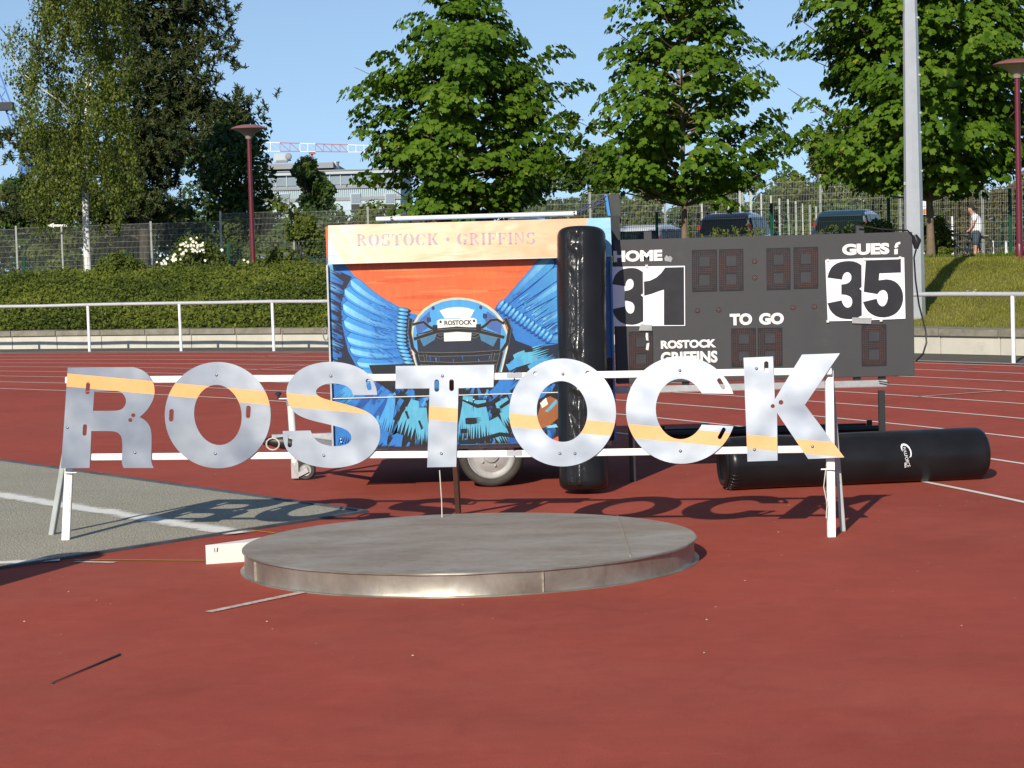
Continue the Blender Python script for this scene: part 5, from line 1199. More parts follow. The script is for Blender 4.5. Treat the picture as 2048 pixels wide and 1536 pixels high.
M['light_leaf'] = leafmat('light_leaves', [(0.060, 0.085, 0.012), (0.105, 0.135, 0.020), (0.15, 0.18, 0.03)], 0.35, 0.5, 0.2)
M['needles'] = leafmat('pine_needles', [(0.014, 0.026, 0.010), (0.034, 0.052, 0.016), (0.070, 0.085, 0.024), (0.115, 0.10, 0.030)], 0.1, 0.6, 0.2)
M['dry'] = leafmat('dry_undergrowth', [(0.075, 0.055, 0.025), (0.10, 0.085, 0.030), (0.085, 0.095, 0.025)], 0.2, 0.8, 0.1)
def interp(tab, z):
    for (z0, r0), (z1, r1) in zip(tab, tab[1:]):
        if z0 <= z <= z1: return r0 + (r1 - r0) * (z - z0) / (z1 - z0 + 1e-9)
    return 0.0
def tree(label, base, prof, mat, n_limb, clump_r, per, leaf, kind='quad', bark='bark', tr=0.065, lean=(0, 0), shift=None, seed=1, group=None, name='maple_tree', cat='tree', flat=0.50, gap=0.0, up=0.45, extra=(), inner=0.35, trunk_pts=None, twig=True, dens=None):
    """prof: (height, crown radius) pairs; limbs leave the trunk and carry clumps of leaves towards the outline"""
    rr = random.Random(seed); np.random.seed(seed)
    t = thing(name, label, cat, base, group); H = prof[-1][0]
    z0 = prof[0][0]
    def axis(z): k = z / H; return Vector((base.x + lean[0] * k + (shift(z) if shift else 0), base.y + lean[1] * k, base.z + z))
    tp = [axis(H * 0.97 * i / 12) for i in range(13)]; trad = [max(0.008, tr * (1 - 0.93 * i / 12)) for i in range(13)]; trad[0] *= 1.25
    tk = MB(); tk.tube([p + Vector((rr.uniform(-.02, .02), rr.uniform(-.02, .02), 0)) * (0 if i == 0 else 1) for i, p in enumerate(tp)], trad, 10)
    tk.build('trunk', M[bark], t, smooth=60)
    cs = []; rs_ = []; ns = []; lb = MB()
    ga = rr.uniform(0, 6.28)
    for i in range(n_limb):
        f = (i + rr.random()) / n_limb; z = z0 + (H - z0) * (f ** 0.9); ga += 2.39996 + rr.uniform(-.35, .35); rad = interp(prof, z) * rr.choice((rr.uniform(0.55, .9), rr.uniform(0.85, 1.20)))
        if rad < 0.05: continue
        zb = max(0.85 * z0, z - rad * rr.uniform(0.35, 0.75)); a0 = axis(min(zb, H * .95)); e = axis(z) + Vector((math.cos(ga) * rad, math.sin(ga) * rad, 0))
        m1 = a0.lerp(e, .5) + Vector((0, 0, -0.06 * rad + rr.uniform(-.05, .05)))
        lb.tube([a0, m1, e], [max(.008, tr * .38 * (1 - f * .6)), tr * .22, .006], 6)
        k = max(1, int(round(rad / (clump_r * 0.95)))) ; 
        for j in range(k):
            s = 1.0 - j * (1 - inner) / max(1, k) * rr.uniform(.85, 1.1)
            c = a0.lerp(e, s) if j else e
            c = c + Vector((rr.gauss(0, .22), rr.gauss(0, .22), rr.gauss(0, .16))) * clump_r; q = clump_r * rr.uniform(.7, 1.25)
            if rr.random() < gap: continue
            cs.append(c); rs_.append(q); ns.append(int(per * (q / clump_r) ** 2 * (1.0 if j == 0 else .75)))
    for (c, q, n) in extra: cs.append(Vector(c)); rs_.append(q); ns.append(n)
    if twig: tag(lb.build('branches', M[bark], t, smooth=60), kind='stuff')
    P, D, cl = cloud(cs, rs_, ns, flat)
    if kind == 'maple':
        D[:, 2] = np.abs(D[:, 2]); P[:, 2] = np.repeat([c.z for c in cs], ns) + np.abs(P[:, 2] - np.repeat([c.z for c in cs], ns)) * .9 - 0.35 * ((P[:, :2] - np.repeat([c[:2] for c in cs], ns, axis=0)) ** 2).sum(1) / np.repeat(rs_, ns)
    out = P - np.array([[axis(max(0, min(H, p[2] - base.z))).x, base.y, p[2]] for p in P]); out /= np.linalg.norm(out, axis=1)[:, None] + 1e-6
    nr = D * 0.30 + out * 0.60 + np.random.normal(0, 0.28, P.shape); nr[:, 2] += up
    sp = np.random.normal(0, .5, P.shape); sp[:, 2] -= 1.0; sp += out * .7
    rnd = 0.42 + (cl - .5) * 0.30 + np.random.normal(0, 0.15, len(P)); rnd = np.where(np.random.rand(len(P)) < .006, 1.0, np.clip(rnd, 0, .80))
    tag(leaf_mesh('crown', P, nr, np.random.uniform(.72, 1.2, len(P)) * leaf, kind, M[mat], t, spin=sp, rnd=rnd), kind='stuff')
    return t
def on_ground(x, D): p = dp(x, 500, D); return Vector((p.x, D, terr_at(p.x, D)))
# three maples in a row along the top of the bank
b1 = on_ground(930, 51.5); b1.x = -0.96
tree('bushy maple tree whose crown rises right behind the trailer', b1, [(1.25, .9), (1.75, 1.9), (2.5, 2.35), (3.6, 2.55), (4.4, 2.45), (5.2, 2.05), (5.5, 1.75), (5.8, 1.05), (6.3, .6), (6.75, .08)], 'maple_leaf', 108, .50, 84, .138, 'maple', tr=.075, seed=5, group='maple trees on the bank', up=.5, gap=.10)
b2 = on_ground(1372, 48.0); b2.x = 3.94
hang = dp(1452, 408, 47.2)
tree('maple tree with a bare lower trunk between trailer and mast', b2, [(1.55, .35), (1.85, 1.5), (2.3, 2.45), (3.0, 2.70), (3.6, 2.45), (4.5, 1.70), (5.4, 1.35), (6.2, .9), (6.9, .3), (7.1, .05)], 'maple_leaf', 92, .47, 72, .138, 'maple', tr=.078, seed=18, group='maple trees on the bank', up=.5, gap=.20,
     extra=[(hang + Vector((-.25, 0, .12)), .40, 60), (hang, .33, 45), (hang + Vector((.22, 0, -.10)), .22, 22)])
b3 = on_ground(1905, 44.6); b3.x = 8.75
tree('tall maple tree behind the galvanised mast, at the right', b3, [(1.50, .7), (1.8, 1.9), (2.5, 2.5), (3.7, 2.75), (4.6, 2.6), (5.8, 2.2), (7.0, 1.5), (8.0, .6), (8.4, .1)], 'maple_leaf', 150, .50, 82, .140, 'maple', tr=.085, seed=31, group='maple trees on the bank', up=.5, gap=.12)
# birch on the left
M['birch_bark'] = pmat('birch_bark', (0.70, 0.68, 0.61), 0.75, var=0.25, scale=5)
def birch():
    rr = random.Random(3); np.random.seed(33)
    D = 66.0; base = on_ground(176, D); t = thing('birch_tree', 'slender birch with a white trunk and drooping foliage at the left', 'tree', base)
    pts = [dp(x, y, D) for x, y in ((176, 545), (173, 480), (171, 420), (171, 330), (172, 250), (174, 170), (172, 100), (168, 20), (170, -80), (172, -190))]
    pts[0].z = base.z - .1
    MB().tube(pts, [.125, .11, .10, .085, .07, .06, .045, .035, .02, .008], 12).build('trunk', M['birch_bark'], t, smooth=60)
    lb = MB(); cs = []; rs_ = []; ns = []
    def limb(L, r0): lb.tube([dp(x, y, D + q) for x, y, q in L], [r0 * (1 - .8 * i / (len(L) - 1)) for i in range(len(L))], 6)
    limb([(172, 240, 0), (186, 140, 0), (190, 70, .3), (200, -40, .5)], .045); limb([(171, 262, 0), (122, 204, -1.5), (90, 182, -1.8), (50, 150, -2), (20, 110, -2)], .03); limb([(172, 215, 0), (150, 190, -.8), (146, 160, -1)], .025)
    # hanging curtains of small leaves
    outl = [(-120, 90, 130), (-40, 90, 215), (40, 55, 260), (100, 48, 265), (200, 40, 262), (300, 45, 270), (360, 55, 265), (420, 60, 250), (460, 110, 230)]
    for i in range(205):
        y = rr.uniform(-170, 400); lo = np.interp(y, [o[0] for o in outl], [o[1] for o in outl]); hi = np.interp(y, [o[0] for o in outl], [o[2] for o in outl])
        x = lo + (hi - lo) * rr.random(); q = rr.gauss(-.2, 1.4); L = rr.uniform(40, 110)
        for k in range(5):
            yy = y + L * k / 4; xx = x + rr.gauss(0, 3) + (x - 165) * .05 * k / 4
            if yy > 470: break
            qq = q
            if yy > 385 and 152 < xx < 192: qq = abs(q) + .5
            cs.append(dp(xx, yy, D + qq)); rs_.append(rr.uniform(.16, .40) * (1 - .1 * k)); ns.append(int(54 * (1 - .10 * k)))
    for i in range(34): 
        c = dp(rr.uniform(8, 75), rr.uniform(60, 190), D - 1 + rr.gauss(0, .7)); cs.append(c); rs_.append(rr.uniform(.15, .32)); ns.append(28)
    tag(lb.build('branches', M['birch_bark'], t, smooth=60), kind='stuff')
    P, Dn, cl = cloud(cs, rs_, ns, 1.5, .2); nr = Dn * .5 + np.random.normal(0, .55, P.shape) + np.array([-.2, -.4, .35])
    sp = np.random.normal(0, .35, P.shape); sp[:, 2] -= 1
    tag(leaf_mesh('crown', P, nr, np.random.uniform(.07, .125, len(P)), 'quad', M['birch_leaf'], t, spin=sp, rnd=.42 + (cl - .5) * .5 + np.random.normal(0, .2, len(P))), kind='stuff')
birch()
# pine behind the birch
def pine():
    rr = random.Random(8); np.random.seed(8); D = 86.0; base = dp(290, 545, D); base.z = plateau(base.x, D) - .2
    t = thing('pine_tree', 'large dark pine standing behind the birch and the mesh fence', 'tree', base)
    MB().tube([base, dp(288, 440, D), dp(282, 300, D), dp(270, 150, D), dp(262, 0, D), dp(258, -160, D)], [.24, .19, .17, .14, .10, .04], 12).build('trunk', M['bark_dark'], t, smooth=60)
    lb = MB(); tufts = []
    def branch(x0, y0, x1, y1, q, w):
        a = dp(x0, y0, D); e = dp(x1, y1, D + q); m = a.lerp(e, .55) + Vector((0, 0, -.15)); lb.tube([a, m, e], [.06, .035, .012], 6)
        for i in range(w):
            s = rr.uniform(.35, 1.05); c = a.lerp(e, s) + Vector((rr.gauss(0, .42), rr.gauss(0, .5), rr.gauss(.10, .26))); tufts.append(c)
    for (x, y) in [(430, 30), (452, 70), (440, 120), (425, 160), (400, 200), (420, 230), (455, 220), (488, 212), (360, 290), (390, 270), (330, 300), (310, 330), (350, 240), (380, 180), (350, 130), (390, 90), (400, 20), (340, 60), (350, -30), (420, -40), (300, 60), (310, 150), (300, 250), (390, -20), (440, 0)]:
        branch(275, y + rr.uniform(10, 50), x, y, rr.uniform(-1.6, 1.6), 60)
    for (x, y) in [(10, 280), (35, 300), (20, 285), (60, 320), (100, 300), (60, 380), (20, 400), (110, 420), (150, 400), (90, 340), (40, 425), (120, 200), (180, 100), (200, 30), (130, 10), (200, 250), (220, 350), (250, 400), (340, 370), (345, 330), (320, 400), (240, 180), (230, 300), (180, 420), (330, 440), (300, 430), (220, 440), (0, 420)]:
        branch(278, y + rr.uniform(0, 40), x, y, rr.uniform(-.6, 2.6), 52)
    for i in range(420): tufts.append(dp(rr.gauss(268, 26), rr.uniform(-120, 430), D + rr.uniform(-1.6, .6)))
    tag(lb.build('branches', M['bark_dark'], t, smooth=60), kind='stuff')
    P = []; U = []; cr = []
    for c in tufts:
        ax = Vector((rr.gauss(0, .55), rr.gauss(0, .5), rr.uniform(.35, 1.2))).normalized(); k = rr.random()
        for j in range(34):
            d = (ax * rr.uniform(-.1, 1.1) + Vector((rr.gauss(0, 1), rr.gauss(0, 1), rr.gauss(0, 1))) * .62).normalized(); P.append(c + ax * rr.uniform(-.16, .22)); U.append(d); cr.append(k)
    P = np.array([p[:] for p in P]); U = np.array([u[:] for u in U]); nr = np.cross(U, np.random.normal(0, 1, U.shape))
    tag(leaf_mesh('crown', P, nr, np.random.uniform(.13, .24, len(P)), 'needle', M['needles'], t, spin=U, rnd=np.array(cr) * .55 + np.random.normal(.15, .16, len(P)), aspect=3.2), kind='stuff')
pine()
def shrub(label, x, ytop, ybot, hw, D, mat, n, leaf, seed, cat='shrub', name='shrub', group=None, dome=1.0, stem=True, kind='quad', depth=None, base_z=None, lumps=26):
    """a rounded bush or far tree of the given outline, on short stems"""
    rr = random.Random(seed); np.random.seed(seed); c = dp(x, (ytop + ybot) / 2, D); top = dp(x, ytop, D).z; bot = dp(x, ybot, D).z; w = hw / FPX * D
    gz = base_z if base_z is not None else terr_at(c.x, D); base = Vector((c.x, D, min(gz, bot)))
    t = thing(name, label, cat, base, group)
    if stem:
        st = MB()
        for i in range(4): st.tube([base + Vector((rr.uniform(-.1, .1), rr.uniform(-.1, .1), -.05)), Vector((c.x + rr.uniform(-.3, .3) * w, D, (bot + top) / 2)), Vector((c.x + rr.uniform(-.6, .6) * w, D + rr.uniform(-.3, .3), bot + (top - bot) * .8))], [.05, .03, .01], 6)
        tag(st.build('stems', M['bark_dark'], t, smooth=60), kind='stuff')
    cs = []; rs_ = []; ns = []; h = top - bot
    for i in range(lumps):
        v = rr.random() ** .8; env = math.sqrt(max(.05, 1 - (max(0, v - .35) / .65) ** 2)) if dome else 1
        a = rr.uniform(0, 6.28); q = (rr.random() ** .5); r = min(w, h) * rr.uniform(.26, .44)
        cs.append(Vector((c.x + math.cos(a) * w * q * env * .80, D + math.sin(a) * (depth or w * .8) * q * env, bot + h * (v * .88 + .04)))); rs_.append(r); ns.append(int(n * 1.9 / lumps))
    P, Dn, cl = cloud(cs, rs_, ns, .85, .45); nr = Dn * .6 + np.random.normal(0, .45, P.shape) + np.array([-.1, -.35, .45])
    tag(leaf_mesh('crown' if cat == 'tree' else 'foliage', P, nr, np.random.uniform(.7, 1.25, len(P)) * leaf, kind, M[mat], t, rnd=.45 + (cl - .5) * .35 + np.random.normal(0, .18, len(P))), kind='stuff')
    return t
# behind the mesh fence, left
G1 = 'trees behind the fence'
shrub('dark round broadleaf tree behind the left street lamp', 462, 205, 470, 108, 96, 'dark_leaf', 6500, .24, 41, 'tree', 'broadleaf_tree', lumps=46)
shrub('slim young tree in front of the pale building', 622, 318, 445, 52, 92, 'dark_leaf', 2600, .20, 42, 'tree', 'young_tree', lumps=24)
shrub('dark bush beneath the birch at the left edge', 40, 350, 545, 75, 90, 'dark_leaf', 3200, .22, 43, lumps=30)
shrub('low dark bush between birch and pine trunk', 235, 425, 560, 75, 92, 'olive_leaf', 2600, .20, 44)
shrub('leafy bush right of the pine trunk behind the fence', 355, 400, 560, 70, 91, 'dark_leaf', 2600, .20, 45)
shrub('bush behind the fence by the street lamp post', 470, 425, 560, 65, 90, 'olive_leaf', 2400, .20, 46)
shrub('bush behind the fence left of the trailer', 610, 425, 560, 85, 88, 'dark_leaf', 2800, .20, 47)
shrub('leafy bush low under the birch crown', 115, 440, 565, 55, 87, 'olive_leaf', 2200, .19, 48)
# behind the trailer and the scoreboard
shrub('green bush behind the fence above the trailer left end', 745, 412, 560, 70, 92, 'olive_leaf', 2600, .20, 49)
shrub('green bush behind the fence below the first maple', 880, 405, 560, 80, 94, 'dark_leaf', 2800, .20, 50)
shrub('dark leafy tree just right of the bushy maple', 1075, 300, 560, 85, 98, 'dark_leaf', 4200, .24, 51, 'tree', 'broadleaf_tree', lumps=34)
shrub('round leafy tree between the first two maples', 1195, 268, 560, 72, 94, 'dark_leaf', 4600, .23, 52, 'tree', 'broadleaf_tree', lumps=34)
shrub('olive bush behind the bare maple trunk', 1300, 350, 560, 75, 102, 'olive_leaf', 2600, .22, 53)
shrub('olive bush behind the black car', 1430, 345, 560, 80, 104, 'olive_leaf', 3000, .22, 54)
shrub('dark bush behind the row of grey posts', 1545, 310, 560, 90, 106, 'dark_leaf', 3200, .24, 55)
shrub('broad olive green tree behind the blue car', 1680, 250, 560, 135, 104, 'olive_leaf', 6500, .24, 56, 'tree', 'broadleaf_tree', lumps=40)
shrub('olive bush behind the mast', 1830, 330, 560, 90, 100, 'olive_leaf', 3000, .22, 57)
shrub('brownish dry bush beyond the bending person', 1930, 372, 560, 85, 104, 'dry', 3200, .22, 58)
shrub('brownish bush beyond the right street lamp', 2045, 340, 560, 85, 98, 'dry', 3200, .22, 59)
# far hedge line that closes the view behind the fence
for i, x in enumerate(range(-40, 2120, 150)):
    far_names = ['below the birch at the picture edge', 'between birch and pine', 'behind the pine trunk', 'behind the left street lamp', 'below the pale building', 'behind the trailer roof bar', 'below the bushy maple', 'right of the bushy maple', 'left of the bare maple trunk', 'behind the bare maple trunk', 'behind the black car roof', 'behind the blue car roof', 'behind the galvanised mast', 'behind the bending person', 'behind the right street lamp']
    shrub('far hedge %s' % far_names[i], x, 428 - (18 if x > 1100 else 0) - (45 if x > 1580 else 0) + 12 * math.sin(i * 2.1), 575, 100, 118, 'dark_leaf' if (i % 2 or x < 1000) else 'olive_leaf', 2600, .26, 400 + i, 'hedge', 'far_hedge', 'hedges closing the view behind the fence', dome=0, stem=False, depth=1.5, lumps=40)
# in front of the mesh fence
shrub('arching pale green shrub left of the trailer', 605, 425, 545, 52, 57, 'light_leaf', 1500, .10, 61, lumps=22)
for i, (x, y) in enumerate(()): pass
shrub('low glossy green shrub in front of the birch trunk', 235, 512, 560, 75, 54.5, 'light_leaf', 1600, .085, 63, lumps=24)
shrub('small green shrub at the foot of the lamp post', 560, 500, 545, 70, 56, 'cover', 1500, .085, 64)
shrub('green feathery shrub right of the mast', 1873, 438, 525, 38, 45.5, 'light_leaf', 2200, .075, 65, lumps=26)
shrub('feathery green sprigs behind the scoreboard top', 1745, 446, 500, 60, 46, 'light_leaf', 1800, .075, 66, lumps=22)
def sprigs(label, x0, x1, D, n, ytop, seed):
    rr = random.Random(seed); np.random.seed(seed); xm = (x0 + x1) / 2; c = dp(xm, 480, D); base = Vector((c.x, D, terr_at(c.x, D))); t = thing('sprig_shrub', label, 'shrub', base)
    st = MB(); P = []; 
    for i in range(n):
        x = rr.uniform(x0, x1); a = dp(x, 500, D + rr.uniform(-.3, .3)); a.z = base.z - .05; top = dp(x + rr.uniform(-26, 26), ytop + abs(rr.gauss(0, 14)), a.y); m = a.lerp(top, .6) + Vector((rr.uniform(-.05, .05), 0, .06))
        st.tube([a, m, top], [.008, .006, .002], 5)
        for k in range(26): s = rr.uniform(.25, 1.0); q = (a.lerp(m, s / .6) if s < .6 else m.lerp(top, (s - .6) / .4)); P.append(q + Vector((rr.gauss(0, .035), rr.gauss(0, .04), rr.gauss(0, .03))))
    tag(st.build('stems', M['bark'], t), kind='stuff'); P = np.array([p[:] for p in P])
    tag(leaf_mesh('foliage', P, np.random.normal(0, .5, P.shape) + np.array([-.2, -.6, .5]), np.random.uniform(.05, .09, len(P)), 'quad', M['light_leaf'], t), kind='stuff')
sprigs('loose green sprigs in front of the black car', 1420, 1545, 47.5, 30, 452, 67)
sprigs('loose green sprigs in front of the blue car', 1625, 1725, 47, 30, 448, 68)
# arching shoot of the pale green shrub
np.random.seed(5); pts = [dp(x, y, 57) for x, y in ((620, 520), (612, 470), (590, 430), (565, 410), (552, 408))]
arch = thing('arching_shoot', 'tall arching leafy shoot rising left of the trailer', 'plant', Vector((pts[0].x, 57, terr_at(pts[0].x, 57))))
MB().tube(pts, [.02, .016, .012, .008, .004], 6).build('stem', M['bark'], arch, smooth=60)
P = np.array([(Vector(pts[min(3, int(t))]).lerp(pts[min(3, int(t)) + 1], t - int(t)) + Vector((random.gauss(0, .13), random.gauss(0, .12), random.gauss(0, .10))))[:] for t in np.random.uniform(.8, 3.99, 170)])
tag(leaf_mesh('foliage', P, np.random.normal(0, .5, P.shape) + np.array([-.2, -.7, .5]), np.random.uniform(.10, .17, len(P)), 'quad', M['light_leaf'], arch), kind='stuff')
# rose bush with white flowers
rose = shrub('rose bush with many white blossoms in front of the mesh fence', 385, 480, 552, 62, 55.5, 'olive_leaf', 2200, .085, 62, name='rose_bush', lumps=26)
np.random.seed(9); M['blossom'] = pmat('white_blossom', (0.72, 0.70, 0.58), 0.7, var=0.08)
mb = MB()
for (x, y, n) in ((360, 505, 5), (345, 518, 8), (330, 527, 6), (378, 487, 8), (400, 490, 10), (388, 497, 6), (402, 502, 5), (372, 492, 4), (350, 508, 3), (410, 508, 2), (325, 522, 3), (455, 512, 1), (488, 525, 3)):
    for j in range(n):
        q = dp(x + random.gauss(0, 7), y + random.gauss(0, 6), 54.75 + random.uniform(-.05, .1)); s = random.uniform(.028, .046)
        for k in range(5):
            a = k * 1.2566 + random.random(); d = Vector((math.cos(a), -.25, math.sin(a))) * s; w = Vector((-math.sin(a), 0, math.cos(a))) * s * .55
            mb.add([q, q + d * .6 + w, q + d, q + d * .6 - w], [(0, 1, 2, 3)])
tag(mb.build('blossoms', M['blossom'], rose), kind='stuff')
# ================================================================== FENCES
M['zinc'] = pmat('zinc_wire', (0.27, 0.275, 0.24), 0.5, 0.3, var=0.15, scale=4)
M['zinc_post'] = pmat('zinc_post', (0.42, 0.43, 0.39), 0.5, 0.3, var=0.15, scale=6)
M['green_wire'] = pmat('green_wire', (0.012, 0.045, 0.028), 0.5, var=0.2)
M['green_post'] = pmat('green_post', (0.012, 0.085, 0.055), 0.45, var=0.2)
def fence_panel(a, b, zb, zt, mats, parent, dx=0.05, dz=0.2, r=0.0024, rh=0.0032):
    """welded mesh: upright wires and doubled cross wires, one panel"""
    mb = MB(); L = (b - a).length; t = (b - a).normalized(); n = Vector((-t.y, t.x, 0)); k = int(L / dx)
    def thin(p, q, w):
        d = (q - p).normalized(); s = d.cross(n).normalized() * w; m = n * w; mb.add([p - s - m, p + s - m, p + s + m, p - s + m, q - s - m, q + s - m, q + s + m, q - s + m], [(0, 1, 5, 4), (1, 2, 6, 5), (2, 3, 7, 6), (3, 0, 4, 7)])
    for i in range(k + 1):
        p = a + t * (L * i / k); thin(Vector((p.x, p.y, zb)), Vector((p.x, p.y, zt + .02)), r)
    z = zt
    while z > zb:
        for s in (-1, 1): thin(Vector((a.x, a.y, z)) + n * .007 * s, Vector((b.x, b.y, z)) + n * .007 * s, rh)
        z -= dz
    o = mb.build('mesh_panel', mats, parent); tag(o, kind='stuff'); return o
# silver double-wire fence, stepping down towards the left
FX = [(-110, 462), (30, 455), (168, 450), (300, 446), (440, 426), (585, 423), (735, 417), (880, 410), (1025, 398), (1180, 388), (1330, 375), (1485, 366), (1641, 352), (1800, 366), (1965, 336), (2130, 330)]
def fence_pt(x):
    D = 70.5
    for _ in range(8): D = 70.5 - .36 * dp(x, 420, D).x
    return dp(x, 420, D)
silver = thing('mesh_fence', 'tall silver double wire mesh fence running behind the cars and maples', 'fence', fence_pt(1025))
FP = []
for x, yt in FX:
    p = fence_pt(x); zt = dp(x, yt, p.y).z; FP.append((Vector((p.x, p.y, 0)), zt))
for i, (p, zt) in enumerate(FP):
    MB().box((p.x, p.y, zt - 1.30), (0.062, 0.062, 2.72), 0.35).build('post', M['zinc_post'], silver)
    if i < len(FP) - 1:
        q, zq = FP[i + 1]; top = min(zt, zq) - .03 if abs(zt - zq) > .05 else zt - .03
        fence_panel(p + (q - p) * .012, q - (q - p) * .012, top - 2.58, top, M['zinc'], silver)
# low green fence on the crest
GX = [(-160, 530), (46, 516), (249, 501), (456, 484), (670, 470), (880, 455), (1096, 440), (1314, 425), (1544, 407), (1778, 393), (2021, 377), (2270, 362)]
green = thing('green_fence', 'low dark green wire mesh fence along the top of the bank', 'fence', pol(55.2, 50))
def green_pt(x):
    D = 48.0
    for _ in range(14):
        q = dp(x, 470, D); r = math.hypot(q.x - CX, q.y - CY); D += (55.2 - r) * 1.1
    return dp(x, 470, D)
GP = []
for x, yt in GX:
    p = green_pt(x); GP.append((Vector((p.x, p.y, 0)), dp(x, yt, p.y).z))
for i, (p, zt) in enumerate(GP):
    MB().box((p.x, p.y, zt - .72), (0.058, 0.045, 1.46), 0.5).build('post', M['green_post'], green)
    if i < len(GP) - 1:
        q, zq = GP[i + 1]; fence_panel(p + (q - p) * .012, q - (q - p) * .012, min(zt, zq) - 1.22, min(zt, zq) - .05, M['green_wire'], green, .10 if i < 6 else .05, .2, .0032, .004)
# receding row of grey posts across the car park
row = thing('post_row', 'row of grey steel posts receding behind the black car', 'posts', dp(1500, 500, 78))
for x, y, D in ((1403, 394, 76), (1431, 397, 80), (1457, 409, 88), (1479, 377, 74), (1501, 381.5, 77), (1522, 387, 80), (1541.5, 391, 83), (1558.5, 397, 86.5), (1575.5, 398.5, 88), (1591, 402.5, 91), (1605, 407, 94.5), (1619, 409.7, 97), (1632, 412.5, 100)):
    p = dp(x, y, D); zg = plateau(p.x, D); MB().box((p.x, D, (p.z + zg) / 2), (0.07, 0.07, p.z - zg)).build('post', M['zinc_post'], row)
for x, y, D in ((1870, 433, 90), (1904, 433, 90), (1985, 482, 92), (2012, 482, 92)):
    p = dp(x, y, D); zg = plateau(p.x, D) - .1; o = MB(); o.box((p.x, D, (p.z + zg) / 2), (0.085, 0.085, p.z - zg)); o.box((p.x, D, p.z - .01), (0.10, 0.10, .03))
    tag(o.build('marker_post', M['post_white']), {1870: 'white marker post hugging the shrub beyond the mesh fence', 1904: 'white marker post left of the bending person', 1985: 'short white marker post right of the bicycle', 2012: 'short white marker post beside the green fence post'}[x], 'post', 'white marker posts beyond the fence')

# arrow sign on a thin pole at the left
ap = dp(123, 452, 72); asg = thing('arrow_sign', 'small white arrow sign on a thin pole left of the birch', 'sign', Vector((ap.x, 72, plateau(ap.x, 72))))
MB().tube([(ap.x, 72, plateau(ap.x, 72)), (ap.x, 72, ap.z)], .035, 8).build('pole', M['zinc_post'], asg)
def fl2(name, L, D, mat, parent, th=.02):
    mb = MB(); mb.plate([[(dp(x, y, D).x, dp(x, y, D).z) for x, y in L]], lambda u, v, w: Vector((u, D - .04 + w, v)), th); return mb.build(name, mat, parent)
fl2('arrow', [(94, 451), (108, 446), (108, 449), (134, 449), (134, 453), (108, 453), (108, 456)], 72, M['score_white'], asg)
# white notice board on the mesh fence
np_ = fence_pt(1850); nD = np_.y - .10
nb = thing('notice_board', 'white notice board with orange print hanging on the mesh fence', 'board', dp(1850, 400, nD))
fl2('panel', [(1824, 371), (1865.5, 370), (1866.5, 429), (1825, 430)], nD, M['card_white'], nb, .012)
M['orange_print'] = pmat('orange_print', (0.72, 0.26, 0.09), 0.6, var=0.5, scale=12)
fl2('print', [(1826, 418), (1836, 414), (1848, 419), (1857, 413), (1864, 416), (1865, 428), (1826, 429)], nD - .0015, M['orange_print'], nb, 0)
M['blue_print'] = pmat('blue_print', (0.25, 0.28, 0.5), 0.6)
for x in (1846, 1851): fl2('print', [(x, 398), (x + 2.2, 398), (x + 2.2, 402), (x, 402)], nD - .0015, M['blue_print'], nb, 0)

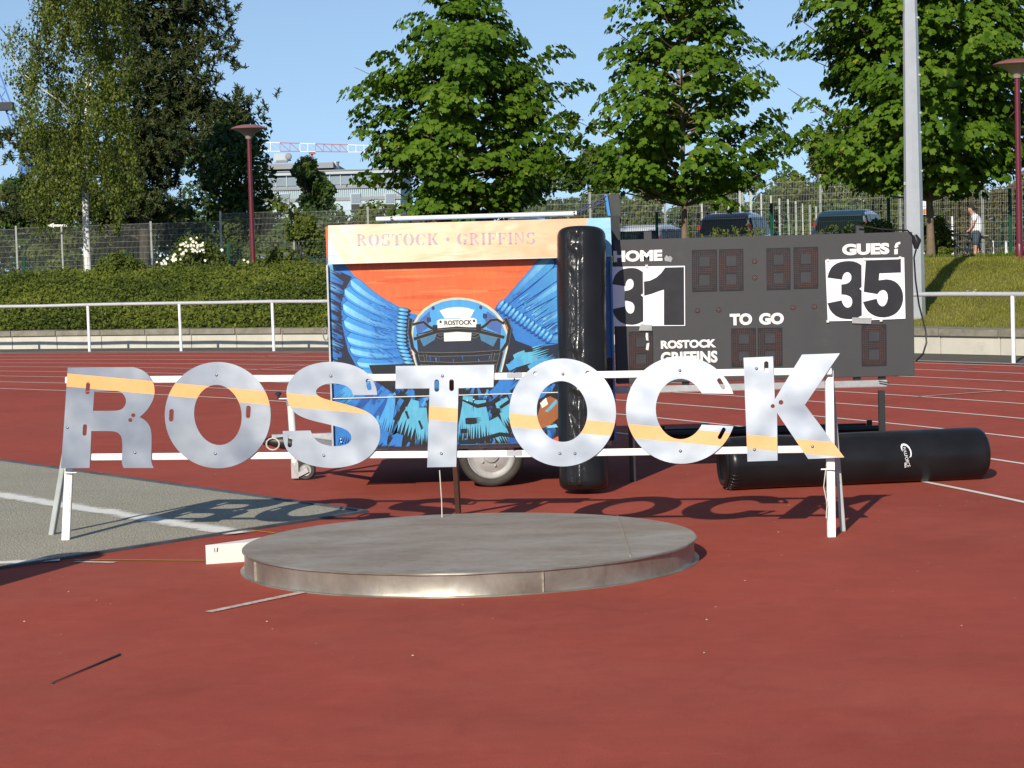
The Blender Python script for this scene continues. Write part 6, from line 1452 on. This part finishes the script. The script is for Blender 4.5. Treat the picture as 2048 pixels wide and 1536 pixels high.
# ================================================================== PARKED CARS
M['car_black'] = pmat('black_car_paint', (0.008, 0.008, 0.010), 0.22, var=0.05, coat=1.0)
M['car_blue'] = pmat('blue_car_paint', (0.012, 0.035, 0.075), 0.22, var=0.05, coat=1.0)
M['car_white'] = pmat('white_car_paint', (0.58, 0.60, 0.62), 0.25, var=0.04, coat=1.0)
M['car_silver'] = pmat('silver_car_paint', (0.33, 0.38, 0.46), 0.25, 0.3, var=0.05, coat=1.0)
def glass_mat():
    m, nt, p = nodes_of('car_glass'); p.inputs['Base Color'].default_value = rgba((0.006, 0.008, 0.009)); setin(p, Roughness=0.06); p.inputs['Specular IOR Level'].default_value = 0.18
    return m
M['glass'] = glass_mat()
def car(label, x, D, yaw, paint, H=1.6, Lr=4.25, group='cars parked behind the fence'):
    p = dp(x, 500, D); base = Vector((p.x, D, plateau(p.x, D)))
    t = thing('parked_car', label, 'car', base, group)
    # side profile along y (0 = rear), rings of half-width / height
    W = .87; belt = H * .60
    mb = MB(); st = [(0.0, .42, .60, .70), (.06, .30, .80, belt - .05), (.30, .24, W, belt), (1.2, .22, W + .01, belt), (2.4, .22, W, belt - .02), (3.2, .24, W - .01, belt - .10), (3.85, .26, W - .06, belt - .20), (Lr - .08, .32, .72, belt - .32), (Lr, .42, .60, .58)]
    vs = []; fs = []
    for (y, zb, w, zt) in st:
        zm = (zb + zt) * .5; vs += [(-w * .94, y, zb), (-w, y, zm), (-w * .965, y, zt - .03), (-w * .88, y, zt), (w * .88, y, zt), (w * .965, y, zt - .03), (w, y, zm), (w * .94, y, zb)]
    for i in range(len(st) - 1):
        for k in range(8): a, b = i * 8 + k, i * 8 + (k + 1) % 8; fs.append((a, b, b + 8, a + 8))
    fs.append(tuple(range(8))); e = (len(st) - 1) * 8; fs.append(tuple(e + k for k in range(7, -1, -1)))
    mb.add(vs, [f[::-1] for f in fs]); body = mb.build('body', M[paint], t, smooth=40, world=False)
    # cabin: stations along y
    cs = [(.02, belt - .04, .78, belt + .02), (.16, belt - .04, .76, H - .16), (.34, belt - .04, .75, H - .035), (.9, belt - .04, .76, H), (1.7, belt - .04, .76, H - .005), (2.35, belt - .04, .74, H - .09), (3.05, belt - .04, .70, belt + .0)]
    mb = MB(); vs = []; fs = []
    for (y, zb, w, zt) in cs:
        k = max(0, (zt - zb)) / (H - belt); wt = w - .15 * k
        vs += [(-w, y, zb), (-wt - .02, y, zt - .05 * k), (-wt + .08, y, zt), (wt - .08, y, zt), (wt + .02, y, zt - .05 * k), (w, y, zb)]
    for i in range(len(cs) - 1):
        for k in range(6): a, b = i * 6 + k, i * 6 + (k + 1) % 6; fs.append((a, b, b + 6, a + 6))
    fs.append(tuple(range(6))); e = (len(cs) - 1) * 6; fs.append(tuple(e + k for k in range(5, -1, -1)))
    mb.add(vs, [f[::-1] for f in fs]); mb.build('cabin', M[paint], t, smooth=35, world=False)
    def quad(name, q, mat): MB().add(q, [(0, 1, 2, 3)]).build(name, M[mat], t, world=False)
    z0, z1 = belt + .04, H - .17
    quad('rear_window', [(-.70, .020, z0), (.70, .020, z0), (.60, .145, z1), (-.60, .145, z1)], 'glass')
    quad('windscreen', [(.62, 3.0, z0), (-.62, 3.0, z0), (-.56, 2.42, H - .11), (.56, 2.42, H - .11)], 'glass')
    for s in (-1, 1):
        for (ya, yb, yc, yd) in ((.32, .80, .80, .48), (.86, 1.62, 1.62, .86), (1.68, 2.62, 2.22, 1.68)):
            wq = lambda z: .768 - .15 * (z - belt) / (H - belt) + .016
            L = [(s * wq(z0), ya, z0), (s * wq(z0), yb, z0), (s * wq(z1 + .04), yc, z1 + .04), (s * wq(z1 + .04), yd, z1 + .04)]; quad('side_window', L if s > 0 else L[::-1], 'glass')
        MB().box((s * .70, .105, belt + .14), (.09, .07, .34)).build('tail_light', M['tail_red'], t, bevel=.015, world=False)
        MB().box((s * .62, Lr - .12, .66), (.30, .12, .12)).build('headlight', M['card_white'], t, bevel=.02, world=False)
        MB().tube([(s * .86, 2.45, belt), (s * .98, 2.42, belt + .06)], [.03, .085], 8).build('wing_mirror', M[paint], t, smooth=50, world=False)
        for y in (.75, 3.35):
            w = MB().lathe([(.20, -.09), (.30, -.10), (.315, -.06), (.315, .06), (.30, .10), (.20, .09)], (s * .80, y, .315), 24, M=Matrix(((0, 0, 1), (1, 0, 0), (0, 1, 0)))).build('tyre', M['rubber'], t, smooth=40, world=False)
            MB().lathe([(.0, s * .085), (.20, s * .095)], (s * .80, y, .315), 18, M=Matrix(((0, 0, 1), (1, 0, 0), (0, 1, 0)))).build('rim', M['rim'], w, smooth=40, world=False)
    MB().box((0, -.012, .62), (.52, .02, .115)).build('number_plate', M['score_white'], t, world=False)
    t.rotation_euler.z = yaw; return t
def car_at(label, x, yroof, D, yaw, paint):
    c = car(label, x, D, yaw, paint); p = dp(x, yroof, D); c.location.z = p.z - 1.6; return c
car_at('black estate car parked behind the bare maple trunk', 1448, 425, 58.5, R(-19), 'car_black')
car_at('dark blue car parked between the black car and the mast', 1680, 419, 58.5, R(-20), 'car_blue')
car_at('white car parked just right of the trailer roof', 1268, 450, 60.5, R(-24), 'car_white')
car_at('dark car whose roof shows above the trailer', 1025, 436, 63, R(-18), 'car_black')
car_at('dull blue car roof behind the shrubs left of the trailer', 540, 506, 66, R(-12), 'car_silver')

# ================================================================== PERSON AND BICYCLE
M['skin'] = pmat('skin', (0.50, 0.27, 0.18), 0.6, var=0.08)
M['shirt'] = pmat('white_shirt', (0.78, 0.77, 0.78), 0.85, var=0.05, scale=5)
M['shorts'] = pmat('slate_shorts', (0.055, 0.075, 0.095), 0.85, var=0.15, scale=9)
M['hair'] = pmat('dark_hair', (0.020, 0.012, 0.009), 0.7, var=0.3, scale=30)
M['shoe'] = pmat('dark_shoe', (0.03, 0.03, 0.032), 0.7)
def skin_mesh(name, verts, edges, radii, mat, parent, sub=2, root=0):
    me = bpy.data.meshes.new(name); me.from_pydata(verts, edges, []); o = bpy.data.objects.new(name, me); COL.objects.link(o)
    o.modifiers.new('s', 'SKIN'); sv = me.skin_vertices[0].data
    for i, r in enumerate(radii): sv[i].radius = r if isinstance(r, tuple) else (r, r); sv[i].use_root = (i == root)
    m = o.modifiers.new('d', 'SUBSURF'); m.levels = sub; m.render_levels = sub
    bpy.context.view_layer.update()
    ev = bpy.data.meshes.new_from_object(o.evaluated_get(bpy.context.evaluated_depsgraph_get())); bpy.data.objects.remove(o)
    ev.name = name; ev.materials.clear(); ev.materials.append(mat); ev.polygons.foreach_set('use_smooth', [True] * len(ev.polygons))
    q = bpy.data.objects.new(name, ev); return put(q, parent)
PD = 62.0; pp = dp(1953, 520, PD); pz = dp(1953, 524, PD).z
person = thing('person', 'person in white t-shirt and slate shorts bending over a bicycle', 'person', Vector((pp.x, PD, pz)))
# standing turned to the left, head bowed, hands forward on the bicycle (x to the left of the picture is forward)
V = [(0, 0, .86), (.01, 0, 1.02), (0.0, 0, 1.20), (-.06, 0, 1.34), (-.10, 0, 1.40), (-.13, 0, 1.455), (-.150, 0, 1.52), (-.14, 0, 1.59),
     (.03, .085, .84), (.03, .10, .46), (.05, .10, .09), (-.06, .10, .03), (.0, -.085, .84), (-.02, -.10, .46), (-.05, -.10, .09), (-.16, -.10, .03),
     (-.03, .17, 1.33), (-.06, .21, 1.08), (-.20, .16, .90), (-.27, .13, .88), (-.03, -.17, 1.33), (-.07, -.21, 1.08), (-.20, -.15, .90), (-.27, -.12, .88)]
Ed = [(0, 1), (1, 2), (2, 3), (3, 4), (4, 5), (5, 6), (6, 7), (0, 8), (8, 9), (9, 10), (10, 11), (0, 12), (12, 13), (13, 14), (14, 15), (3, 16), (16, 17), (17, 18), (18, 19), (3, 20), (20, 21), (21, 22), (22, 23)]
Rd = [(.12, .15), (.105, .14), (.12, .16), (.10, .14), .060, (.098, .085), (.112, .092), (.085, .075), .085, .058, .038, .035, .085, .058, .038, .035, .055, .042, .034, .03, .055, .042, .034, .03]
skin_mesh('body', V, Ed, Rd, M['skin'], person)
skin_mesh('shirt', [(0.005, 0, .74), (.02, 0, 1.02), (.01, 0, 1.20), (-.05, 0, 1.345), (-.09, 0, 1.40), (-.03, .17, 1.33), (-.05, .20, 1.16), (-.03, -.17, 1.33), (-.055, -.20, 1.16)], [(0, 1), (1, 2), (2, 3), (3, 4), (3, 5), (5, 6), (3, 7), (7, 8)], [(.15, .18), (.15, .175), (.155, .185), (.12, .16), (.06, .06), .075, .072, .075, .072], M['shirt'], person)
skin_mesh('shorts', [(0, 0, 1.0), (0.01, 0, .82), (.03, .09, .70), (.03, .10, .46), (0, -.09, .70), (-.02, -.10, .46)], [(0, 1), (1, 2), (2, 3), (1, 4), (4, 5)], [(.13, .16), (.14, .165), .10, .092, .10, .092], M['shorts'], person)
hd_c = Vector((-.14, 0, 1.535)); hb_ = MB(); vs = []; fs = []
for i in range(9):
    for k in range(16):
        th, ph_ = math.pi * .62 * i / 8, 2 * math.pi * k / 16
        vs.append(hd_c + Vector((.105 * math.sin(th) * math.cos(ph_) + .03, .092 * math.sin(th) * math.sin(ph_), .105 * math.cos(th) - .02 * math.cos(ph_) * math.sin(th))))
for i in range(8):
    for k in range(16): a, b = i * 16 + k, i * 16 + (k + 1) % 16; fs.append((a, a + 16, b + 16, b))
hb_.add(vs, fs); hb_.build('hair', M['hair'], person, smooth=180, world=False)
for s, dx in ((1, 0.05), (-1, -.05)):
    skin_mesh('shoe', [(dx + .03, .10 * s, .04), (dx - .06, .10 * s, .035), (dx - .15, .10 * s, .03)], [(0, 1), (1, 2)], [.05, .048, .035], M['shoe'], person, 1)
person.rotation_euler.z = R(-12)
M['bike'] = pmat('bicycle_frame', (0.015, 0.016, 0.02), 0.35, var=0.1)
bz0 = pz + .02; BD = PD + .38
bike = thing('bicycle', 'black bicycle standing in the grass beside the bending person', 'bicycle', Vector((pp.x, BD, bz0)))
wr, wf = Vector((pp.x + .22, BD, bz0 + .34)), Vector((pp.x - .84, BD, bz0 + .34))
for c in (wr, wf):
    ty = MB(); ty.tube([c + Vector((.335 * math.cos(R(a)), 0, .335 * math.sin(R(a)))) for a in range(0, 361, 12)], .026, 8, caps=False); w = ty.build('wheel', M['rubber'], bike, smooth=60)
    sp = MB()
    for i in range(14): a = i * math.pi / 7; sp.tube([c, c + Vector((.33 * math.cos(a), 0, .33 * math.sin(a)))], .0022, 4)
    tag(sp.build('spokes', M['galv'], w), kind='stuff')
    MB().tube([c - Vector((0, .05, 0)), c + Vector((0, .05, 0))], .022, 8).build('hub', M['galv'], w)
    MB().tube([c + Vector((.375 * math.cos(R(a)), 0, .375 * math.sin(R(a)))) for a in range(20, 190, 10)], .014, 6).build('mudguard', M['bike'], bike, smooth=60)
bb = Vector((pp.x - .28, BD, bz0 + .30)); stp = Vector((pp.x - .10, BD, bz0 + .78)); hd = Vector((pp.x - .66, BD, bz0 + .80)); hd2 = Vector((pp.x - .69, BD, bz0 + .62))
fr = MB()
for a, b in ((bb, stp), (stp.lerp(bb, .12), hd), (bb, hd2), (bb, wr), (stp.lerp(bb, .12), wr), (hd, hd2), (hd2, wf)): fr.tube([a, b], .024, 8)
fr.build('frame', M['bike'], bike, smooth=60)
MB().tube([stp, stp + Vector((.03, 0, .12))], .013, 8).build('seat_post', M['galv'], bike)
MB().tube([stp + Vector((.16, 0, .15)), stp + Vector((.04, 0, .15)), stp + Vector((-.13, 0, .145))], [.07, .05, .02], 8).build('saddle', M['black_plastic'], bike, smooth=60)
MB().tube([hd, hd + Vector((.02, 0, .16)), hd + Vector((-.02, -.02, .20))], .013, 8).build('stem', M['galv'], bike)
MB().tube([hd + Vector((.16, -.28, .22)), hd + Vector((.0, -.20, .22)), hd + Vector((-.02, 0, .20)), hd + Vector((.0, .20, .22)), hd + Vector((.16, .28, .22))], .013, 8).build('handlebar', M['black_plastic'], bike, smooth=60)
MB().tube([bb + Vector((0, -.06, 0)), bb + Vector((.10, -.06, -.13)), bb + Vector((.10, -.14, -.13))], .012, 6).build('crank', M['galv'], bike)
MB().box(bb + Vector((.24, -.03, .02)), (.42, .02, .07)).build('chain_guard', M['bike'], bike)
MB().box(wr + Vector((.02, 0, .40)), (.36, .12, .02)).build('carrier', M['galv'], bike)
MB().box(wf + Vector((.02, 0, .45)), (.24, .26, .16)).build('basket', M['galv'], bike, bevel=.02)

# ================================================================== FAR BACKGROUND
M['clad'] = pmat('pale_cladding', (0.26, 0.36, 0.40), 0.6, var=0.08, scale=.6)
M['clad_dark'] = pmat('grey_glazing', (0.20, 0.25, 0.29), 0.35, var=0.15, scale=.4)
M['roof_grey'] = pmat('roof_grey', (0.24, 0.25, 0.26), 0.7, var=0.08, scale=.5)
M['bwhite_hazed'] = pmat('hazed_white_facade', (0.40, 0.45, 0.48), 0.7, var=0.05, scale=.5)  # white dulled to blue grey, distance haze put into the colour
BDD = 185.0
def fb(x0, y0, x1, y1, D, dep): a, b = dp(x0, y1, D), dp(x1, y0, D); return ((a.x + b.x) / 2, D + dep / 2, (a.z + b.z) / 2), (b.x - a.x, dep, b.z - a.z)
bl = thing('office_building', 'pale blue clad office building with grey roof storey beyond the trees', 'building', dp(640, 520, BDD))
def bpart(name, x0, y0, x1, y1, mat, D=BDD, dep=20.0, parent=None): c, s = fb(x0, y0, x1, y1, D, dep); return MB().box(c, s).build(name, M[mat], parent or bl)
wallb = bpart('wall', 505, 347, 800, 560, 'clad', BDD, 22)
cl = MB()
for i in range(74):
    x = 507 + i * 4.0
    for (y0, y1) in ((376, 398), (400, 470)):
        c, s = fb(x, y0, x + 1.7, y1, BDD - .12, .12); cl.box(c, s)
tag(cl.build('cladding_ribs', pmat('rib_blue', (0.40, 0.50, 0.54), 0.6, var=0.05), wallb), kind='stuff')
bpart('glazing_band', 505, 350, 800, 374, 'clad_dark', BDD - .10, .1)
for i in range(40): 
    if i % 3 == 0: bpart('mullion', 508 + i * 7.2, 350, 509 + i * 7.2, 374, 'bwhite_hazed', BDD - .16, .06)
bpart('ledge', 503, 374, 802, 376.5, 'roof_grey', BDD - .25, .5); bpart('ledge', 503, 398, 802, 399.6, 'roof_grey', BDD - .2, .4)
bpart('cornice', 502, 344.5, 803, 347.5, 'bwhite_hazed', BDD - .35, 22.5)
bpart('roof_edge', 505, 338, 800, 344, 'roof_grey', BDD + .5, 20)
bpart('roof_storey', 520, 324.5, 666, 339.5, 'roof_grey', BDD + 1.0, 14); bpart('roof_storey_wall', 520, 339.8, 666.5, 344, 'bwhite_hazed', BDD + .7, 14.4)
for (x0, x1) in ((703, 719), (772, 788), (560, 576)):
    w = bpart('window', x0 - 1.4, 386, x1 + 1.4, 427, 'bwhite_hazed', BDD - .30, .2); bpart('pane', x0, 388, x1, 406, 'clad_dark', BDD - .34, .03, w); bpart('pane', x0, 408, x1, 425.5, 'dark_inside', BDD - .34, .03, w)
c = dp(672, 333, BDD + 3); MB().lathe([(.28, -.55), (.28, .30), (.34, .32), (.34, .42), (0, .44)], c, 16).build('roof_vent', M['galv'], bl, smooth=40)
MB().box(dp(562, 316, BDD + 4), (1.1, 1.0, .75)).build('roof_unit', M['bwhite_hazed'], bl); 
c = dp(577, 313, BDD + 3); MB().lathe([(.0, .10), (.20, .06), (.30, -.04)], c, 16, M=Matrix(((1, 0, 0), (0, 0, -1), (0, 1, 0)))).build('dish', M['roof_grey'], bl)
MB().bar(dp(577, 320, BDD + 3.1), dp(577, 313, BDD + 3.1), .06).build('dish_mast', M['galv'], bl); MB().bar(dp(552, 321.5, BDD + 3.5), dp(582, 320.5, BDD + 3.5), .12).build('unit_frame', M['roof_grey'], bl)
# tower crane
M['crane_red'] = pmat('crane_red', (0.34, 0.08, 0.09), 0.5, var=0.1); M['crane_white'] = pmat('crane_white', (0.62, 0.64, 0.66), 0.5, var=0.05)
KD = 340.0
ck = thing('tower_crane', 'red and white lattice jib of a tower crane beyond the building', 'crane', Vector((dp(455, 300, KD).x, KD, 0)))
secs = [(470, 522, 0), (522, 560, 1), (560, 600, 0), (600, 631, 1), (631, 696, 0), (696, 760, 1), (760, 800, 0)]
for (x0, x1, wcol) in secs:
    mb = MB(); n = max(2, int((x1 - x0) / 15)); r = .10
    yt = lambda x: 285.5 + (x - 560) * .030; yb = lambda x: 302.5 + (x - 560) * .010
    for q in (-.45, .45): mb.bar(dp(x0, yb(x0), KD + q), dp(x1, yb(x1), KD + q), r * 1.2)
    mb.bar(dp(x0, yt(x0), KD), dp(x1, yt(x1), KD), r * 1.3)
    for i in range(n):
        xa = x0 + (x1 - x0) * i / n; xb = x0 + (x1 - x0) * (i + 1) / n
        mb.bar(dp(xa, yb(xa), KD - .45), dp(xa, yt(xa), KD), r * .9); mb.bar(dp(xa, yt(xa), KD), dp(xb, yb(xb), KD + .45), r * .6)
    mb.build('jib_section', M['crane_white' if wcol else 'crane_red'], ck)
mx = dp(462, 300, KD)
mb = MB()
for sx in (-.6, .6):
    for sy in (-.6, .6): mb.bar((mx.x + sx, KD + sy, -1), (mx.x + sx, KD + sy, mx.z + 1.5), .18)
for i in range(14): z = -1 + i * (mx.z + 2) / 14; mb.bar((mx.x - .6, KD - .6, z), (mx.x + .6, KD - .6, z + 1.3), .10)
mb.build('mast', M['crane_red'], ck)
c = dp(624, 306, KD); mb = MB(); mb.box(c, (.95, .9, .35)); mb.box(c - Vector((0, 0, .35)), (.35, .3, .55)); mb.build('trolley', M['crane_red'], ck)
# blue crane at the far left
M['crane_blue'] = pmat('crane_blue', (0.03, 0.14, 0.45), 0.5, var=0.1)
QD = 150.0
qc = thing('blue_crane', 'blue lattice boom of a crane at the far left edge', 'crane', Vector((dp(40, 300, QD).x, QD, 0)))
mb = MB(); A, Bq = (-40, 60), (48, 300)
for (ox, q) in ((-9, -.3), (9, -.3), (-9, .3), (9, .3)): mb.bar(dp(A[0] + ox, A[1], QD + q), dp(Bq[0] + ox * .7, Bq[1], QD + q), .09)
for i in range(16):
    t0, t1 = i / 16, (i + 1) / 16; s = -1 if i % 2 else 1
    mb.bar(dp(A[0] + (Bq[0] - A[0]) * t0 + 9 * s * (1 - .3 * t0), A[1] + (Bq[1] - A[1]) * t0, QD - .3), dp(A[0] + (Bq[0] - A[0]) * t1 - 9 * s * (1 - .3 * t1), A[1] + (Bq[1] - A[1]) * t1, QD - .3), .06)
mb.build('boom', M['crane_blue'], qc)
MB().box(dp(5, 213, QD - .4), (1.5, .8, .55)).build('winch_house', M['dark_inside'], qc); MB().tube([dp(-60, -20, QD), dp(22, 82, QD)], .03, 6).build('rope', M['dark_inside'], qc)
lb_ = dp(52, 310, QD); MB().bar((lb_.x, QD, 0), (lb_.x, QD, lb_.z), .8, .8).build('carrier_column', M['crane_blue'], qc)

# ================================================================== SMALL THINGS ON THE TRACK
M['speck'] = pmat('pale_debris', (0.52, 0.46, 0.34), 0.9, var=0.3, scale=40)
mb = MB(); rr = random.Random(77)
for i in range(200):
    y = 7.0 + 13 * rr.random() ** 1.4; x = rr.uniform(-.26, .26) * y; s = rr.choice((rr.uniform(.002, .005), rr.uniform(.003, .007))); a = rr.uniform(0, 6.28); z = .006
    if y < 8.6: continue
    if (x - DC.x) ** 2 + (y - DC.y) ** 2 < 1.5: continue
    c = Vector((x, y, z)); u = Vector((math.cos(a), math.sin(a), 0)) * s; v = Vector((-math.sin(a), math.cos(a), 0)) * s * .55; w = Vector((0, 0, s * .5))
    mb.add([c - u, c - v, c + u, c + v, c + w], [(0, 1, 4), (1, 2, 4), (2, 3, 4), (3, 0, 4)])
tag(mb.build('debris', M['speck']), 'tiny pale petals and grit scattered over the red track', 'debris', kind='stuff')
# unseen pad added outside the left edge to cast the shadow entering there
q = Vector((-3.30, 10.05, 0))
shadow_pad = copy_tree(stand); shadow_pad.location = q; shadow_pad.rotation_euler = (0, 0, 0); shadow_pad['label'] = 'unseen black roll added beyond the left edge to throw a shadow onto the gravel'
shadow_pad.scale = (1.0, 1.0, 0.68)
